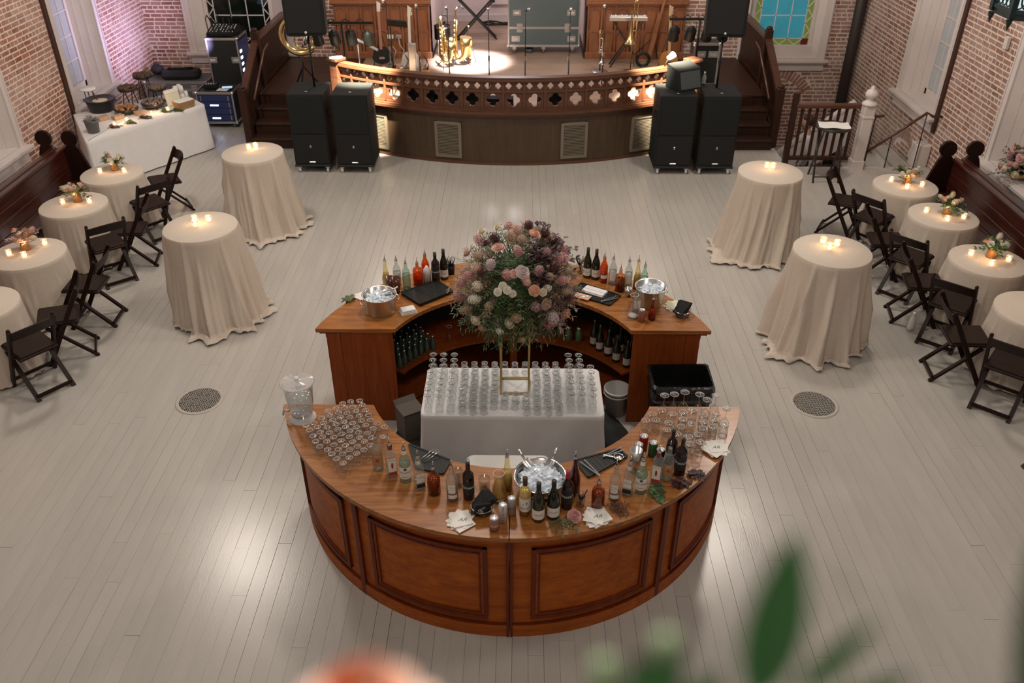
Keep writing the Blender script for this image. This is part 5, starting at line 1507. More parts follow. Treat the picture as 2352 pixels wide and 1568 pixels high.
# ---------------------------------------------------------------- under-counter stock, bucket and bin
def shelf_pt(side, a, r): return (CR[0] + side * r * math.sin(a), CR[1] + r * math.cos(a))
sb = thing('soda_bottle', 'small green soda bottle with metal cap packed on the shelf below the wide ice tub', 'bottle', group='soda bottles on the bar shelf')
G().lathe([(0.0, 0.0), (0.026, 0.0), (0.027, 0.006), (0.027, 0.085), (0.012, 0.13), (0.010, 0.155)], 14).obj('glass_body', mat('soda_glass', (0.045, 0.065, 0.05), 0.12, coat=0.4), sb)
G().lathe([(0.012, 0.152), (0.012, 0.163), (0.0, 0.165)], 12).obj('crown_cap', M['aluminium'], sb)
first = True
for i in range(7):
    for r in (1.30, 1.372, 1.444, 1.516, 1.588):
        a = math.radians(57.5) - i * 0.056 + 0.01 * (r - 1.3) * 10 % 0.02
        x, y = shelf_pt(-1, a, r)
        if first: sb.location = (x, y, 0.505); first = False
        else: dup(sb, (x, y, 0.505), rnd.random())
WINE_SH = [(1, 56, 1.33), (1, 50.5, 1.31), (1, 45, 1.33), (1, 53, 1.45), (1, 47, 1.45), (1, 40, 1.34), (1, 41.5, 1.47), (1, 36, 1.38), (1, 50, 1.58), (1, 44, 1.59)]
pw = None
for s, d, r in WINE_SH:
    x, y = shelf_pt(s, math.radians(d), r)
    if pw is None:
        pw = thing('wine_bottle', 'dark wine bottle with white label on the shelf behind the white bucket', 'bottle', (x, y, 0.505), 0, 'wine bottles on the bar shelf')
        G().lathe([(0.0, 0.0), (0.038, 0.0), (0.040, 0.01), (0.040, 0.15), (0.034, 0.18), (0.018, 0.22), (0.0145, 0.245), (0.0145, 0.262)], 18).obj('glass_body', M['wine_glass_dark'], pw)
        G().lathe([(0.0152, 0.245), (0.0152, 0.302), (0.0, 0.302)], 14).obj('capsule', M['cork_foil'], pw)
        label_patch(0.0405, 0.035, 0.11, 1.3).obj('paper_label', mat('label_dim', (0.42, 0.36, 0.32), 0.7), pw)
    else: dup(pw, (x, y, 0.505), rnd.uniform(-0.2, 0.2))
pj = None
for i in range(6):
    x, y = shelf_pt(1, math.radians(8 + i * 4.2), 1.34 + 0.03 * (i % 2))
    if pj is None:
        pj = thing('juice_jar', 'small green glass jar on the shelf below the tall flowers', 'jar', (x, y, 0.505), 0, 'green jars on the bar shelf')
        G().lathe([(0.0, 0.0), (0.034, 0.0), (0.036, 0.008), (0.036, 0.10), (0.026, 0.125), (0.024, 0.15)], 16).obj('glass_body', mat('jar_green', (0.10, 0.15, 0.06), 0.12, coat=0.4), pj)
        G().lathe([(0.027, 0.146), (0.027, 0.16), (0.0, 0.161)], 14).obj('lid', M['aluminium'], pj)
    else: dup(pj, (x, y, 0.505), 0)
t = thing('juice_jug', 'white rounded jug on the shelf under the flowers', 'jug', (*shelf_pt(-1, math.radians(6), 1.36), 0.505))
G().lathe([(0.0, 0.0), (0.055, 0.0), (0.062, 0.02), (0.062, 0.10), (0.045, 0.16), (0.03, 0.18), (0.032, 0.20), (0.0, 0.20)], 18).obj('body', M['paper'], t)
G().tube([(0.05, 0, 0.15), (0.085, 0, 0.13), (0.085, 0, 0.07), (0.058, 0, 0.04)], 0.008, 6).obj('handle', M['paper'], t)
for i, dd in enumerate((17, 23, 29)):
    x, y = shelf_pt(-1, math.radians(dd), 1.34)
    put(wgl, 'w', x, y, 0.505, 'upturned wine glass on the dark shelf beside the soda bottles', 'wine glasses on the bar shelf', 0.95)
t = thing('cardboard_box', 'flattened grey cardboard box standing beside the cloth under the bar', 'box', (-1.03, 6.36, 0.013), 0.55)
G().bx(-0.11, 0.11, -0.10, 0.10, 0.0, 0.30).obj('carton', mat('cardboard', (0.12, 0.10, 0.085), 0.8), t)
for s in (-1, 1): G().bar((0, s * 0.10, 0.30), (0, s * 0.14, 0.34), 0.22, 0.004).obj('flap', M['cardboard'], t)
mat('white_plastic', (0.55, 0.54, 0.52), 0.4)
t = thing('bucket', 'round white plastic bucket on the floor inside the bar', 'bucket', (0.965, 6.72, 0.013))
G().lathe([(0.0, 0.0), (0.105, 0.0), (0.125, 0.26), (0.132, 0.262), (0.132, 0.285), (0.122, 0.285), (0.10, 0.008), (0.0, 0.008)], 28).obj('pail', M['white_plastic'], t)
G().lathe([(0.127, 0.225), (0.133, 0.228), (0.133, 0.236), (0.127, 0.24)], 28).obj('rib', M['white_plastic'], t)
t = thing('trash_bin', 'black rectangular trash bin with plastic liner beside the bar end panel', 'bin', (1.475, 6.305, 0))
def rr_loop(w, d, z, b=0.03): return [(-w + b, -d, z), (w - b, -d, z), (w, -d + b, z), (w, d - b, z), (w - b, d, z), (-w + b, d, z), (-w, d - b, z), (-w, -d + b, z)]
def loops(ls, cap0=True):
    g = G(); n = len(ls[0])
    vs = [p for l in ls for p in l]
    fs = [(j * n + i, j * n + (i + 1) % n, (j + 1) * n + (i + 1) % n, (j + 1) * n + i) for j in range(len(ls) - 1) for i in range(n)]
    if cap0: fs.append(tuple(range(n - 1, -1, -1)))
    return g.add(vs, fs)
loops([rr_loop(0.235, 0.145, 0), rr_loop(0.265, 0.185, 0.70)]).obj('bin_body', M['black_plastic'], t)
lin = loops([rr_loop(0.268, 0.190, 0.56), rr_loop(0.275, 0.197, 0.60), rr_loop(0.272, 0.192, 0.66), rr_loop(0.282, 0.203, 0.69), rr_loop(0.283, 0.203, 0.735), rr_loop(0.262, 0.182, 0.745), rr_loop(0.24, 0.16, 0.66), rr_loop(0.21, 0.13, 0.45), rr_loop(0.06, 0.04, 0.40)], False)
lin.v = [(x + 0.006 * math.sin(37 * y + 50 * z), y + 0.006 * math.sin(41 * x + 45 * z), z + 0.006 * math.sin(30 * x + 27 * y)) for x, y, z in lin.v]
lin.obj('liner', mat('bin_liner', (0.008, 0.008, 0.008), 0.18, coat=0.2, bump=0.5, bscale=25), t)
# ---------------------------------------------------------------- flowers
def petal_mat(nm, c): return mat(nm, c, 0.65, var=0.10, vscale=30, sheen=0.2)
petal_mat('petal_blush', (0.62, 0.36, 0.30)); petal_mat('petal_peach', (0.66, 0.36, 0.24)); petal_mat('petal_cream', (0.66, 0.58, 0.42)); petal_mat('petal_white', (0.68, 0.64, 0.54))
petal_mat('petal_mauve', (0.40, 0.22, 0.24)); petal_mat('petal_lilac', (0.52, 0.42, 0.42)); petal_mat('petal_plum', (0.075, 0.012, 0.014)); petal_mat('petal_tan', (0.42, 0.29, 0.19)); petal_mat('petal_rose', (0.56, 0.28, 0.27))
mat('leaf_green', (0.045, 0.095, 0.030), 0.55, rand=0.35, island=True); mat('leaf_olive', (0.10, 0.115, 0.045), 0.6, rand=0.35, island=True)
mat('leaf_light', (0.17, 0.21, 0.09), 0.6, rand=0.3, island=True); mat('leaf_plum', (0.050, 0.012, 0.012), 0.55, rand=0.4, island=True); mat('leaf_dust', (0.30, 0.19, 0.15), 0.7, rand=0.3, island=True)
mat('stem_green', (0.06, 0.08, 0.03), 0.6)
def rose_g(r=1.0, open_=1.0, seed=0):
    """rose of overlapping cupped petals, axis +z, unit radius"""
    rr = random.Random(seed); g = G()
    g.ball((0, 0, 0.30), 0.30, 10, 6); g.ball((0, 0, 0.0), 0.62, 10, 6, sz=0.7)
    rings = [(3, 0.20, 0.66, 0.20, 0.05), (4, 0.36, 0.60, 0.26, 0.15), (5, 0.56, 0.48, 0.32, 0.35), (6, 0.78, 0.26, 0.36, 0.75 * open_), (6, 0.98, 0.08, 0.36, 1.05 * open_)]
    for k, (n, rad, top, hw, lean) in enumerate(rings):
        off = rr.uniform(0, 6)
        for i in range(n):
            a = off + 2 * PI * i / n + rr.uniform(-0.12, 0.12)
            nu, nv = 4, 3
            vs = []
            for v in range(nv + 1):
                tv = v / nv
                for u in range(nu + 1):
                    tu = (u / nu - 0.5) * 2
                    w = (PI / n) * 1.35 * (0.45 + 0.55 * math.sin(PI * min(1, 0.2 + 0.65 * tv)))
                    aa = a + tu * w
                    rd = rad * (0.30 + 0.70 * tv ** 0.8) * (1 - 0.06 * tu * tu) + (0.08 * lean * tv ** 3)
                    z = -0.30 + (top + 0.34) * tv ** 0.85 - 0.10 * tu * tu * tv - (0.10 * lean * tv ** 4)
                    vs.append((rd * math.cos(aa), rd * math.sin(aa), z))
            m = nu + 1
            fs = [(v * m + u, v * m + u + 1, (v + 1) * m + u + 1, (v + 1) * m + u) for v in range(nv) for u in range(nu)]
            g.add(vs, fs, True)
    g.v = [(x * r, y * r, z * r) for x, y, z in g.v]
    return g
def cluster_g(n, seed, pr=0.28, sz=1.0):
    """ball of small florets (stock, hydrangea, lilac)"""
    rr = random.Random(seed); g = G(); g.ball((0, 0, 0), 0.60, 8, 6, sz=sz)
    for i in range(n):
        z = 1 - 2 * (i + 0.5) / n; t = i * 2.399
        s = math.sqrt(max(0, 1 - z * z))
        c = Vector((s * math.cos(t), s * math.sin(t), z * sz)) * rr.uniform(0.75, 1.0)
        d = c.normalized()
        a = d.orthogonal().normalized(); b = d.cross(a)
        ph = rr.uniform(0, 6)
        vs = [c + d * 0.02]
        for k in range(5):
            q = ph + k * 2 * PI / 5
            vs.append(c + (a * math.cos(q) + b * math.sin(q)) * pr + d * rr.uniform(0.0, 0.12))
            vs.append(c + (a * math.cos(q + 0.63) + b * math.sin(q + 0.63)) * pr * 0.6 - d * 0.02)
        fs = [(0, 1 + k, 1 + (k + 1) % 10) for k in range(10)]
        g.add(vs, fs, False)
    return g
def leaf_add(g, p, d, ln, w, curl=0.25, nrm=None):
    """pointed leaf from p along d"""
    d = Vector(d).normalized()
    a = d.cross(Vector(nrm) if nrm is not None else Vector((0, 0, 1)))
    if a.length < 0.1: a = d.orthogonal()
    a.normalize(); n = a.cross(d)
    p = Vector(p)
    vs = []
    for k, (t, ww) in enumerate(((0.0, 0.08), (0.3, 0.85), (0.6, 1.0), (1.0, 0.02))):
        c = p + d * (ln * t) - n * (curl * ln * t * t)
        vs += [c - a * (w * ww / 2) + n * 0.12 * w * ww, c - n * 0.0, c + a * (w * ww / 2) + n * 0.12 * w * ww]
    fs = []
    for k in range(3):
        q = 3 * k
        fs += [(q, q + 1, q + 4, q + 3), (q + 1, q + 2, q + 5, q + 4)]
    return g.add(vs, fs, True)
def sprig(g, p, d, ln, n, lw, ll, rr, droop=0.3):
    """stem with paired leaves"""
    d = Vector(d).normalized(); p = Vector(p)
    pts = [p + d * ln * k / 4 - Vector((0, 0, droop * ln * (k / 4) ** 2)) for k in range(5)]
    g.tube(pts, 0.0016, 4, caps=False)
    for i in range(n):
        t = (i + 1) / n
        c = p + d * ln * t - Vector((0, 0, droop * ln * t * t))
        for s in (-1, 1):
            a = d.cross(Vector((0, 0, 1)))
            if a.length < 0.1: a = d.orthogonal()
            a.normalize()
            v = d * 0.6 + a * s * rr.uniform(0.5, 1.0) + Vector((rr.uniform(-.3, .3), rr.uniform(-.3, .3), rr.uniform(-0.3, 0.4)))
            leaf_add(g, c, v, ll * rr.uniform(0.7, 1.2), lw * rr.uniform(0.8, 1.2))
ROSE = [rose_g(1, 1.0, 1), rose_g(1, 0.7, 2), rose_g(1, 1.15, 3)]
CLUS = [cluster_g(64, 1, 0.26), cluster_g(90, 2, 0.22, 1.6)]
_rm = {}
def rose_me(k, m):
    if (k, m) not in _rm: _rm[(k, m)] = ROSE[k].mesh('rose', M[m])
    return _rm[(k, m)]
def clus_me(k, m):
    if ('c', k, m) not in _rm: _rm[('c', k, m)] = CLUS[k].mesh('flower_head', M[m])
    return _rm[('c', k, m)]
def aim(d): return Vector(d).to_track_quat('Z', 'Y').to_euler()
# tall arrangement on the gold stand
st = thing('flower_stand', 'slim gold open-frame flower stand on the white table', 'stand', (-0.037, 6.10, TZ))
for sx in (-0.122, 0.122):
    for sy in (-0.115, 0.115):
        G().bx(sx - 0.008, sx + 0.008, sy - 0.008, sy + 0.008, 0.0, 0.64).obj('upright', M['gold'], st)
for z in (0.008, 0.632):
    for a, b in (((-0.122, -0.115), (0.122, -0.115)), ((-0.122, 0.115), (0.122, 0.115)), ((-0.122, -0.115), (-0.122, 0.115)), ((0.122, -0.115), (0.122, 0.115))):
        G().bar((a[0], a[1], z), (b[0], b[1], z), 0.014, 0.014).obj('crossbar', M['gold'], st)
G().cbx(-0.125, 0.125, -0.118, 0.118, 0.64, 0.648, 0.003).obj('top_plate', M['gold'], st)
FC = Vector((-0.035, 6.08, 1.83)); FR = 0.49
fl = thing('flower_arrangement', 'large round arrangement of blush roses, greenery and plum leaves on the gold stand', 'flowers', (FC.x, FC.y, 1.412))
OZ = FC.z - 1.412
G().lathe([(0.0, 0.0), (0.09, 0.0), (0.10, 0.01), (0.11, 0.10), (0.0, 0.10)], 20).obj('vessel', M['gold'], fl)
rr = random.Random(21)
folg = {k: G() for k in ('leaf_green', 'leaf_olive', 'leaf_light', 'leaf_plum', 'leaf_dust')}
folg['leaf_green'].ball((0, 0, OZ), 0.24, 14, 10)
def zone(d):
    """colour zone of the arrangement for a direction"""
    if d.x > 0.35 and d.z > 0.35: return 'plum'
    if d.x > 0.45: return 'mauve'
    if d.x < -0.45 and d.z > -0.1: return 'dust'
    return 'green'
for i in range(900):
    z = rr.uniform(-0.85, 1.0); t = rr.uniform(0, 2 * PI); s = math.sqrt(1 - z * z)
    d = Vector((s * math.cos(t), s * math.sin(t), z))
    if d.y > 0.75: continue
    zn = zone(d)
    key = {'plum': rr.choice(('leaf_plum', 'leaf_plum', 'leaf_dust', 'leaf_green')), 'mauve': rr.choice(('leaf_plum', 'leaf_dust', 'leaf_olive', 'leaf_dust')), 'dust': rr.choice(('leaf_dust', 'leaf_olive', 'leaf_light', 'leaf_dust')), 'green': rr.choice(('leaf_green', 'leaf_green', 'leaf_olive', 'leaf_light'))}[zn]
    st_ = Vector((0, 0, OZ)) + Vector((d.x * 0.20, d.y * 0.20, d.z * 0.20))
    ln = rr.uniform(0.22, 0.36) * (0.9 if d.z < -0.3 else 1.0)
    if key == 'leaf_plum' and zn == 'plum': sprig(folg[key], st_, d + Vector((rr.uniform(-.2, .2), rr.uniform(-.2, .2), 0.1)), ln + 0.05, 5, 0.030, 0.050, rr, 0.15)
    else: sprig(folg[key], st_, d + Vector((rr.uniform(-.3, .3), rr.uniform(-.3, .3), rr.uniform(-.3, .1))), ln, 6, rr.choice((0.007, 0.011)), rr.uniform(0.03, 0.05), rr, 0.25)
for key, g in folg.items(): stuff(g.obj('foliage', M[key], fl))
# blossoms: (direction x, z in the front view, size, kind, colour)
FL = [(-0.80, 0.62, .036, 'r', 'petal_white'), (-0.55, 0.78, .042, 'r', 'petal_cream'), (-0.92, 0.50, .042, 'r', 'petal_blush'), (-0.30, 0.86, .040, 'r', 'petal_cream'), (-0.12, 0.92, .045, 'c', 'petal_blush'), (0.02, 0.80, .050, 'c', 'petal_blush'), (-0.30, 0.52, .052, 'r', 'petal_blush'),
      (0.30, 0.66, .048, 'r', 'petal_peach'), (0.12, 0.05, .056, 'r', 'petal_lilac'), (-0.38, 0.16, .050, 'c', 'petal_lilac'), (-0.62, 0.34, .050, 'c', 'petal_tan'), (-0.68, 0.20, .046, 'r', 'petal_cream'), (-0.95, -0.05, .052, 'c', 'petal_rose'), (-0.98, -0.28, .048, 'c', 'petal_rose'),
      (-0.02, 0.02, .036, 'r', 'petal_blush'), (-0.20, -0.18, .034, 'r', 'petal_white'), (-0.12, -0.24, .034, 'r', 'petal_white'), (-0.26, -0.26, .032, 'r', 'petal_white'), (-0.04, -0.30, .030, 'r', 'petal_white'), (0.30, -0.24, .046, 'r', 'petal_peach'), (0.44, -0.26, .032, 'r', 'petal_cream'), (0.56, -0.20, .036, 'c', 'petal_white'),
      (0.20, -0.12, .040, 'c', 'petal_blush'), (0.38, 0.08, .046, 'c', 'petal_mauve'), (0.56, 0.00, .040, 'c', 'petal_tan'), (0.72, 0.30, .062, 'c', 'petal_rose'), (0.80, 0.50, .050, 'c', 'petal_rose'), (0.92, 0.05, .048, 'r', 'petal_cream'), (0.95, 0.24, .046, 'c', 'petal_cream'), (0.86, 0.12, .040, 'c', 'petal_tan'),
      (0.36, -0.52, .052, 'c', 'petal_mauve'), (0.60, -0.62, .060, 'c', 'petal_lilac'), (0.50, -0.44, .046, 'r', 'petal_tan'), (0.84, -0.56, .050, 'r', 'petal_peach'), (0.02, -0.72, .044, 'r', 'petal_tan'), (-0.10, -0.80, .042, 'c', 'petal_cream'), (-0.62, -0.66, .044, 'r', 'petal_cream'), (-0.58, -0.82, .044, 'r', 'petal_peach'),
      (-0.86, -0.62, .044, 'r', 'petal_cream'), (-0.80, -0.50, .044, 'c', 'petal_tan'), (-0.62, -0.16, .050, 'c', 'petal_cream'), (-0.66, -0.36, .046, 'c', 'petal_white'), (-0.24, -0.86, .036, 'r', 'petal_white'), (0.12, -0.95, .044, 'r', 'petal_peach'), (-0.50, 0.58, .040, 'r', 'petal_plum'), (-0.36, 0.70, .050, 'c', 'petal_plum'),
      (0.48, 0.74, .050, 'c', 'petal_plum'), (0.66, 0.66, .050, 'c', 'petal_plum'), (0.22, 0.90, .045, 'c', 'petal_plum'), (-0.08, 0.62, .050, 'c', 'petal_tan'), (0.10, 0.56, .046, 'c', 'petal_tan'), (-0.76, 0.02, .046, 'c', 'petal_rose'), (0.62, 0.14, .040, 'c', 'petal_plum'), (0.88, -0.30, .044, 'c', 'petal_plum'),
      (-0.44, -0.50, .044, 'c', 'petal_tan'), (0.74, -0.05, .044, 'c', 'petal_rose'), (-0.55, 0.05, .04, 'c', 'petal_plum'), (0.05, 0.40, .044, 'c', 'petal_rose'), (0.52, 0.42, .044, 'c', 'petal_mauve')]
ct, st2 = math.cos(0.62), math.sin(0.62)
def view_dir(u, v):
    """unit direction on the ball whose outline position (seen from the balcony side and above) is u, v"""
    q = u * u + v * v
    if q > 0.96: k = math.sqrt(0.96 / q); u *= k; v *= k
    w = math.sqrt(max(0.0, 1 - u * u - v * v))
    return Vector((u, -w * ct - v * -st2 * 1.0, 0)) * 0 + Vector((u, -w * ct + v * st2, w * st2 + v * ct))
for i, (u, v, s, k, m) in enumerate(FL):
    d = view_dir(u, v)
    p = Vector((0, 0, OZ)) + d * (FR * rr.uniform(0.90, 1.04))
    if k == 'r': link('rose', rose_me(i % 3, m), fl, p, rot=aim(d + Vector((rr.uniform(-.25, .25), rr.uniform(-.25, .25), 0.2))), sc=s)
    else: link('flower_head', clus_me(i % 2, m), fl, p, rot=aim(d + Vector((rr.uniform(-.5, .5), 0, 0.3))), sc=s * 0.86)
for i in range(34):    # blossoms round the far side and gaps
    z = rr.uniform(-0.6, 0.95); t = rr.uniform(0, 2 * PI); s = math.sqrt(1 - z * z)
    d = Vector((s * math.cos(t), abs(s * math.sin(t)) if i < 20 else s * math.sin(t), z))
    m = rr.choice(('petal_blush', 'petal_cream', 'petal_rose', 'petal_tan', 'petal_plum', 'petal_peach'))
    link('flower_head', clus_me(i % 2, m), fl, Vector((0, 0, OZ)) + d * FR * 0.92, rot=aim(d), sc=rr.uniform(0.036, 0.05))
# cut greenery and the rose lying on the counter
t = thing('rose_bloom', 'single pink rose lying on the counter beside the napkins', 'rose', (0.372, 4.165, BT), rot=(0.55, 0, 0.2))
link('blossom', rose_me(0, 'petal_rose'), t, (0, 0, 0.045), rot=(0, 0, 0), sc=0.048)
g = G(); rr2 = random.Random(3)
for i in range(5): sprig(g, (0, 0, 0.02), (math.cos(3.3 + i * 0.35), math.sin(3.3 + i * 0.35), 0.05), 0.14, 6, 0.008, 0.03, rr2, 0.05)
def leafy(x, y, rz, label, m, n, ln, lw, ll, seed, spread=1.2):
    rq = random.Random(seed); g = G()
    for i in range(n):
        a = rz + (i / max(1, n - 1) - 0.5) * spread
        sprig(g, (0, 0, 0.012 + 0.004 * i), (math.cos(a), math.sin(a), 0.06), ln * rq.uniform(0.7, 1.1), 6, lw, ll, rq, 0.15)
    g.v = [(a, b, max(c, 0.002)) for a, b, c in g.v]
    o = thing('leaf_sprig', label, 'leaves', (x, y, BT))
    stuff(g.obj('leaves', M[m], o))
    G().tube([(0.0, 0.0, 0.01), (-0.03 * math.cos(rz), -0.03 * math.sin(rz), 0.008)], 0.003, 5).obj('stem', M['stem_green'], o)
    return o
leafy(0.325, 4.150, 4.3, 'feathery green sprig under the pink rose', 'leaf_olive', 6, 0.15, 0.008, 0.03, 1, 1.9)
leafy(0.905, 4.425, -0.2, 'glossy green leaf sprig in front of the rum bottle', 'leaf_green', 3, 0.11, 0.026, 0.045, 2)
leafy(1.105, 4.545, -0.7, 'dark plum leaf lying beside the amber labelled bottle', 'leaf_plum', 2, 0.10, 0.030, 0.055, 3, 0.6)
leafy(1.200, 4.600, -0.1, 'trail of dark leaves near the counter rim beside the red wine', 'leaf_plum', 3, 0.14, 0.022, 0.04, 4, 0.5)
leafy(0.610, 4.275, -0.4, 'thin dark twigs fanned out beside the squat bourbon and napkins', 'leaf_plum', 5, 0.14, 0.007, 0.03, 5, 0.9)
leafy(-1.610, 7.050, 2.6, 'green leaves and lime garnish near the counter tip behind the ice tub', 'leaf_olive', 3, 0.10, 0.03, 0.05, 6)
# ---------------------------------------------------------------- small table flowers
def bud_vase(x, y, z, label, seed, cols_, lm='leaf_green', sc=1.0):
    t = thing('table_flowers', label, 'flowers', (x, y, z), seed * 1.3); t.scale = (sc,) * 3
    G().lathe([(0.0, 0.0), (0.035, 0.0), (0.038, 0.01), (0.034, 0.05), (0.024, 0.07), (0.026, 0.08)], 16).obj('vase', M['amber_vase'], t)
    rq = random.Random(seed); g = G()
    for i in range(16):
        a = rq.uniform(0, 2 * PI)
        sprig(g, (0, 0, 0.07), (math.cos(a), math.sin(a), rq.uniform(0.2, 1.4)), rq.uniform(0.08, 0.15), 4, rq.uniform(0.018, 0.03), 0.042, rq, 0.3)
    stuff(g.obj('foliage', M[lm], t))
    for i in range(9):
        a = rq.uniform(0, 2 * PI); e = rq.uniform(0.2, 1.3)
        d = Vector((math.cos(a), math.sin(a), e)).normalized()
        me = rose_me(i % 3, cols_[i % len(cols_)]) if i % 2 == 0 else clus_me(i % 2, cols_[i % len(cols_)])
        link('rose' if i % 2 == 0 else 'flower_head', me, t, Vector((0, 0, 0.08)) + d * rq.uniform(0.055, 0.105), rot=aim(d), sc=rq.uniform(0.020, 0.030))
    return t
mat('amber_vase', (0.30, 0.14, 0.05), 0.15, coat=0.4)
# ---------------------------------------------------------------- candles
vp = None
def votive(x, y, z, label, group, sc=1.0):
    global vp
    if vp is None:
        vp = thing('votive_candle', label, 'candle', (x, y, z), 0, group); vp.scale = (sc,) * 3
        G().lathe([(0.0, 0.0), (0.028, 0.0), (0.030, 0.004), (0.034, 0.068), (0.031, 0.068), (0.027, 0.008), (0.0, 0.008)], 16).obj('glass_cup', M['votive_glass'], vp)
        G().lathe([(0.0, 0.010), (0.026, 0.010), (0.028, 0.036), (0.0, 0.036)], 14).obj('wax', M['candle_wax'], vp)
        G().lathe([(0.0, 0.036), (0.005, 0.042), (0.006, 0.050), (0.003, 0.062), (0.0, 0.070)], 8).obj('flame', M['flame'], vp)
        return vp
    return dup(vp, (x, y, z), 0.0, label, group, sc)
def candle_glow(x, y, z, p=1.6): light('candle_glow', 'POINT', (x, y, z + 0.14), p, (1.0, 0.60, 0.30), 0.03)
def cluster(x, y, z, pts, label, group, sc=1.0):
    for dx, dy in pts: votive(x + dx, y + dy, z, label, group, sc)
    candle_glow(x + sum(p[0] for p in pts) / len(pts), y + sum(p[1] for p in pts) / len(pts), z)
# ---------------------------------------------------------------- high cocktail tables
def cocktail(x, y, seed, lean, bulge, where, pts):
    t = thing('cocktail_table', 'high round cocktail table under a linen cloth, ' + where, 'table', (x, y, 0), 0, 'cocktail tables')
    G().lathe([(0.0, 1.02), (0.395, 1.02), (0.40, 1.03), (0.40, 1.05), (0.395, 1.058), (0.0, 1.058)], 40).obj('table_top', M['rail_wood'], t)
    G().tube([(0, 0, 0.0), (0, 0, 1.02)], 0.035, 12).obj('pedestal', M['black_metal'], t)
    G().lathe([(0.0, 0.0), (0.24, 0.0), (0.23, 0.015), (0.0, 0.03)], 24).obj('base', M['black_metal'], t)
    g = cloth(circle(0.405, 150), 1.066, 0.012, 0.165, 0.130, seed, 20, 0.20, lean=lean, nf=(4, 7, 11), bulge=bulge)
    o = g.obj('tablecloth', M['linen'], None, (x, y, 0))
    tag(o, 'floor-length oatmeal linen cloth on the cocktail table ' + where, 'tablecloth', 'linen cloths on the cocktail tables')
    cluster(x, y, 1.073, pts, 'lit votive candle in glass on the cocktail table ' + where, 'votives on the cocktail tables', 1.05)
cocktail(-3.653, 11.045, 31, (0.06, -0.10), (0.8, -0.5), 'beside the black subwoofers, buffet side', [(-0.075, 0.10), (0.0, 0.17), (0.03, 0.09)])
cocktail(-3.619, 8.704, 32, (0.10, -0.14), (0.6, -0.8), 'before the chairs, buffet side', [(-0.10, 0.13), (-0.05, 0.0), (0.06, 0.13)])
cocktail(3.238, 10.408, 33, (-0.10, -0.14), (-0.7, -0.6), 'by the guard railing', [(-0.02, 0.13), (0.055, 0.12)])
cocktail(3.353, 8.180, 34, (-0.06, -0.12), (-0.4, -0.8), 'before the chairs, window flowers side', [(-0.055, 0.17), (-0.03, 0.02), (0.075, 0.10)])
# ---------------------------------------------------------------- low round tables along the pews
def low_table(x, y, seed, where, pts, flow, lean):
    t = thing('cafe_table', 'low round table under a linen cloth, ' + where, 'table', (x, y, 0), 0, 'low round tables')
    G().lathe([(0.0, 0.71), (0.395, 0.71), (0.40, 0.72), (0.40, 0.74), (0.395, 0.748), (0.0, 0.748)], 40).obj('table_top', M['rail_wood'], t)
    G().tube([(0, 0, 0.0), (0, 0, 0.71)], 0.035, 12).obj('pedestal', M['black_metal'], t)
    G().lathe([(0.0, 0.0), (0.24, 0.0), (0.23, 0.015), (0.0, 0.03)], 24).obj('base', M['black_metal'], t)
    o = cloth(circle(0.407, 132), 0.756, 0.03, 0.065, 0.055, seed, 16, lean=lean, nf=(4, 8, 13)).obj('tablecloth', M['linen'], None, (x, y, 0))
    tag(o, 'oatmeal linen cloth on the low table ' + where, 'tablecloth', 'linen cloths on the low tables')
    cluster(x, y, 0.763, pts, 'lit votive candle in glass on the low table ' + where, 'votives on the low tables')
    fx, fy, cols_, lm, fl_ = flow
    bud_vase(x + fx, y + fy, 0.763, fl_ + ' on the low table ' + where, seed, cols_, lm, 1.45)
WL = ('petal_white', 'petal_cream', 'petal_blush')
TL = [(-5.660, 11.047, 41, 'closest to the buffet', [(-0.16, 0.0), (0.17, 0.02)], (0.0, 0.12, WL, 'leaf_light', 'pale green and cream posy'), (0.03, -0.05)),
      (-5.720, 9.985, 42, 'second along from the buffet', [(-0.14, 0.02), (0.19, 0.05)], (0.02, 0.10, WL, 'leaf_olive', 'cream posy with dark berries'), (0.06, -0.06)),
      (-5.640, 8.620, 43, 'third along from the buffet', [(-0.18, -0.05), (0.02, -0.10), (0.10, 0.22)], (-0.06, 0.10, ('petal_cream', 'petal_tan', 'petal_blush'), 'leaf_dust', 'dusty cream posy'), (0.06, -0.06)),
      (-5.600, 7.450, 44, 'furthest along from the buffet', [(-0.1, -0.02), (0.05, 0.12)], (-0.05, 0.12, WL, 'leaf_light', 'cream posy'), (0.06, -0.04)),
      (5.176, 10.730, 45, 'closest to the stair opening', [(-0.15, 0.13), (-0.03, -0.12), (0.20, -0.04)], (0.03, 0.06, ('petal_cream', 'petal_tan', 'petal_white'), 'leaf_olive', 'blush and cream posy'), (-0.03, -0.05)),
      (5.278, 9.754, 46, 'second along from the stair opening', [(-0.18, 0.10), (-0.02, -0.15), (0.21, -0.08)], (0.06, 0.06, WL, 'leaf_green', 'white posy with green leaves'), (-0.05, -0.05)),
      (5.288, 8.563, 47, 'third along from the stair opening', [(-0.15, 0.12), (-0.03, -0.13), (0.21, -0.02)], (0.06, 0.08, ('petal_cream', 'petal_peach', 'petal_white'), 'leaf_green', 'green leafy posy with peach blooms'), (-0.05, -0.05)),
      (5.290, 7.460, 48, 'furthest along from the stair opening', [(0.10, 0.02), (0.22, 0.12)], (0.2, 0.16, WL, 'leaf_green', 'leafy posy'), (-0.05, -0.04))]
for a in TL: low_table(*a)
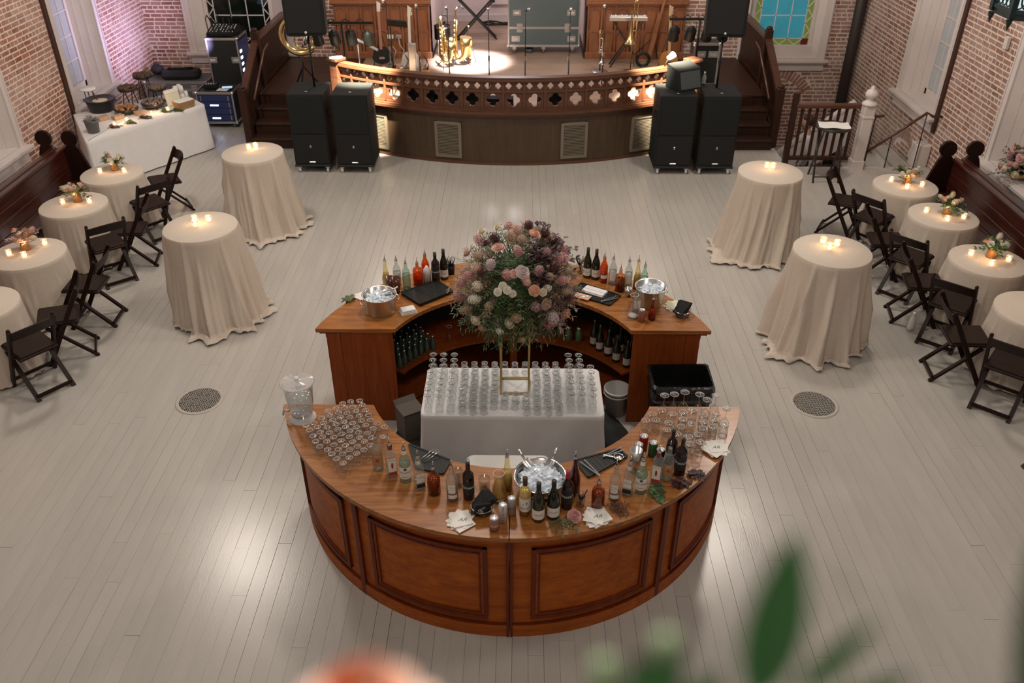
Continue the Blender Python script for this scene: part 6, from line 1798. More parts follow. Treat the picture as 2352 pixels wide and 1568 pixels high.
# ---------------------------------------------------------------- wooden folding chairs
def chair_proto():
    t = thing('folding_chair', 'chair', 'chair', (0, 0, 0), 0, 'dark wooden folding chairs')
    S = 1.06
    def P(p): return tuple(c * S for c in p)
    for s in (-1, 1):
        yy = s * 0.205
        G().bar(P((0.20, yy, 0.0)), P((-0.235, yy, 0.80)), 0.030, 0.046, (1, 0, 0.5)).obj('upright', M['chair_wood'], t)
        G().bar(P((0.135, s * 0.170, 0.42)), P((-0.255, s * 0.170, 0.0)), 0.026, 0.040, (1, 0, 0.5)).obj('rear_leg', M['chair_wood'], t)
    # curved top rail
    pts = []
    g = G(); n = 10
    vs = []
    for i in range(n + 1):
        u = -1 + 2 * i / n
        bow = 0.035 * (1 - u * u)
        for (xo, z) in ((-0.190, 0.675 + 0.012 * (1 - u * u)), (-0.240, 0.775 + 0.018 * (1 - u * u))):
            for th in (-0.010, 0.010):
                vs.append(P((xo - bow + th, u * 0.195, z)))
    fs = []
    for i in range(n):
        k, q = 4 * i, 4 * i + 4
        fs += [(k, q, q + 2, k + 2), (k + 3, q + 3, q + 1, k + 1), (k + 2, q + 2, q + 3, k + 3), (k + 1, q + 1, q, k)]
    fs += [(0, 2, 3, 1), (4 * n, 4 * n + 1, 4 * n + 3, 4 * n + 2)]
    g.add(vs, fs); g.obj('top_rail', M['chair_wood'], t)
    g = G().cbx(-0.17 * S, 0.215 * S, -0.185 * S, 0.185 * S, 0.0, 0.026, 0.008); g.xf(T(0, 0, 0.432 * S) @ Matrix.Rotation(-0.05, 4, 'Y'))
    g.obj('seat', M['chair_wood'], t)
    G().cbx(-0.155 * S, 0.20 * S, -0.17 * S, 0.17 * S, 0.0, 0.014, 0.006).xf(T(0, 0, 0.457 * S) @ Matrix.Rotation(-0.05, 4, 'Y')).obj('seat_pad', M['chair_pad'], t)
    G().bar(P((-0.232, -0.17, 0.045)), P((-0.232, 0.17, 0.045)), 0.020, 0.036).obj('stretcher', M['chair_wood'], t)
    G().bar(P((0.150, -0.205, 0.10)), P((0.150, 0.205, 0.10)), 0.020, 0.030).obj('stretcher', M['chair_wood'], t)
    G().bar(P((-0.045, -0.205, 0.43)), P((-0.045, 0.205, 0.43)), 0.022, 0.030).obj('cross_rail', M['chair_wood'], t)
    for s in (-1, 1): G().ball(P((-0.228, s * 0.205, 0.802)), 0.020, 8, 5).obj('finial', M['chair_wood'], t)
    return t
mat('chair_pad', (0.020, 0.009, 0.006), 0.6, spec=0.2)
fc = chair_proto()
CH = [(-4.98, 11.66, 212, 'beside the buffet cloth, seat toward the first posy table'), (-4.92, 10.52, 138, 'back turned to the cocktail table, between first and second posy tables'), (-4.82, 9.93, 190, 'tucked against the second posy table on the buffet side'),
      (-5.04, 9.26, 130, 'angled toward the second posy table, buffet side'), (-4.74, 8.44, 183, 'tucked against the third posy table, its seat under the cloth edge'), (-4.76, 7.84, 203, 'turned toward the third posy table, near the front cocktail table'), (-4.82, 6.98, 142, 'at the end of the buffet side row, beside a grille'),
      (4.30, 11.00, -30, 'beside the tall black table, facing the stair opening posies'), (4.52, 10.18, 40, 'back rail toward the railing cocktail table, window flowers side'), (4.38, 9.70, -8, 'tucked against the second posy table, window flowers side'),
      (4.59, 9.00, 44, 'with a pale bag hanging beside it, window flowers side'), (4.42, 8.62, -10, 'tucked against the third posy table, window flowers side'), (4.66, 7.91, 50, 'angled toward the third posy table, window flowers side'), (4.40, 7.46, -7, 'seat pulled out toward the last posy table, window flowers side'), (4.72, 6.71, 50, 'near the floor grille, window flowers side'),
      (4.72, 5.75, 10, 'at the very end of the window flowers side row')]
for i, (bx_, by_, ang, wh) in enumerate(CH):
    a = math.radians(ang)
    loc = (bx_ + 0.25 * math.cos(a) + (0.05 if bx_ < 0 else -0.05), by_ + 0.25 * math.sin(a), 0)
    lb = 'dark wooden folding chair ' + wh
    if i == 0: fc.location = loc; fc.rotation_euler = (0, 0, a); fc['label'] = lb
    else: dup(fc, loc, a, lb)
t = thing('fabric_bag', 'pale cloth pouch on the floor beside a folding chair', 'bag', (4.50, 8.30, 0), 0.6)
G().lathe([(0.0, 0.0), (0.055, 0.004), (0.062, 0.05), (0.045, 0.16), (0.020, 0.20), (0.028, 0.23), (0.0, 0.232)], 14, sy=0.6).obj('pouch', M['white_cloth'], t)
G().lathe([(0.022, 0.192), (0.026, 0.198), (0.022, 0.206)], 12, sy=0.62).obj('tie', M['linen'], t)
# ---------------------------------------------------------------- pews
def pew(x, y0, y1, s, label):
    """long bench; s=+1 seat towards +x; x is the back plane"""
    t = thing('church_pew', label, 'pew', (x, 0, 0))
    def quad(nm, pts, th, m):
        g = G(); a, b = pts
        g.bar((a[0], (y0 + y1) / 2, a[1]), (b[0], (y0 + y1) / 2, b[1]), y1 - y0, th, (s, 0, 0.2)); return g.obj(nm, M[m], t)
    G().cbx(min(0, s * 0.03), max(0, s * 0.03), y0, y1, 0.10, 0.92, 0.006).obj('back_board', M['pew_wood'], t)
    for k in range(3): G().cbx(min(s * 0.03, s * 0.038), max(s * 0.03, s * 0.038), y0, y1, 0.50 + k * 0.135, 0.62 + k * 0.135, 0.003).obj('back_plank', M['pew_wood'], t)
    G().cbx(min(-s * 0.02, s * 0.07), max(-s * 0.02, s * 0.07), y0, y1, 0.92, 0.955, 0.012).obj('top_rail', M['pew_wood'], t)
    G().cbx(min(s * 0.03, s * 0.34), max(s * 0.03, s * 0.34), y0, y1, 0.41, 0.445, 0.01).obj('seat', M['pew_wood'], t)
    G().cbx(min(s * 0.24, s * 0.27), max(s * 0.24, s * 0.27), y0, y1, 0.0, 0.41, 0.006).obj('front_board', M['pew_wood'], t)
    for ye in (y1,):
        pr = [(s * -0.02, 0.0), (s * 0.46, 0.0), (s * 0.46, 0.10), (s * 0.42, 0.42), (s * 0.34, 0.62), (s * 0.285, 0.80), (s * 0.245, 0.93), (s * 0.215, 0.98)]
        cx, cz, r = s * 0.155, 1.07, 0.115
        for k in range(13):
            a = -0.75 + k * (PI + 1.5) / 12
            pr.append((cx + s * r * math.cos(a), cz + r * math.sin(a)))
        pr += [(s * 0.095, 0.98), (s * 0.05, 0.93), (s * -0.02, 0.90)]
        if s < 0: pr = pr[::-1]
        n = len(pr)
        g = G(); g.add([(a, ye, b) for a, b in pr] + [(a, ye + 0.05, b) for a, b in pr], [tuple(range(n)), tuple(range(2 * n - 1, n - 1, -1))] + [(i, n + i, n + (i + 1) % n, (i + 1) % n) for i in range(n)])
        g.obj('end_panel', M['pew_end'], t)
    return t
pew(-6.555, 2.2, 11.55, 1, 'long polished pew facing the posy tables on the buffet side, rounded end')
pew(-6.615, 2.2, 11.55, -1, 'pew standing back to back behind the buffet side pew, seat to the brick wall')
pew(6.045, 2.2, 11.25, -1, 'long dark pew facing the posy tables below the window flowers, rounded end')
pew(6.105, 2.2, 11.25, 1, 'pew standing back to back behind the window flowers side pew, seat to the wall')
# ---------------------------------------------------------------- tall stand with a paper
t = thing('bar_table', 'tall black round bar table on crossed legs with white paper on it', 'table', (4.83, 12.82, 0))
G().lathe([(0.0, 0.84), (0.26, 0.84), (0.265, 0.85), (0.265, 0.865), (0.255, 0.875), (0.0, 0.872)], 32).obj('table_top', M['ebony'], t)
for sx in (-0.2, 0.2):
    G().tube([(sx, -0.17, 0.0), (sx * 0.9, 0.10, 0.84)], 0.016, 8).obj('leg', M['ebony'], t)
    G().tube([(sx * 0.85, 0.20, 0.0), (sx * 0.8, -0.10, 0.84)], 0.016, 8).obj('leg', M['ebony'], t)
G().tube([(-0.2, -0.16, 0.10), (0.2, -0.16, 0.10)], 0.012, 8).obj('stretcher', M['ebony'], t)
G().tube([(-0.17, 0.18, 0.16), (0.17, 0.18, 0.16)], 0.012, 8).obj('stretcher', M['ebony'], t)
g = G(); n = 8; vs = []
for i in range(n + 1):
    for j in range(n + 1):
        u, v = i / n - 0.5, j / n - 0.5
        vs.append((u * 0.46 + 0.05 * v, v * 0.30 - 0.06 * u, 0.004 + 0.012 * math.sin(5 * u + 3 * v) ** 2 + (0.03 if abs(u) > 0.45 else 0) * 0.2))
fs = [(i * (n + 1) + j, (i + 1) * (n + 1) + j, (i + 1) * (n + 1) + j + 1, i * (n + 1) + j + 1) for i in range(n) for j in range(n)]
g.add(vs, fs, True)
tag(g.obj('paper_sheet', M['paper'], None, (4.83, 12.80, 0.877)), 'loose sheet of white paper curling on the tall black table', 'paper')
# ---------------------------------------------------------------- floor grilles
def grille(x, y, label, rz):
    t = thing('floor_grille', label, 'grille', (x, y, 0.001), rz, 'round floor grilles')
    R = 0.238
    G().lathe([(R - 0.036, 0.0), (R - 0.034, 0.007), (R - 0.004, 0.007), (R, 0.0)], 48).obj('rim', M['grille_paint'], t)
    G().lathe([(0.0, 0.0006), (R - 0.03, 0.0006)], 40).obj('pit_shade_disc', M['black_matte'], t)  # flat black disc paints the darkness below the lattice
    g = G(); c = 0.066; k = 4; r = R - 0.034
    def seg(p0, p1, w):
        # clip to the circle
        d = Vector(p1) - Vector(p0); n = 8
        pts = [Vector(p0) + d * i / n for i in range(n + 1)]
        ins = [p for p in pts if p.length < r]
        if len(ins) > 1: g.bar((ins[0].x, ins[0].y, 0.004), (ins[-1].x, ins[-1].y, 0.003), w, 0.003)
    for i in range(-k, k):
        for j in range(-k, k):
            x0, y0 = i * c, j * c
            if (i + j) % 2:
                for q in range(4): seg((x0 + c * q / 4, y0), (x0 + c * q / 4, y0 + c), 0.0042)
                seg((x0, y0), (x0 + c, y0), 0.0045)
                seg((x0, y0 + c / 2), (x0 + c, y0 + c / 2), 0.003)
            else:
                for q in range(4): seg((x0, y0 + c * q / 4), (x0 + c, y0 + c * q / 4), 0.0042)
                seg((x0, y0), (x0, y0 + c), 0.0042)
                seg((x0 + c / 2, y0), (x0 + c / 2, y0 + c), 0.003)
    stuff(g.obj('lattice', M['grille_paint'], t))
mat('grille_paint', (0.44, 0.40, 0.35), 0.5)
grille(-3.252, 6.865, 'round cast floor grille on the water dispenser side of the bar', 0.6)
grille(2.990, 6.870, 'round cast floor grille on the wine glass side of the bar', 0.1)
# ---------------------------------------------------------------- loudspeakers
def subwoofer(x0, x1, yf, where):
    xc = (x0 + x1) / 2; w = x1 - x0
    d = thing('speaker_dolly', 'low black wheeled dolly with white casters under the subwoofer ' + where, 'dolly', (xc, yf + 0.34, 0), 0, 'subwoofer dollies')
    G().cbx(-w / 2 - 0.01, w / 2 + 0.01, -0.35, 0.35, 0.105, 0.135, 0.008).obj('board', M['black_plastic'], d)
    for sx in (-1, 1):
        for sy in (-1, 1):
            c = G().lathe([(0.0, -0.016), (0.042, -0.016), (0.045, 0.0), (0.042, 0.016), (0.0, 0.016)], 16).xf(Matrix.Rotation(PI / 2, 4, 'Y')).xf(T(sx * (w / 2 - 0.06), sy * 0.30, 0.045)).obj('caster_wheel', M['white_plastic'], d)
            G().cbx(sx * (w / 2 - 0.06) - 0.03, sx * (w / 2 - 0.06) + 0.03, sy * 0.30 - 0.03, sy * 0.30 + 0.03, 0.082, 0.106, 0.004).obj('caster_fork', M['chrome'], c)
    t = thing('subwoofer', 'tall black subwoofer cabinet with dark lower grille ' + where, 'loudspeaker', (xc, yf + 0.34, 0.135), 0, 'subwoofers')
    G().cbx(-w / 2, w / 2, -0.34, 0.34, 0.0, 1.14, 0.012).obj('cabinet', M['speaker_paint'], t)
    G().cbx(-w / 2 + 0.02, w / 2 - 0.02, -0.352, -0.335, 0.03, 0.50, 0.004).obj('grille', M['speaker_grille'], t)
    G().cbx(-w / 2 + 0.02, w / 2 - 0.02, -0.350, -0.335, 0.52, 1.11, 0.004).obj('front_panel', M['speaker_paint'], t)
    G().cbx(-0.012, 0.012, -0.356, -0.350, 0.29, 0.33, 0.002).obj('badge', M['aluminium'], t)
    G().cbx(-0.05, 0.05, -0.358, -0.350, 0.04, 0.06, 0.004).obj('latch', M['steel'], t)
    for sx in (-0.16, 0.16): G().cbx(sx - 0.07, sx + 0.07, 0.20, 0.23, 1.139, 1.143, 0.001).obj('skid', M['black_plastic'], t)
    G().lathe([(0.0, 1.141), (0.025, 1.141), (0.025, 1.146), (0.012, 1.146), (0.0, 1.143)], 14, (0, -0.2, 0)).obj('pole_socket', M['steel'], t)
    for sx in (-1, 1): G().cbx(sx * w / 2 - 0.004, sx * w / 2 + 0.004, -0.10, 0.14, 0.72, 0.84, 0.003).obj('side_handle', M['black_plastic'], t)
subwoofer(-3.635, -3.065, 13.00, 'next to the buffet side stairs')
subwoofer(-2.945, -2.375, 12.98, 'beside the stage vent, buffet side')
subwoofer(2.155, 2.735, 12.98, 'carrying the tilted stage monitor')
subwoofer(2.830, 3.410, 12.98, 'below the stained glass window')
def top_speaker(x, y, rz, label):
    p = thing('speaker_pole', 'thin black pole carrying ' + label, 'pole', (x, y, 1.276))
    G().tube([(0, 0, 0), (0, 0, 0.82)], 0.018, 10).obj('tube', M['black_metal'], p)
    G().lathe([(0.026, 0.38), (0.030, 0.39), (0.030, 0.42), (0.026, 0.43)], 12).obj('collar', M['black_metal'], p)
    t = thing('loudspeaker', label, 'loudspeaker', (x, y, 2.097), rz)
    g = loops([rr_loop(0.29, 0.22, 0, 0.05), rr_loop(0.30, 0.23, 0.04, 0.05), rr_loop(0.30, 0.23, 1.1, 0.05)])
    g.f.append(tuple(range(16, 24))); g.sm.append(False)
    g.obj('cabinet', M['speaker_paint'], t)
    G().cbx(-0.25, 0.25, -0.245, -0.225, 0.05, 1.06, 0.006).obj('grille', M['speaker_grille'], t)
    G().lathe([(0.0, 0.0), (0.022, 0.0), (0.022, 0.006), (0.0, 0.006)], 12).xf(Matrix.Rotation(PI / 2, 4, 'X')).xf(T(0.0, -0.246, 0.055)).obj('badge', M['aluminium'], t)
top_speaker(-3.27, 13.42, 0.12, 'black loudspeaker on a pole above the buffet side subwoofer')
top_speaker(3.09, 13.42, -0.12, 'black loudspeaker on a pole beside the stained glass window')
mat('monitor_face', (0.05, 0.058, 0.058), 0.7)
# stage monitor wedge and water bottle on the subwoofers
t = thing('stage_monitor', 'black wedge monitor tipped on its side with a looped cable', 'monitor', (2.56, 13.42, 1.283), rot=(0, 0.0, 0.5))
G().add([(-0.22, -0.2, 0), (0.22, -0.2, 0), (0.22, 0.16, 0), (-0.22, 0.16, 0), (-0.22, -0.12, 0.30), (0.22, -0.12, 0.30), (0.22, 0.16, 0.36), (-0.22, 0.16, 0.36)], [(0, 3, 2, 1), (4, 5, 6, 7), (0, 1, 5, 4), (1, 2, 6, 5), (2, 3, 7, 6), (3, 0, 4, 7)]).obj('cabinet', M['speaker_paint'], t)
G().add([(-0.19, -0.203, 0.03), (0.19, -0.203, 0.03), (0.19, -0.13, 0.28), (-0.19, -0.13, 0.28)], [(0, 1, 2, 3)]).obj('grille', M['monitor_face'], t)
G().tube([(0.23, -0.1, 0.06), (0.32, -0.14, 0.03), (0.35, -0.05, 0.012), (0.28, 0.02, 0.012), (0.23, 0.0, 0.05)], 0.010, 6).obj('cable', M['black_plastic'], t)
t = thing('water_bottle', 'small clear plastic water bottle on the subwoofer by the stairs', 'bottle', (2.915, 13.58, 1.278))
G().lathe([(0.0, 0.0), (0.030, 0.0), (0.032, 0.01), (0.030, 0.06), (0.032, 0.12), (0.014, 0.165), (0.013, 0.185)], 14).obj('bottle_body', M['water'], t)
G().lathe([(0.015, 0.183), (0.015, 0.20), (0.0, 0.20)], 12).obj('cap', M['paper'], t)
# ---------------------------------------------------------------- spot light stands
def light_stand(x, y, z0, n, dx, label):
    t = thing('light_stand', label, 'stage lights', (x, y, z0))
    H_ = 1.98 - z0
    G().tube([(0, 0, 0.30), (0, 0, H_)], 0.020, 8).obj('mast', M['black_metal'], t)
    for k in range(3):
        a = 0.5 + k * 2 * PI / 3
        G().tube([(0, 0, 0.55), (0.34 * math.cos(a), 0.34 * math.sin(a), 0.012)], 0.014, 6).obj('leg', M['black_metal'], t)
    G().bar((dx - 0.50, 0, H_), (dx + 0.50, 0, H_), 0.04, 0.04).obj('crossbar', M['black_metal'], t)
    for k in range(n):
        xx = dx - 0.42 + 0.84 * k / (n - 1)
        m = T(xx, -0.10, H_ - 0.22) @ Matrix.Rotation(0.5 + 0.15 * (k % 2), 4, 'X') @ Rz(0.4 - 0.3 * k)
        c = G().lathe([(0.0, 0.16), (0.05, 0.15), (0.085, 0.10), (0.09, -0.09), (0.096, -0.10), (0.086, -0.10), (0.075, -0.05)], 18).xf(m).obj('par_can', M['black_plastic'], t)
        G().lathe([(0.0, -0.06), (0.078, -0.055)], 18).xf(m).obj('lens', M['lens_glass'], c)
        G().tube([(xx - 0.10, -0.08, H_ - 0.22), (xx - 0.10, -0.03, H_ - 0.04), (xx + 0.10, -0.03, H_ - 0.04), (xx + 0.10, -0.08, H_ - 0.22)], 0.006, 5).obj('yoke', M['black_metal'], c)
    G().tube([(dx - 0.5 + 0.05 * i, 0.02 + 0.02 * math.sin(i * 2.1), H_ + 0.02 + 0.04 * math.sin(i * 1.3)) for i in range(20)], 0.008, 5).obj('cable', M['black_plastic'], t)
mat('lens_glass', (0.06, 0.065, 0.07), 0.05, coat=0.6)
light_stand(-2.98, 14.62, 0.72, 4, 0.02, 'black bar of four spot lamps above the buffet side end of the balustrade')
light_stand(3.02, 14.95, 0.72, 4, -0.02, 'black bar of four spot lamps above the window side end of the balustrade')
# ---------------------------------------------------------------- flight cases
mat('case_teal', (0.085, 0.115, 0.125), 0.55, var=0.06, vscale=50)
mat('case_grey', (0.10, 0.105, 0.11), 0.6)
mat('case_black', (0.012, 0.013, 0.013), 0.6)
def case_box(nm, label, x0, x1, y0, y1, z0, z1, m, splits=(), handles=(), latches=(), wheels=True, rz=0.0, base=0.0):
    """cased box with metal edge extrusions; coordinates relative to its base centre"""
    cx, cy = (x0 + x1) / 2, (y0 + y1) / 2
    t = thing(nm, label, 'flight case', (cx, cy, base), rz)
    w, d = (x1 - x0) / 2, (y1 - y0) / 2
    G().bx(-w, w, -d, d, z0 - base, z1 - base).obj('body', M[m], t)
    e = 0.022
    for z in (z0, z1, *splits):
        G().bx(-w - 0.004, w + 0.004, -d - 0.004, -d + 0.006, z - base - e, z - base + e).obj('edge_strip', M['aluminium'], t)
        for sx in (-1, 1): G().bx(sx * w - 0.005, sx * w + 0.005, -d, d, z - base - e, z - base + e).obj('edge_strip', M['aluminium'], t)
    for sx in (-1, 1):
        G().bx(sx * w - e if sx > 0 else -w - 0.005, w + 0.005 if sx > 0 else -w + e, -d - 0.005, -d + e, z0 - base, z1 - base).obj('corner_strip', M['aluminium'], t)
        G().bx(sx * w - e if sx > 0 else -w - 0.005, w + 0.005 if sx > 0 else -w + e, d - e, d + 0.005, z0 - base, z1 - base).obj('corner_strip', M['aluminium'], t)
        for zz in (z0, z1):
            G().ball((sx * w, -d, zz - base), 0.034, 8, 6).obj('ball_corner', M['steel'], t)
    for hx, hz in handles:
        h = G().cbx(hx - 0.085, hx + 0.085, -d - 0.006, -d + 0.002, hz - base - 0.055, hz - base + 0.055, 0.004).obj('handle_dish', M['aluminium'], t)
        G().cbx(hx - 0.05, hx + 0.05, -d - 0.016, -d - 0.004, hz - base - 0.022, hz - base + 0.018, 0.004).obj('grip', M['white_plastic'], h)
    for hx, hz in latches:
        h = G().cbx(hx - 0.06, hx + 0.06, -d - 0.007, -d + 0.002, hz - base - 0.085, hz - base + 0.085, 0.004).obj('latch_dish', M['aluminium'], t)
        G().cbx(hx - 0.025, hx + 0.025, -d - 0.014, -d - 0.005, hz - base - 0.03, hz - base + 0.03, 0.004).obj('twist_latch', M['steel'], h)
    if wheels:
        for sx in (-0.82, 0.0, 0.82) if w > 0.5 else (-0.8, 0.8):
            for sy in (-0.75, 0.75):
                c = G().lathe([(0.0, -0.018), (0.046, -0.018), (0.050, 0.0), (0.046, 0.018), (0.0, 0.018)], 14).xf(Matrix.Rotation(PI / 2, 4, 'Y')).xf(T(sx * w, sy * d, 0.05)).obj('caster_wheel', M['wheel_grey'], t)
                G().cbx(sx * w - 0.035, sx * w + 0.035, sy * d - 0.035, sy * d + 0.035, 0.075, z0 - base, 0.003).obj('caster_fork', M['steel'], c)
    return t
mat('wheel_grey', (0.16, 0.16, 0.16), 0.5)
case_box('road_case', 'large teal grey road case with silver edges at the middle of the stage', -0.26, 1.17, 17.62, 18.3, SZ + 0.16, 2.75, 'case_teal', (1.23, 2.1), [(-0.54, 1.52), (0.54, 1.52), (-0.56, 1.02), (0.56, 1.02), (-0.54, 1.85), (0.54, 1.85)], [(-0.48, 1.23), (0.48, 1.23)], base=SZ)
tag(cup('wheel_chock', 0.165, 17.78, SZ, 0.075, 0.085, 0.085, 'case_teal', 'small grey round block under the big road case', 'block'), 'small grey round block under the big road case', 'block')
case_box('road_case', 'black silver-edged case standing behind the wedge monitor', 3.02, 3.46, 15.15, 15.55, SZ + 0.11, SZ + 0.80, 'case_black', (), [(-0.1, 1.35), (0.12, 1.35)], [], base=SZ)
case_box('amp_rack', 'low black amplifier rack with lit blue displays beside the buffet', -5.86, -5.20, 15.16, 15.72, 0.10, 0.64, 'case_black', (), (), ())
rk = bpy.data.objects.get('amp_rack')
mat('display_pale', (0.4, 0.5, 0.6), 0.3, emit=(0.45, 0.65, 0.85), estr=0.9)
mat('rack_face', (0.02, 0.022, 0.035), 0.35, emit=(0.02, 0.03, 0.16), estr=0.18)  # faint blue glow painted into the rack faces
mat('display_blue', (0.3, 0.4, 0.8), 0.3, emit=(0.45, 0.60, 1.0), estr=6)
for i in range(4):
    f = G().cbx(-0.29, 0.29, -0.292, -0.282, 0.14 + i * 0.118, 0.245 + i * 0.118, 0.003).obj('amplifier', M['rack_face'], rk)
    if i in (0, 2): G().bx(-0.10, 0.05, -0.295, -0.290, 0.175 + i * 0.118, 0.200 + i * 0.118).obj('display', M['display_blue'], f)
    for sx in (-0.25, 0.25): G().cbx(sx - 0.012, sx + 0.012, -0.305, -0.290, 0.15 + i * 0.118, 0.235 + i * 0.118, 0.003).obj('rack_handle', M['steel'], f)
for nm, x, y, rz, m, lb in (('tablet', -5.36, 15.42, 0.2, 'display_pale', 'glowing pale blue tablet lying on the amplifier rack'), ('paper_sheet', -5.40, 15.30, -0.1, 'paper', 'white sheet lying on the amplifier rack'), ('control_box', -5.66, 15.45, 0.1, 'black_plastic', 'black control box on the amplifier rack')):
    o = thing(nm, lb, {'tablet': 'tablet', 'paper_sheet': 'paper', 'control_box': 'box'}[nm], (x, y, 0.663), rz)
    if nm == 'control_box':
        G().cbx(-0.12, 0.12, -0.10, 0.10, 0.0, 0.07, 0.006).obj('housing', M['black_plastic'], o)
        for k in range(4): G().lathe([(0.012, 0.07), (0.012, 0.082), (0.0, 0.082)], 10, (-0.07 + k * 0.045, -0.04, 0)).obj('knob', M['aluminium'], o)
    else:
        G().cbx(-0.10, 0.10, -0.075, 0.075, 0.0, 0.008 if nm == 'tablet' else 0.002, 0.001).obj('slab' if nm == 'tablet' else 'sheet', M['black_plastic' if nm == 'tablet' else 'paper'], o)
        if nm == 'tablet': G().bx(-0.09, 0.09, -0.065, 0.065, 0.008, 0.009).obj('screen', M['display_pale'], o)
case_box('amp_rack', 'tall black equipment case with a column of white lamps by the stair railing', -5.84, -5.26, 16.10, 16.75, 0.11, 1.36, 'case_black', (), [(-0.22, 0.98), (0.22, 0.98)], [])
tr = bpy.data.objects.get('amp_rack.001')
mat('lamp_white', (0.8, 0.85, 1.0), 0.3, emit=(0.7, 0.82, 1.0), estr=8)
G().bx(0.292, 0.300, -0.30, 0.30, 0.16, 1.30).obj('side_panel', M['rack_face'], tr)
for i in range(6): G().cbx(0.298, 0.306, -0.26, -0.16, 0.52 + i * 0.115, 0.565 + i * 0.115, 0.002).obj('indicator_lamp', M['lamp_white'], tr)
# mixing gear on the tall case
t = thing('mixing_desk', 'small black mixing desk with knobs and cables on the tall equipment case', 'mixer', (-5.58, 16.42, 1.384))
G().add([(-0.26, -0.22, 0.0), (0.26, -0.22, 0.0), (0.26, 0.22, 0.0), (-0.26, 0.22, 0.0), (-0.26, -0.22, 0.05), (0.26, -0.22, 0.05), (0.26, 0.22, 0.14), (-0.26, 0.22, 0.14)], [(0, 3, 2, 1), (4, 5, 6, 7), (0, 1, 5, 4), (1, 2, 6, 5), (2, 3, 7, 6), (3, 0, 4, 7)]).obj('housing', M['black_plastic'], t)
g = G()
for i in range(8):
    for j in range(5): g.lathe([(0.010, 0.0), (0.009, 0.02), (0.0, 0.02)], 8, (-0.21 + i * 0.06, -0.14 + j * 0.07, 0.062 + 0.015 * j))
stuff(g.obj('knobs', M['aluminium'], t))
for i in range(5):
    q = random.Random(i)
    G().tube([(-0.26 + 0.1 * i, 0.2, 0.13), (-0.30 + 0.1 * i, 0.1, 0.24 + q.uniform(0, .08)), (-0.28 + 0.11 * i, -0.05, 0.20 + q.uniform(0, .1)), (-0.22 + 0.1 * i, -0.18, 0.07)], 0.010, 6).obj('cable', M['black_plastic'], t)
t = thing('laptop', 'open tablet screen glowing pale blue above the mixing desk', 'tablet', (-5.38, 16.66, 1.56), rot=(-1.0, 0, 0.35))
G().cbx(-0.13, 0.13, -0.10, 0.10, -0.008, 0.0, 0.002).obj('shell', M['black_plastic'], t)
G().bx(-0.12, 0.12, -0.09, 0.09, 0.0, 0.001).obj('screen', M['display_pale'], t)
t = thing('whip_antenna', 'thin black lamp rod rising from the tall equipment case', 'rod', (-5.30, 16.14, 1.384))
G().tube([(0, 0, 0), (0, 0, 0.75)], 0.010, 6).obj('rod', M['black_metal'], t); G().lathe([(0.0, 0.0), (0.05, 0.0), (0.045, 0.02), (0.0, 0.025)], 14).obj('foot', M['black_metal'], t)
case_box('road_case', 'long flat grey road case with latches in the corner by the brick wall', -7.25, -6.05, 16.30, 16.95, 0.11, 0.50, 'case_grey', (0.36,), (), [(-0.25, 0.36), (0.35, 0.36)])
t = thing('gear_bag', 'black padded gear bag lying on the flat road case', 'bag', (-6.62, 16.62, 0.523), 0.05)
loops([rr_loop(0.34, 0.16, 0.0, 0.05), rr_loop(0.36, 0.18, 0.05, 0.05), rr_loop(0.34, 0.16, 0.13, 0.05), rr_loop(0.25, 0.10, 0.155, 0.05)]).obj('bag_body', M['black_matte'], t)
G().tube([(-0.2, -0.1, 0.14), (-0.1, -0.12, 0.20), (0.1, -0.12, 0.20), (0.2, -0.1, 0.14)], 0.012, 6).obj('strap', M['black_matte'], t)
t = thing('gear_bag', 'round black pouch beside the padded gear bag', 'bag', (-7.13, 16.76, 0.523))
G().ball((0, 0, 0.10), 0.13, 12, 8, sz=0.77).obj('pouch', M['black_matte'], t); G().tube([(-0.05, 0, 0.19), (0, 0, 0.24), (0.05, 0, 0.19)], 0.008, 6).obj('loop', M['black_matte'], t)
for i, (deg, w, h, wh) in enumerate(((-18.5, 0.62, 0.42, 'nearest the orange pedals'), (-10.6, 0.66, 0.42, 'in front of the saxophones'), (-2.6, 0.42, 0.33, 'low one before the bright floor'), (7.2, 0.44, 0.42, 'before the big road case'))):
    a = math.radians(deg); x, y = arc(4.84, a)
    t = thing('floor_monitor', 'black floor monitor behind the pierced balustrade, ' + wh, 'monitor', (x, y, SZ), a)
    G().add([(-w / 2, -0.17, 0), (w / 2, -0.17, 0), (w / 2, 0.17, 0), (-w / 2, 0.17, 0), (-w / 2, -0.17, h), (w / 2, -0.17, h), (w / 2, 0.02, h), (-w / 2, 0.02, h)], [(0, 3, 2, 1), (4, 5, 6, 7), (0, 1, 5, 4), (1, 2, 6, 5), (2, 3, 7, 6), (3, 0, 4, 7)]).obj('cabinet', M['speaker_paint'], t)
    G().add([(w / 2 - 0.03, 0.166, 0.03), (-w / 2 + 0.03, 0.166, 0.03), (-w / 2 + 0.03, 0.04, h - 0.03), (w / 2 - 0.03, 0.04, h - 0.03)], [(0, 1, 2, 3)]).obj('grille', M['speaker_grille'], t)
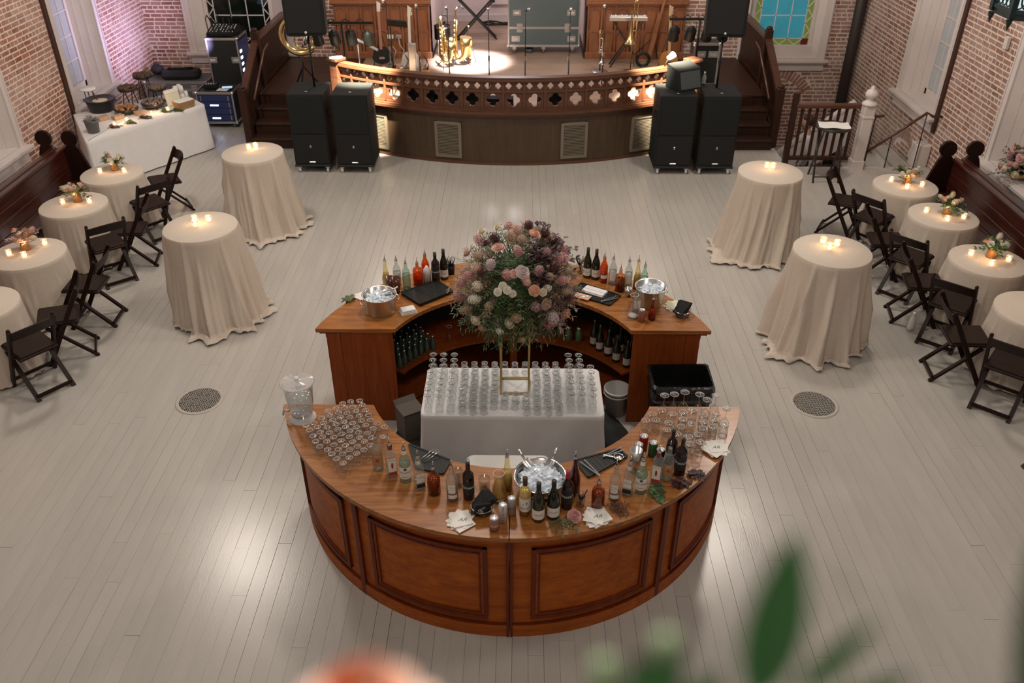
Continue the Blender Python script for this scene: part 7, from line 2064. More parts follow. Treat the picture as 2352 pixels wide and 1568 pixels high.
# ---------------------------------------------------------------- microphones
mp_ = None
MIC = [(-0.52, 14.05, 1.62, 'in the bright pool of stage light'), (0.07, 14.05, 1.66, 'in front of the big road case'), (0.78, 14.05, 1.60, 'before the corner of the big road case'), (-1.18, 14.15, 1.60, 'in front of the saxophones'), (-1.68, 14.30, 1.62, 'beside the orange pedals'), (-2.22, 14.65, 1.50, 'with the music stand, beside the guitar'), (1.36, 14.30, 1.62, 'before the trumpet')]
for i, (x, y, h, wh) in enumerate(MIC):
    lb = 'thin straight microphone stand ' + wh
    if mp_ is None:
        mp_ = thing('microphone_stand', lb, 'microphone stand', (x, y, SZ), 0, 'microphone stands on the stage')
        G().tube([(0, 0, 0.02), (0, 0, 0.85)], 0.011, 8).obj('lower_tube', M['black_metal'], mp_); G().tube([(0, 0, 0.85), (0, 0, 1.55)], 0.007, 8).obj('upper_tube', M['black_metal'], mp_)
        G().lathe([(0.016, 0.80), (0.018, 0.82), (0.016, 0.88)], 10).obj('clutch', M['steel'], mp_)
        G().lathe([(0.0, 0.0), (0.13, 0.0), (0.13, 0.012), (0.02, 0.025), (0.0, 0.025)], 20).obj('base', M['black_metal'], mp_)
        m = G().tube([(0, 0.02, 1.56), (0, -0.14, 1.62)], [0.012, 0.018], 8).obj('microphone', M['black_plastic'], mp_); G().ball((0, -0.16, 1.628), 0.028, 10, 7).obj('mesh_head', M['steel'], m)
    else: dup(mp_, (x, y, SZ), rnd.uniform(-0.4, 0.4), lb)
# ---------------------------------------------------------------- instruments
def guitar(x, y, rz, lean, label, bm, nk, hd):
    t = thing('guitar', label, 'guitar', (x, y, SZ + 0.03), rot=(lean, 0, rz))
    o = []
    for k in range(28):
        a = 2 * PI * k / 28
        r = 0.155 * (1 + 0.16 * math.cos(2 * a)) * (0.92 if math.sin(a) > 0 else 1.06)
        o.append((r * math.cos(a), 0.20 + 1.25 * r * math.sin(a)))
    n = 28
    G().add([(a, -0.022, b) for a, b in o] + [(a, 0.022, b) for a, b in o], [tuple(range(n)), tuple(range(2 * n - 1, n - 1, -1))] + [(i, n + i, n + (i + 1) % n, (i + 1) % n) for i in range(n)]).obj('body', M[bm], t)
    G().cbx(-0.025, 0.025, -0.045, -0.022, 0.30, 0.98, 0.004).obj('neck', M[nk], t)
    h = G().add([(-0.03, -0.04, 0.97), (0.03, -0.04, 0.97), (0.045, -0.04, 1.12), (-0.02, -0.04, 1.16), (-0.03, -0.02, 0.97), (0.03, -0.02, 0.97), (0.045, -0.02, 1.12), (-0.02, -0.02, 1.16)], [(0, 1, 2, 3), (7, 6, 5, 4), (0, 4, 5, 1), (1, 5, 6, 2), (2, 6, 7, 3), (3, 7, 4, 0)]).obj('headstock', M[hd], t)
    for k in range(4): G().ball((0.052, -0.03, 0.995 + k * 0.036), 0.012, 6, 4).obj('tuning_peg', M['chrome'], h)
    G().cbx(-0.05, 0.05, -0.032, -0.022, 0.12, 0.16, 0.003).obj('bridge', M['chrome'], t)
    for s in (-1, 1): G().tube([(s * 0.02, 0.06, 0.55), (s * 0.17, 0.14, -0.02)], 0.009, 6).obj('stand_leg', M['black_metal'], t)
mat('maple', (0.50, 0.36, 0.20), 0.35, coat=0.3); mat('guitar_white', (0.66, 0.62, 0.55), 0.25, coat=0.4); mat('guitar_amber', (0.45, 0.20, 0.05), 0.25, coat=0.4); mat('rose_neck', (0.34, 0.15, 0.11), 0.35)
guitar(-2.68, 16.62, 0.10, -0.14, 'black electric guitar with pinkish neck on a stand by the organ panelling', 'black_plastic', 'rose_neck', 'guitar_white')
guitar(-2.08, 16.25, -0.10, -0.12, 'white electric guitar on a stand beside the orange pedals', 'guitar_white', 'guitar_white', 'guitar_white')
guitar(2.80, 16.35, 0.30, -0.16, 'amber bass guitar with maple head behind the spot lamps', 'guitar_amber', 'maple', 'maple')
t = thing('lap_steel', 'silver lap steel guitar tilted on a white pole stand', 'instrument', (-2.92, 15.55, SZ))
G().tube([(0, 0, 0.0), (0, 0, 0.78)], 0.016, 8).obj('stand_pole', M['aluminium'], t)
G().lathe([(0.0, 0.0), (0.12, 0.0), (0.11, 0.015), (0.0, 0.03)], 16).obj('stand_base', M['black_metal'], t)
G().bar((0.0, 0.0, 0.76), (0.36, -0.05, 0.60), 0.11, 0.04, (0, 0.4, 1)).obj('body', M['aluminium'], t); G().bar((0.02, -0.02, 0.785), (0.34, -0.07, 0.64), 0.04, 0.006, (0, 0.4, 1)).obj('fretboard', M['steel'], t)
t = thing('amp_column', 'tall slim silver grey column speaker behind the balustrade', 'speaker', (-1.98, 15.75, SZ))
G().cbx(-0.07, 0.07, -0.05, 0.05, 0.0, 0.66, 0.008).obj('column', M['can_silver'], t); G().cbx(-0.055, 0.055, -0.056, -0.05, 0.03, 0.62, 0.003).obj('grille', M['steel'], t)
mat('orange_box', (0.55, 0.20, 0.02), 0.5)
for i, (x, y, w) in enumerate(((-2.45, 15.95, 0.30), (-2.13, 15.90, 0.26), (-1.78, 15.85, 0.16))):
    t = thing('pedal_board', ('wide', 'middle', 'small')[i] + ' orange effects pedal board with cables behind the balustrade', 'pedals', (x, y, SZ))
    G().cbx(-w / 2, w / 2, -0.12, 0.12, 0.0, 0.17, 0.008).obj('case', M['orange_box'], t)
    for k in range(3): G().cbx(-w / 2 + 0.02 + k * w / 3.2, -w / 2 + 0.02 + k * w / 3.2 + w / 4.5, -0.05, 0.07, 0.17, 0.20, 0.004).obj('pedal', M[('can_silver', 'case_teal', 'black_plastic')[k]], t)
    g = text_g('BOSS', 0.05); g.v = [(a, -0.1215, c + 0.06) for a, b, c in g.v]; g.obj('lettering', M['ink'], t)
    G().tube([(0, 0.05, 0.2), (0.05, 0.1, 0.3), (-0.02, 0.14, 0.38), (0.06, 0.2, 0.2), (0.02, 0.3, 0.01)], 0.007, 6).obj('cable', M['black_plastic'], t)
# brass
def sax(x, y, rz, lean, sc, label):
    t = thing('saxophone', label, 'saxophone', (x, y, SZ), rot=(lean, 0, rz)); t.scale = (sc,) * 3
    G().tube([(0.04, 0, 0.95), (0.0, 0, 0.90), (0.0, 0, 0.75), (0.0, 0, 0.25), (0.03, 0, 0.14), (0.10, 0, 0.11), (0.16, 0, 0.18), (0.18, 0, 0.32), (0.20, -0.02, 0.48)], [0.012, 0.016, 0.022, 0.040, 0.045, 0.048, 0.055, 0.065, 0.105], 12).obj('body', M['brass'], t)
    G().tube([(0.03, 0, 0.95), (0.10, 0, 0.97), (0.15, 0, 0.93)], 0.012, 8).obj('mouthpiece', M['black_plastic'], t)
    for k in range(7): G().lathe([(0.0, 0.0), (0.022, 0.0), (0.022, 0.008), (0.0, 0.010)], 10).xf(Matrix.Rotation(PI / 2, 4, 'X')).xf(T(0.0, -0.035 - 0.004 * (7 - k), 0.28 + k * 0.075)).obj('key', M['brass'], t)
    G().tube([(0.035, -0.02, 0.25), (0.035, -0.02, 0.75)], 0.006, 6).obj('key_rod', M['brass'], t)
    for k in range(3):
        a = k * 2.1 + 0.3
        G().tube([(0.05, 0.03, 0.16), (0.05 + 0.2 * math.cos(a), 0.03 + 0.2 * math.sin(a), 0.01)], 0.008, 6).obj('stand_leg', M['black_metal'], t)
sax(-1.52, 16.55, 0.2, -0.12, 1.0, 'large brass saxophone on a floor stand next to the organ panelling')
sax(-1.28, 16.75, -0.3, -0.10, 1.12, 'taller brass saxophone leaning beside the violin')
sax(-1.45, 17.00, 0.8, -0.18, 0.9, 'smaller brass saxophone behind the other two')
t = thing('violin', 'orange brown violin hanging upright in a stand', 'violin', (-1.05, 17.05, SZ + 0.02), rot=(-0.1, 0, -1.0))
o = [(0.10 * (1 - 0.35 * math.exp(-((b - 0.19) / 0.05) ** 2)) * (math.sqrt(max(0, 1 - ((b - 0.18) / 0.18) ** 2)) ** 0.5), b) for b in [0.36 * k / 16 for k in range(17)]]
o = [(a, b) for a, b in o] + [(-a, b) for a, b in o[-2:0:-1]]; n = len(o)
G().add([(a, -0.02, b + 0.05) for a, b in o] + [(a, 0.02, b + 0.05) for a, b in o], [tuple(range(n)), tuple(range(2 * n - 1, n - 1, -1))] + [(i, n + i, n + (i + 1) % n, (i + 1) % n) for i in range(n)]).obj('body', M['guitar_amber'], t)
G().cbx(-0.012, 0.012, -0.04, -0.02, 0.25, 0.62, 0.003).obj('neck', M['ebony'], t); G().ball((0, -0.03, 0.64), 0.02, 8, 6).obj('scroll', M['guitar_amber'], t)
for s in (-1, 1): G().tube([(0, 0.03, 0.35), (s * 0.16, 0.1, -0.01)], 0.007, 6).obj('stand_leg', M['black_metal'], t)
def torus_pts(c, r, axis, n=28, a0=0, a1=2 * PI):
    return [(c[0] + r * math.cos(a0 + (a1 - a0) * i / n) * axis[0], c[1] + r * math.cos(a0 + (a1 - a0) * i / n) * axis[1], c[2] + r * math.sin(a0 + (a1 - a0) * i / n)) for i in range(n + 1)]
t = thing('sousaphone', 'big brass sousaphone coil standing behind the pole loudspeaker', 'sousaphone', (-3.80, 14.98, SZ))
G().tube(torus_pts((0, 0, 0.98), 0.30, (1, 0.1), 30, 0, 5.6), [0.028 + 0.0011 * i for i in range(31)], 10).obj('coil', M['brass'], t)
G().tube(torus_pts((0.06, -0.04, 0.90), 0.15, (1, 0.1), 20), 0.016, 8).obj('inner_coil', M['brass'], t)
for k in range(3): G().tube([(0.05 + k * 0.05, -0.10, 0.80 + k * 0.03), (0.12 + k * 0.05, -0.10, 0.98 + k * 0.03)], 0.018, 8).obj('valve', M['steel'], t)
for k in range(3):
    a = 0.4 + k * 2.1
    G().tube([(0, 0, 0.66), (0, 0, 0.45), (0.32 * math.cos(a), 0.32 * math.sin(a), 0.012)], 0.014, 6).obj('stand_leg', M['black_metal'], t)
t = thing('trumpet', 'silver trumpet set bell-down on a round grey stand', 'trumpet', (1.50, 16.35, SZ))
G().lathe([(0.0, 0.0), (0.16, 0.0), (0.15, 0.012), (0.02, 0.025), (0.0, 0.025)], 22).obj('stand_base', M['can_silver'], t)
G().tube([(0, 0, 0.02), (0, 0, 0.30)], 0.012, 8).obj('stand_pole', M['black_metal'], t)
G().lathe([(0.065, 0.15), (0.05, 0.165), (0.025, 0.21), (0.013, 0.30), (0.011, 0.55)], 16, (0.03, 0, 0)).obj('bell', M['chrome'], t)
G().tube([(0.03, 0, 0.55), (0.03, 0, 0.60), (0.0, 0, 0.62), (-0.03, 0, 0.60), (-0.03, 0, 0.36), (-0.01, 0, 0.33)], 0.010, 8).obj('tubing', M['chrome'], t)
for k in range(3): G().tube([(-0.02 + 0.01 * k, -0.03, 0.36 + 0.045 * k), (0.04, 0.03, 0.36 + 0.045 * k)], 0.012, 8).obj('valve', M['chrome'], t)
G().tube([(-0.03, 0, 0.58), (-0.03, 0, 0.76)], [0.007, 0.011], 8).obj('mouthpiece', M['brass'], t)
t = thing('trombone', 'long slim trombone standing upright with golden slide joints', 'trombone', (2.08, 16.35, SZ))
G().lathe([(0.0, 0.0), (0.14, 0.0), (0.13, 0.012), (0.0, 0.025)], 20).obj('stand_base', M['black_metal'], t)
G().tube([(0.0, 0, 0.02), (0.0, 0, 1.25), (0.03, 0, 1.29), (0.06, 0, 1.25), (0.06, 0, 0.10)], 0.010, 8).obj('slide', M['brass'], t)
G().lathe([(0.11, 0.52), (0.08, 0.56), (0.03, 0.68), (0.014, 0.95), (0.012, 1.1)], 16, (-0.04, 0, 0)).obj('bell', M['brass'], t)
G().tube([(0.0, -0.01, 0.75), (0.06, -0.01, 0.75)], 0.008, 6).obj('brace', M['steel'], t)
t = thing('keyboard', 'slim stage keyboard with white keys on a crossed stand', 'keyboard', (2.02, 16.75, SZ))
kb = G().cbx(-0.36, 0.36, -0.12, 0.12, 0.86, 0.93, 0.01).obj('case', M['can_silver'], t)
g = G()
for k in range(22): g.bx(-0.33 + k * 0.03, -0.33 + k * 0.03 + 0.027, -0.115, 0.02, 0.93, 0.942)
stuff(g.obj('white_keys', M['paper'], kb))
g = G()
for k in range(21):
    if k % 7 not in (2, 6): g.bx(-0.309 + k * 0.03, -0.309 + k * 0.03 + 0.015, -0.03, 0.02, 0.942, 0.952)
stuff(g.obj('black_keys', M['black_plastic'], kb))
for s in (-1, 1):
    for yy in (-0.1, 0.1): G().bar((s * 0.28, yy, 0.86), (-s * 0.30, yy, 0.0), 0.025, 0.025).obj('stand_leg', M['black_metal'], t)
t = thing('upright_bass', 'slender brown upright bass leaning back beside the keyboard', 'bass', (2.48, 16.95, SZ), rot=(-0.16, 0.22, 0))
G().cbx(-0.05, 0.05, -0.04, 0.04, 0.12, 0.95, 0.02).obj('body', M['organ_wood'], t); G().cbx(-0.025, 0.025, -0.06, -0.03, 0.6, 1.6, 0.008).obj('neck', M['organ_wood'], t)
G().tube([(0, 0, 0.13), (0, 0, 0.0)], 0.01, 6).obj('end_pin', M['chrome'], t)
for s in (-1, 1): G().tube([(0, 0.05, 0.5), (s * 0.25, 0.28, 0.06)], 0.010, 6).obj('stand_leg', M['black_metal'], t)
tag(G().tube(torus_pts((0, 0, 0.13), 0.12, (1, 0), 24), 0.028, 8).obj('cable_coil', M['black_plastic'], None, (2.36, 16.72, SZ)), 'coil of black cable standing at the foot of the upright bass', 'cable')
t = thing('music_stand', 'black music stand with tilted desk before the organ panelling', 'music stand', (-2.32, 15.60, SZ))
G().tube([(0, 0, 0.25), (0, 0, 0.98)], 0.012, 8).obj('pole', M['black_metal'], t)
G().bar((-0.05, 0.0, 1.05), (0.30, 0.0, 1.02), 0.02, 0.24, (0, -0.8, 0.6)).obj('desk', M['black_plastic'], t)
for k in range(3): G().tube([(0, 0, 0.28), (0.24 * math.cos(k * 2.1), 0.24 * math.sin(k * 2.1), 0.008)], 0.009, 6).obj('leg', M['black_metal'], t)
t = thing('keyboard', 'black keyboard on crossed black stand at the back of the apse', 'keyboard', (-0.95, 18.9, SZ), 0.1)
G().cbx(-0.55, 0.55, -0.16, 0.16, 0.86, 0.95, 0.012).obj('case', M['black_plastic'], t); G().cbx(-0.52, 0.52, -0.15, 0.0, 0.95, 0.958, 0.004).obj('keybed', M['paper'], t)
for s in (-1, 1):
    for yy in (-0.12, 0.12): G().bar((s * 0.42, yy, 0.86), (-s * 0.42, yy, 0.0), 0.035, 0.035).obj('stand_leg', M['black_metal'], t)
t = thing('floor_drum', 'round black floor drum in shadow beside the organ panelling', 'drum', (-1.58, 17.6, SZ))
G().lathe([(0.0, 0.30), (0.16, 0.30), (0.16, 0.55), (0.0, 0.55)], 20).obj('shell', M['black_plastic'], t); G().lathe([(0.165, 0.53), (0.168, 0.54), (0.165, 0.56)], 20).obj('hoop', M['chrome'], t)
for k in range(3): G().tube([(0.15 * math.cos(k * 2.1), 0.15 * math.sin(k * 2.1), 0.34), (0.18 * math.cos(k * 2.1), 0.18 * math.sin(k * 2.1), 0.0)], 0.008, 6).obj('leg', M['chrome'], t)
t = thing('cable_bundle', 'tangle of black cables along the foot of the apse wall', 'cable', (0, 0, SZ))
for k in range(3): G().tube([(-0.9 + i * 0.16, 20.3 - 0.1 * k + 0.08 * math.sin(i * 1.3 + k), 0.02 + 0.02 * abs(math.sin(i + k))) for i in range(12)], 0.018, 6).obj('cable', M['black_plastic'], t)
for i, x in enumerate((-2.58, -2.42)):
    t = thing('outlet_box', ('white', 'bluish') [i] + ' socket box with hanging cable on the organ panelling', 'socket', (x, 17.29, 1.10))
    G().cbx(-0.06, 0.06, -0.04, 0.0, 0, 0.07, 0.004).obj('box', M['paper' if i == 0 else 'can_silver'], t)
    G().tube([(0, -0.03, 0.01), (0.02, -0.06, -0.12), (0.10, -0.08, -0.22), (0.05, -0.10, -0.37)], 0.006, 6).obj('cable', M['paper'], t)
t = thing('paper_sheet', 'lit paper on the stage corner post beside the spot lamps', 'paper', (*arc(5.16, -A35), 1.501), 0.3)
G().bx(-0.11, 0.11, -0.08, 0.08, 0.0, 0.002).obj('sheet', M['paper'], t)
t = thing('clip_lamp', 'white clip-on lamp fixed to the balustrade rail near the wedge monitor', 'lamp', (2.34, 14.02, 1.447), rot=(0, 0, 0.6))
G().tube([(0, 0, 0), (0, -0.05, 0.10)], 0.012, 6).obj('arm', M['black_metal'], t)
G().lathe([(0.0, 0.0), (0.04, 0.02), (0.06, 0.14), (0.055, 0.14), (0.0, 0.03)], 14).xf(Matrix.Rotation(1.2, 4, 'Y')).xf(T(0, -0.05, 0.12)).obj('shade', M['paper'], t)
# ---------------------------------------------------------------- buffet
BP = [(-6.58, 12.31), (-5.34, 14.12), (-6.02, 14.86), (-7.34, 13.60)]
bc = (sum(p[0] for p in BP) / 4, sum(p[1] for p in BP) / 4)
t = thing('buffet_table', 'folding buffet table under the long white cloth by the brick wall', 'table', (bc[0], bc[1], 0))
q = [((p[0] - bc[0]) * 0.97, (p[1] - bc[1]) * 0.97) for p in BP]
G().prism(q, 0.72, 0.748).obj('table_top', M['white_paint'], t)
for p in q: G().tube([(p[0] * 0.88, p[1] * 0.88, 0.0), (p[0] * 0.88, p[1] * 0.88, 0.72)], 0.018, 8).obj('leg', M['steel'], t)
ol = poly_outline([(p[0] - bc[0], p[1] - bc[1]) for p in BP], 0.03, 0.03)
tag(cloth(ol, 0.755, 0.02, 0.055, 0.016, 9, 12, nf=(4, 9, 15)).obj('tablecloth', M['white_cloth'], None, (bc[0], bc[1], 0)), 'long white cloth on the buffet table by the brick wall', 'tablecloth')
BZ = 0.763
t = thing('dutch_oven', 'black iron pot of creamy dip with a ladle on the buffet', 'pot', (-6.93, 13.78, BZ))
G().lathe([(0.0, 0.0), (0.17, 0.0), (0.195, 0.03), (0.225, 0.18), (0.24, 0.185), (0.24, 0.20), (0.215, 0.19), (0.0, 0.15)], 28).obj('pot', M['black_metal'], t)
G().lathe([(0.0, 0.172), (0.205, 0.172), (0.21, 0.165)], 24).obj('dip', mat('dip', (0.62, 0.50, 0.38), 0.5, var=0.08, vscale=20), t)
G().tube([(-0.05, 0.02, 0.17), (-0.12, 0.06, 0.30)], 0.010, 6).obj('ladle', M['rail_wood'], t)
for s in (-1, 1): G().tube([(s * 0.235, -0.05, 0.17), (s * 0.275, 0, 0.175), (s * 0.235, 0.05, 0.17)], 0.010, 6).obj('handle', M['black_metal'], t)
t = thing('planter', 'grey bucket planter with frosty grey leaves on the buffet corner', 'plant', (-6.62, 12.72, BZ))
G().lathe([(0.0, 0.0), (0.085, 0.0), (0.105, 0.17), (0.110, 0.172), (0.110, 0.185), (0.098, 0.185), (0.0, 0.16)], 22).obj('bucket', mat('zinc', (0.20, 0.19, 0.19), 0.5, 0.4), t)
rq = random.Random(8); g = G()
for i in range(30): a = rq.uniform(0, 6.28); sprig(g, (0.03 * math.cos(a), 0.03 * math.sin(a), 0.16), (math.cos(a), math.sin(a), rq.uniform(0.6, 2)), rq.uniform(0.08, 0.14), 4, 0.02, 0.03, rq, 0.2)
stuff(g.obj('foliage', mat('leaf_frost', (0.36, 0.32, 0.32), 0.8, rand=0.4, island=True), t))
mat('straw_food', (0.32, 0.15, 0.06), 0.8, var=0.5, vscale=60, bump=1.0, bscale=90)
def dish(x, y, h, r, m, label, feet=True):
    t = thing('serving_stand', label, 'tray', (x, y, BZ))
    if feet:
        for k in range(4):
            a = 0.6 + k * PI / 2
            G().tube([(r * 0.75 * math.cos(a), r * 0.75 * math.sin(a), 0.0), (r * 0.6 * math.cos(a + 0.5), r * 0.6 * math.sin(a + 0.5), h)], 0.010, 6).obj('leg', M['ebony'], t)
    G().lathe([(0.0, h), (r * 0.9, h), (r, h + 0.02), (r * 1.04, h + 0.05), (r * 0.98, h + 0.055), (0.0, h + 0.035)], 26).obj('tray', M['ebony'], t)
    g = G(); rq = random.Random(int(x * 100))
    for i in range(70):
        a = rq.uniform(0, 6.28); d = r * 0.9 * math.sqrt(rq.random())
        g.ball((d * math.cos(a), d * math.sin(a), h + 0.055 + rq.uniform(0, 0.03) * (1 - d / r)), rq.uniform(0.016, 0.028), 6, 4)
    stuff(g.obj('snacks', M[m], t))
    return t
mat('snack_dark', (0.10, 0.05, 0.03), 0.8, var=0.4, vscale=50); mat('snack_grey', (0.16, 0.12, 0.10), 0.8, var=0.4, vscale=50)
dish(-6.47, 13.66, 0.03, 0.185, 'straw_food', 'low round tray of brown snacks beside the iron pot')
dish(-6.12, 13.93, 0.05, 0.195, 'snack_grey', 'round tray of grey brown nuts in front of the paper bags')
dish(-6.58, 14.10, 0.24, 0.155, 'snack_dark', 'tall footed stand of dark bites behind the low snack tray')
dish(-6.42, 14.42, 0.36, 0.155, 'snack_dark', 'tallest footed stand of dark bites, nearest the flat road case')
dish(-6.17, 14.32, 0.18, 0.150, 'snack_grey', 'short footed stand of dark bites behind the paper bags')
t = thing('wall_stand', 'small white topped serving stand standing on the window sill', 'stand', (-7.28, 14.16, 0.775))
G().lathe([(0.0, 0.22), (0.13, 0.22), (0.135, 0.23), (0.125, 0.245), (0.0, 0.245)], 20).obj('top', M['paper'], t)
for k in range(3): G().tube([(0.07 * math.cos(k * 2.1), 0.07 * math.sin(k * 2.1), 0.0), (0.07 * math.cos(k * 2.1), 0.07 * math.sin(k * 2.1), 0.22)], 0.008, 6).obj('leg', M['black_metal'], t)
t = thing('paper_bag', 'cream paper packet standing upright on the buffet', 'bag', (-5.83, 14.09, BZ), 0.95)
G().cbx(-0.13, 0.13, -0.02, 0.02, 0.0, 0.26, 0.01).xf(Matrix.Rotation(-0.25, 4, 'X')).obj('packet', M['cream_paper'], t); G().cbx(-0.13, 0.13, -0.026, -0.018, 0.20, 0.25, 0.002).xf(Matrix.Rotation(-0.25, 4, 'X')).obj('fold', M['paper'], t)
t = thing('serving_basket', 'woven rectangular basket lined with white napkins on the buffet end', 'basket', (-5.62, 13.95, BZ), 0.95)
loops([rr_loop(0.15, 0.09, 0.0), rr_loop(0.17, 0.105, 0.12), rr_loop(0.16, 0.095, 0.12), rr_loop(0.15, 0.085, 0.06)]).obj('wicker', mat('wicker', (0.34, 0.20, 0.09), 0.8, var=0.4, vscale=60, bump=1, bscale=80), t)
G().cbx(-0.145, 0.145, -0.085, 0.085, 0.05, 0.135, 0.01).obj('napkins', M['paper'], t)
cp = None
for i, (dx, dy, k) in enumerate(((0, 0, 0), (0.09, 0.02, 0), (0.03, 0.10, 0), (0.12, 0.11, 0), (0, 0, 1), (0.09, 0.02, 1), (0.03, 0.10, 1))):
    if cp is None:
        cp = thing('paper_cup', 'white paper cup in the stacks at the buffet end behind the basket', 'cup', (-5.90, 14.40, BZ), 0, 'paper cups on the buffet')
        G().lathe([(0.0, 0.11), (0.033, 0.11), (0.045, 0.0), (0.043, 0.0), (0.031, 0.105)], 16).obj('cup', M['paper'], cp); G().tube([(0.045 * math.cos(k * PI / 8), 0.045 * math.sin(k * PI / 8), 0.003) for k in range(16)], 0.003, 5, closed=True).obj('rim', M['paper'], cp)
    else: dup(cp, (-5.90 + dx, 14.40 + dy, BZ + k * 0.115), 0)
bfl = 'lit votive candle among the greenery along the buffet edge'
for x, y in ((-6.42, 13.02), (-6.30, 13.22), (-6.02, 13.55), (-5.84, 13.78)): votive(x, y, BZ, bfl, 'votives on the buffet', 0.9)
candle_glow(-6.3, 13.15, BZ); candle_glow(-5.95, 13.65, BZ)
for i, (x, y, m, lb) in enumerate(((-6.45, 12.90, 'leaf_plum', 'dusky leaf sprig beside the frosty planter'), (-6.28, 13.10, 'leaf_green', 'short green sprig between the first buffet candles'), (-6.15, 13.35, 'leaf_plum', 'bronze leaf sprig in the middle of the buffet edge'), (-5.92, 13.68, 'leaf_green', 'leafy green sprig between the last buffet candles'), (-5.74, 13.72, 'leaf_green', 'leafy green sprig against the woven basket'))):
    o = leafy(x, y, 0.9, lb, m, 4, 0.16, 0.03, 0.045, 60 + i, 1.4); o.location.z = BZ
for i, (x, y) in enumerate(((-6.72, 13.30), (-6.50, 13.36), (-6.22, 13.58))):
    t = thing('wood_crate', ('first', 'second', 'third')[i] + ' pale wooden riser along the buffet, counting from the planter', 'riser', (x, y, BZ), 0.97)
    G().cbx(-0.085, 0.085, -0.055, 0.055, 0.0, 0.05, 0.004).obj('block', mat('pale_wood', (0.42, 0.29, 0.19), 0.7, var=0.2, vscale=20), t); G().cbx(-0.088, 0.088, -0.058, 0.058, 0.05, 0.062, 0.003).obj('lid_board', M['pale_wood'], t)
# ---------------------------------------------------------------- window sill flowers
def sill_flowers(x, y, label, sc, seed, rz=0.0):
    t = thing('sill_arrangement', label, 'flowers', (x, y, 0.775), rz); t.scale = (sc,) * 3
    G().lathe([(0.0, 0.0), (0.10, 0.0), (0.12, 0.02), (0.13, 0.10), (0.0, 0.10)], 18).obj('vessel', M['gold'], t)
    rq = random.Random(seed)
    fg = {k: G() for k in ('leaf_green', 'leaf_plum', 'leaf_dust')}
    for i in range(170):
        a = rq.uniform(0, 6.28); e = rq.uniform(-0.2, 2.2); key = rq.choice(('leaf_green', 'leaf_green', 'leaf_plum', 'leaf_dust'))
        sprig(fg[key], (0, 0, 0.12), (math.cos(a), math.sin(a), e), rq.uniform(0.2, 0.42), 6, 0.022, 0.05, rq, 0.15)
    for k, g in fg.items(): stuff(g.obj('foliage', M[k], t))
    for i in range(26):
        a = rq.uniform(0, 6.28); e = rq.uniform(-0.1, 1.6); d = Vector((math.cos(a), math.sin(a), e)).normalized()
        m = rq.choice(('petal_blush', 'petal_cream', 'petal_mauve', 'petal_rose', 'petal_tan'))
        p = Vector((0, 0, 0.14)) + d * rq.uniform(0.2, 0.34)
        if i % 2: link('rose', rose_me(i % 3, m), t, p, rot=aim(d), sc=0.05)
        else: link('flower_head', clus_me(i % 2, m), t, p, rot=aim(d), sc=0.05)
sill_flowers(6.78, 10.98, 'mixed blush and plum flower arrangement on the white window sill', 0.95, 91)
sill_flowers(-7.55, 11.05, 'dark leafed flower arrangement on the buffet side window sill', 0.8, 92)
# wall switch on the brick
t = thing('wall_switch', 'white switch box on the brick wall near the window flowers', 'switch', (XR - 0.012, 12.07, 2.22))
G().cbx(-0.05, 0.0, -0.045, 0.045, 0.0, 0.16, 0.005).obj('box', M['white_paint'], t); G().cbx(-0.056, -0.05, -0.01, 0.01, 0.06, 0.10, 0.002).obj('toggle', M['paper'], t)
# ---------------------------------------------------------------- hanging lantern
t = thing('hanging_lantern', 'dark green metal lantern with pierced lattice and frosted panels', 'lantern', (4.62, 8.05, 3.50))
R = 0.34
hexp = [(R * math.cos(PI / 6 + k * PI / 3), R * math.sin(PI / 6 + k * PI / 3)) for k in range(6)]
mat('lantern_metal', (0.022, 0.040, 0.042), 0.4, 0.5); mat('lantern_glass', (0.45, 0.55, 0.55), 0.4, emit=(0.7, 0.85, 0.85), estr=0.8)
G().prism([(x * 1.0, y * 1.0) for x, y in hexp], 0.0, 0.05).obj('base_frame', M['lantern_metal'], t)
G().prism([(x * 0.9, y * 0.9) for x, y in hexp], 0.05, 0.75).obj('glass_panel', M['lantern_glass'], t)
for k in range(6):
    a, b = hexp[k], hexp[(k + 1) % 6]
    G().bar((a[0], a[1], 0.02), (a[0], a[1], 0.80), 0.05, 0.05).obj('corner_post', M['lantern_metal'], t)
    G().lathe([(0.0, -0.10), (0.012, -0.06), (0.03, 0.0)], 10, (a[0], a[1], 0.0)).obj('drop_finial', M['lantern_metal'], t)
    for z in (0.07, 0.27, 0.78): G().bar((a[0], a[1], z), (b[0], b[1], z), 0.03, 0.035).obj('rail', M['lantern_metal'], t)
    for q in range(5):
        u = (q + 0.5) / 5
        c = (a[0] + (b[0] - a[0]) * u, a[1] + (b[1] - a[1]) * u)
        d = Vector((b[0] - a[0], b[1] - a[1], 0)).normalized()
        G().tube([(c[0] + d.x * 0.05 * math.cos(i * PI / 8), c[1] + d.y * 0.05 * math.cos(i * PI / 8), 0.17 + 0.075 * math.sin(i * PI / 8)) for i in range(16)], 0.007, 5, closed=True).obj('lattice_ring', M['lantern_metal'], t)
G().lathe([(0.36, 0.80), (0.30, 0.88), (0.12, 1.0), (0.04, 1.10), (0.0, 1.12)], 6, a0=PI / 6, a1=PI / 6 + 2 * PI).obj('cap', M['lantern_metal'], t)
G().tube([(0, 0, 1.1), (0, 0, 4.2)], 0.012, 6).obj('chain', M['lantern_metal'], t)
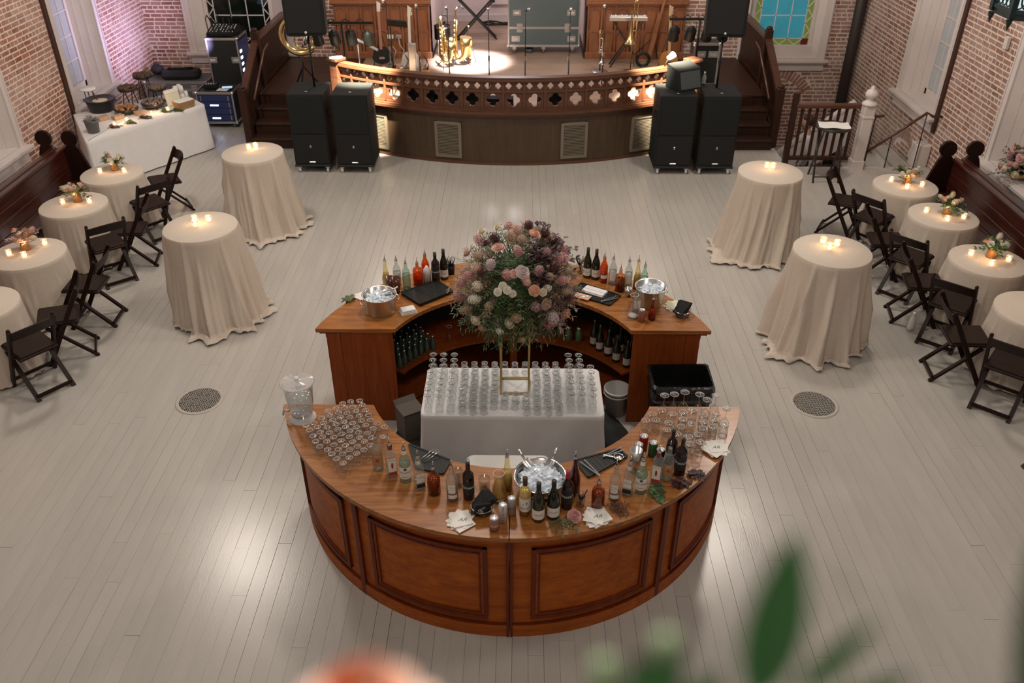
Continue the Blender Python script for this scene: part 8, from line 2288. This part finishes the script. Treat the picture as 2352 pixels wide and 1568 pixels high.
# ---------------------------------------------------------------- balcony flowers close to the viewpoint
struct(G().cbx(-2.5, 2.5, 0.02, 0.14, 4.50, 4.56, 0.01).obj('trim_6', M['white_paint']))
t = thing('balcony_plant', 'blurred glossy green leaves rising from the balcony rail', 'leaves', (0.10, 0.13, 4.56))
mat('leaf_near', (0.012, 0.130, 0.020), 0.5); mat('leaf_near_dark', (0.008, 0.06, 0.012), 0.5); mat('leaf_pale', (0.22, 0.33, 0.18), 0.6)
def near(p): return tuple(NK * a for a in p[:2]) + (CAMZ - NK * (CAMZ - p[2]),)
NK = 0.68
def big_leaf(p0, p1, w, m, nrm=(0, -1, 0.6), bend=0.0):
    o = Vector((0.10, 0.13, 4.56)); p0, p1 = Vector(near(p0)) - o, Vector(near(p1)) - o; w *= NK
    d = p1 - p0; ln = d.length; d.normalize(); n = Vector(nrm).normalized(); a = d.cross(n).normalized(); n = a.cross(d)
    vs = []; N_ = 12
    for i in range(N_ + 1):
        u = i / N_; ww = w * (math.sin(PI * min(1, u ** 0.8)) ** 0.8) / 2 + 0.0006
        c = p0 + d * ln * u + n * (bend * ln * u * u)
        for e in (-1, -0.5, 0, 0.5, 1): vs.append(c + a * ww * e + n * (abs(e) * ww * 0.3))
    fs = [(i * 5 + k, i * 5 + k + 1, (i + 1) * 5 + k + 1, (i + 1) * 5 + k) for i in range(N_) for k in range(4)]
    g = G().add(vs, fs, True)
    lf = g.obj('leaf', M[m], t)
    G().tube([p0, p0 + d * ln * 0.5 + n * (bend * ln * 0.25 - 0.0004), p1 + n * bend * ln], [0.0010, 0.0007, 0.0003], 5).obj('midrib', M['leaf_near_dark'], lf)
    return lf
big_leaf((0.139, 0.305, 4.750), (0.166, 0.362, 4.830), 0.034, 'leaf_near', bend=0.0)
big_leaf((0.160, 0.300, 4.765), (0.205, 0.322, 4.800), 0.014, 'leaf_near', bend=0.0)
big_leaf((0.165, 0.288, 4.755), (0.225, 0.302, 4.778), 0.016, 'leaf_near')
big_leaf((0.060, 0.300, 4.745), (0.098, 0.320, 4.770), 0.026, 'leaf_near')
big_leaf((0.095, 0.300, 4.745), (0.070, 0.325, 4.765), 0.024, 'leaf_near_dark')
big_leaf((0.100, 0.298, 4.745), (0.118, 0.312, 4.768), 0.018, 'leaf_near')
big_leaf((0.272, 0.270, 4.780), (0.283, 0.330, 4.860), 0.022, 'leaf_near_dark')
big_leaf((0.050, 0.290, 4.735), (0.055, 0.322, 4.762), 0.022, 'leaf_pale')
for p in ((0.139, 0.305, 4.750), (0.160, 0.300, 4.765), (0.080, 0.300, 4.745), (0.272, 0.270, 4.780)):
    p = near(p); G().tube([(p[0] - 0.10, p[1] - 0.13, p[2] - 4.56), (p[0] * 0.8 - 0.08, 0.0, 0.10), (p[0] * 0.6 - 0.06, -0.05, 0.004)], [0.0012, 0.0018, 0.002], 5).obj('stem', M['stem_green'], t)
for k, p in enumerate(((0.089, 0.327, 4.772), (0.052, 0.318, 4.760))):
    p = near(p); G().ball((p[0] - 0.10, p[1] - 0.13, p[2] - 4.56), 0.006, 10, 7).obj('bud', M['leaf_pale'], t)
t = thing('balcony_rose', 'blurred peach and orange rose at the balcony rail', 'rose', (-0.062, 0.13, 4.56))
petal_mat('petal_orange', (0.62, 0.16, 0.03)); petal_mat('petal_pale', (0.70, 0.47, 0.38))
link('outer_petals', rose_me(2, 'petal_pale'), t, (0.0, 0.074, 0.329), rot=(-0.3, 0, 0), sc=0.030)
link('inner_petals', rose_me(1, 'petal_orange'), t, (-0.003, 0.072, 0.340), rot=(-0.3, 0, 0.5), sc=0.018)
G().tube([(0.0, 0.068, 0.313), (0.01, 0.03, 0.15), (0.0, -0.05, 0.004)], 0.003, 6).obj('stem', M['stem_green'], t)
# ---------------------------------------------------------------- person on the lower stairs
mat('skin', (0.36, 0.20, 0.13), 0.6); mat('hair_dark', (0.03, 0.016, 0.010), 0.6); mat('shirt_white', (0.62, 0.58, 0.57), 0.8); mat('trousers', (0.02, 0.02, 0.024), 0.8)
t = thing('person', 'person in a white shirt and dark trousers going down the stairs', 'person', (4.97, 14.25, -1.19), math.radians(160))
def tube_mix(g, segs):
    for pts, rs in segs: g.tube(pts, rs, 12)
body = bpy.data.meshes.new('body')
J = {'pel': (0, 0, 0.90), 'sp': (0, 0, 1.15), 'ch': (0.01, 0, 1.32), 'nk': (0.02, 0, 1.46), 'hd': (0.04, 0, 1.56),
     'sl': (0, 0.17, 1.38), 'el': (-0.02, 0.22, 1.12), 'wl': (0.08, 0.22, 0.90), 'sr': (0, -0.17, 1.38), 'er': (-0.02, -0.22, 1.12), 'wr': (0.08, -0.21, 0.90),
     'hl': (0, 0.09, 0.86), 'kl': (0.06, 0.10, 0.48), 'al': (0.0, 0.10, 0.09), 'fl': (0.13, 0.10, 0.04), 'hr': (0, -0.09, 0.86), 'kr': (0.14, -0.10, 0.50), 'ar': (0.10, -0.10, 0.10), 'fr': (0.23, -0.10, 0.05)}
RR = {'pel': .14, 'sp': .13, 'ch': .15, 'nk': .055, 'hd': .06, 'sl': .07, 'el': .048, 'wl': .034, 'sr': .07, 'er': .048, 'wr': .034, 'hl': .095, 'kl': .062, 'al': .045, 'fl': .035, 'hr': .095, 'kr': .062, 'ar': .045, 'fr': .035}
names = list(J)
ed = [('pel', 'sp'), ('sp', 'ch'), ('ch', 'nk'), ('nk', 'hd'), ('ch', 'sl'), ('sl', 'el'), ('el', 'wl'), ('ch', 'sr'), ('sr', 'er'), ('er', 'wr'), ('pel', 'hl'), ('hl', 'kl'), ('kl', 'al'), ('al', 'fl'), ('pel', 'hr'), ('hr', 'kr'), ('kr', 'ar'), ('ar', 'fr')]
body.from_pydata([J[n] for n in names], [(names.index(a), names.index(b)) for a, b in ed], [])
bo = bpy.data.objects.new('body', body); col.objects.link(bo)
sk = bo.modifiers.new('skin', 'SKIN'); 
for i, n in enumerate(names):
    v = body.skin_vertices[0].data[i]; v.radius = (RR[n], RR[n]); v.use_root = n == 'pel'
bo.modifiers.new('sub', 'SUBSURF').levels = 1
dg = bpy.context.evaluated_depsgraph_get()
bm_ = bpy.data.meshes.new_from_object(bo.evaluated_get(dg))
bpy.data.objects.remove(bo)
bm_.materials.append(M['shirt_white']); bm_.materials.append(M['trousers']); bm_.materials.append(M['skin'])
for p in bm_.polygons:
    z = p.center.z; p.use_smooth = True
    p.material_index = 1 if (z < 0.95 and abs(p.center.y) < 0.19) else (2 if z > 1.45 or (z < 0.95) else 0)
link('body', bm_, t)
hd = G(); hd.ball((0.055, 0, 1.63), 0.098, 16, 12, sx=1.05, sy=0.82, sz=1.22); hd.ball((0.155, 0, 1.615), 0.018, 8, 6)
for s in (-1, 1): hd.ball((0.05, s * 0.083, 1.62), 0.022, 8, 6, sx=0.8, sy=0.5)
ho = hd.obj('head', M['skin'], t)
hr = G(); hr.ball((0.035, 0, 1.655), 0.107, 16, 10, sx=1.02, sy=0.86, sz=1.1); hr.v = [(x if z > 1.66 or x < 0.05 else x * 0.5, y, max(z, 1.60)) for x, y, z in hr.v]; hr.obj('hair', M['hair_dark'], t)
for s in (-1, 1): G().ball((0.142, s * 0.032, 1.638), 0.009, 6, 5).obj('eye', M['ink'], t)
G().bar((0.150, -0.022, 1.572), (0.150, 0.022, 1.572), 0.008, 0.006).obj('mouth', M['label_red'], t)
for s in (-1, 1):
    h = G(); wx, wy, wz = 0.085, s * 0.215, 0.885
    h.ball((wx + 0.01, wy, wz - 0.04), 0.032, 10, 7, sx=0.9, sy=0.5, sz=1.4)
    for k in range(4): h.tube([(wx - 0.015 + k * 0.015, wy, wz - 0.07), (wx - 0.016 + k * 0.016, wy - s * 0.01, wz - 0.105 - (0.008 if k in (1, 2) else 0)), (wx - 0.012 + k * 0.014, wy - s * 0.025, wz - 0.13)], [0.009, 0.008, 0.006], 6)
    h.tube([(wx + 0.03, wy, wz - 0.03), (wx + 0.05, wy - s * 0.012, wz - 0.065), (wx + 0.05, wy - s * 0.02, wz - 0.085)], [0.010, 0.009, 0.007], 6)
    h.obj('hand', M['skin'], t)
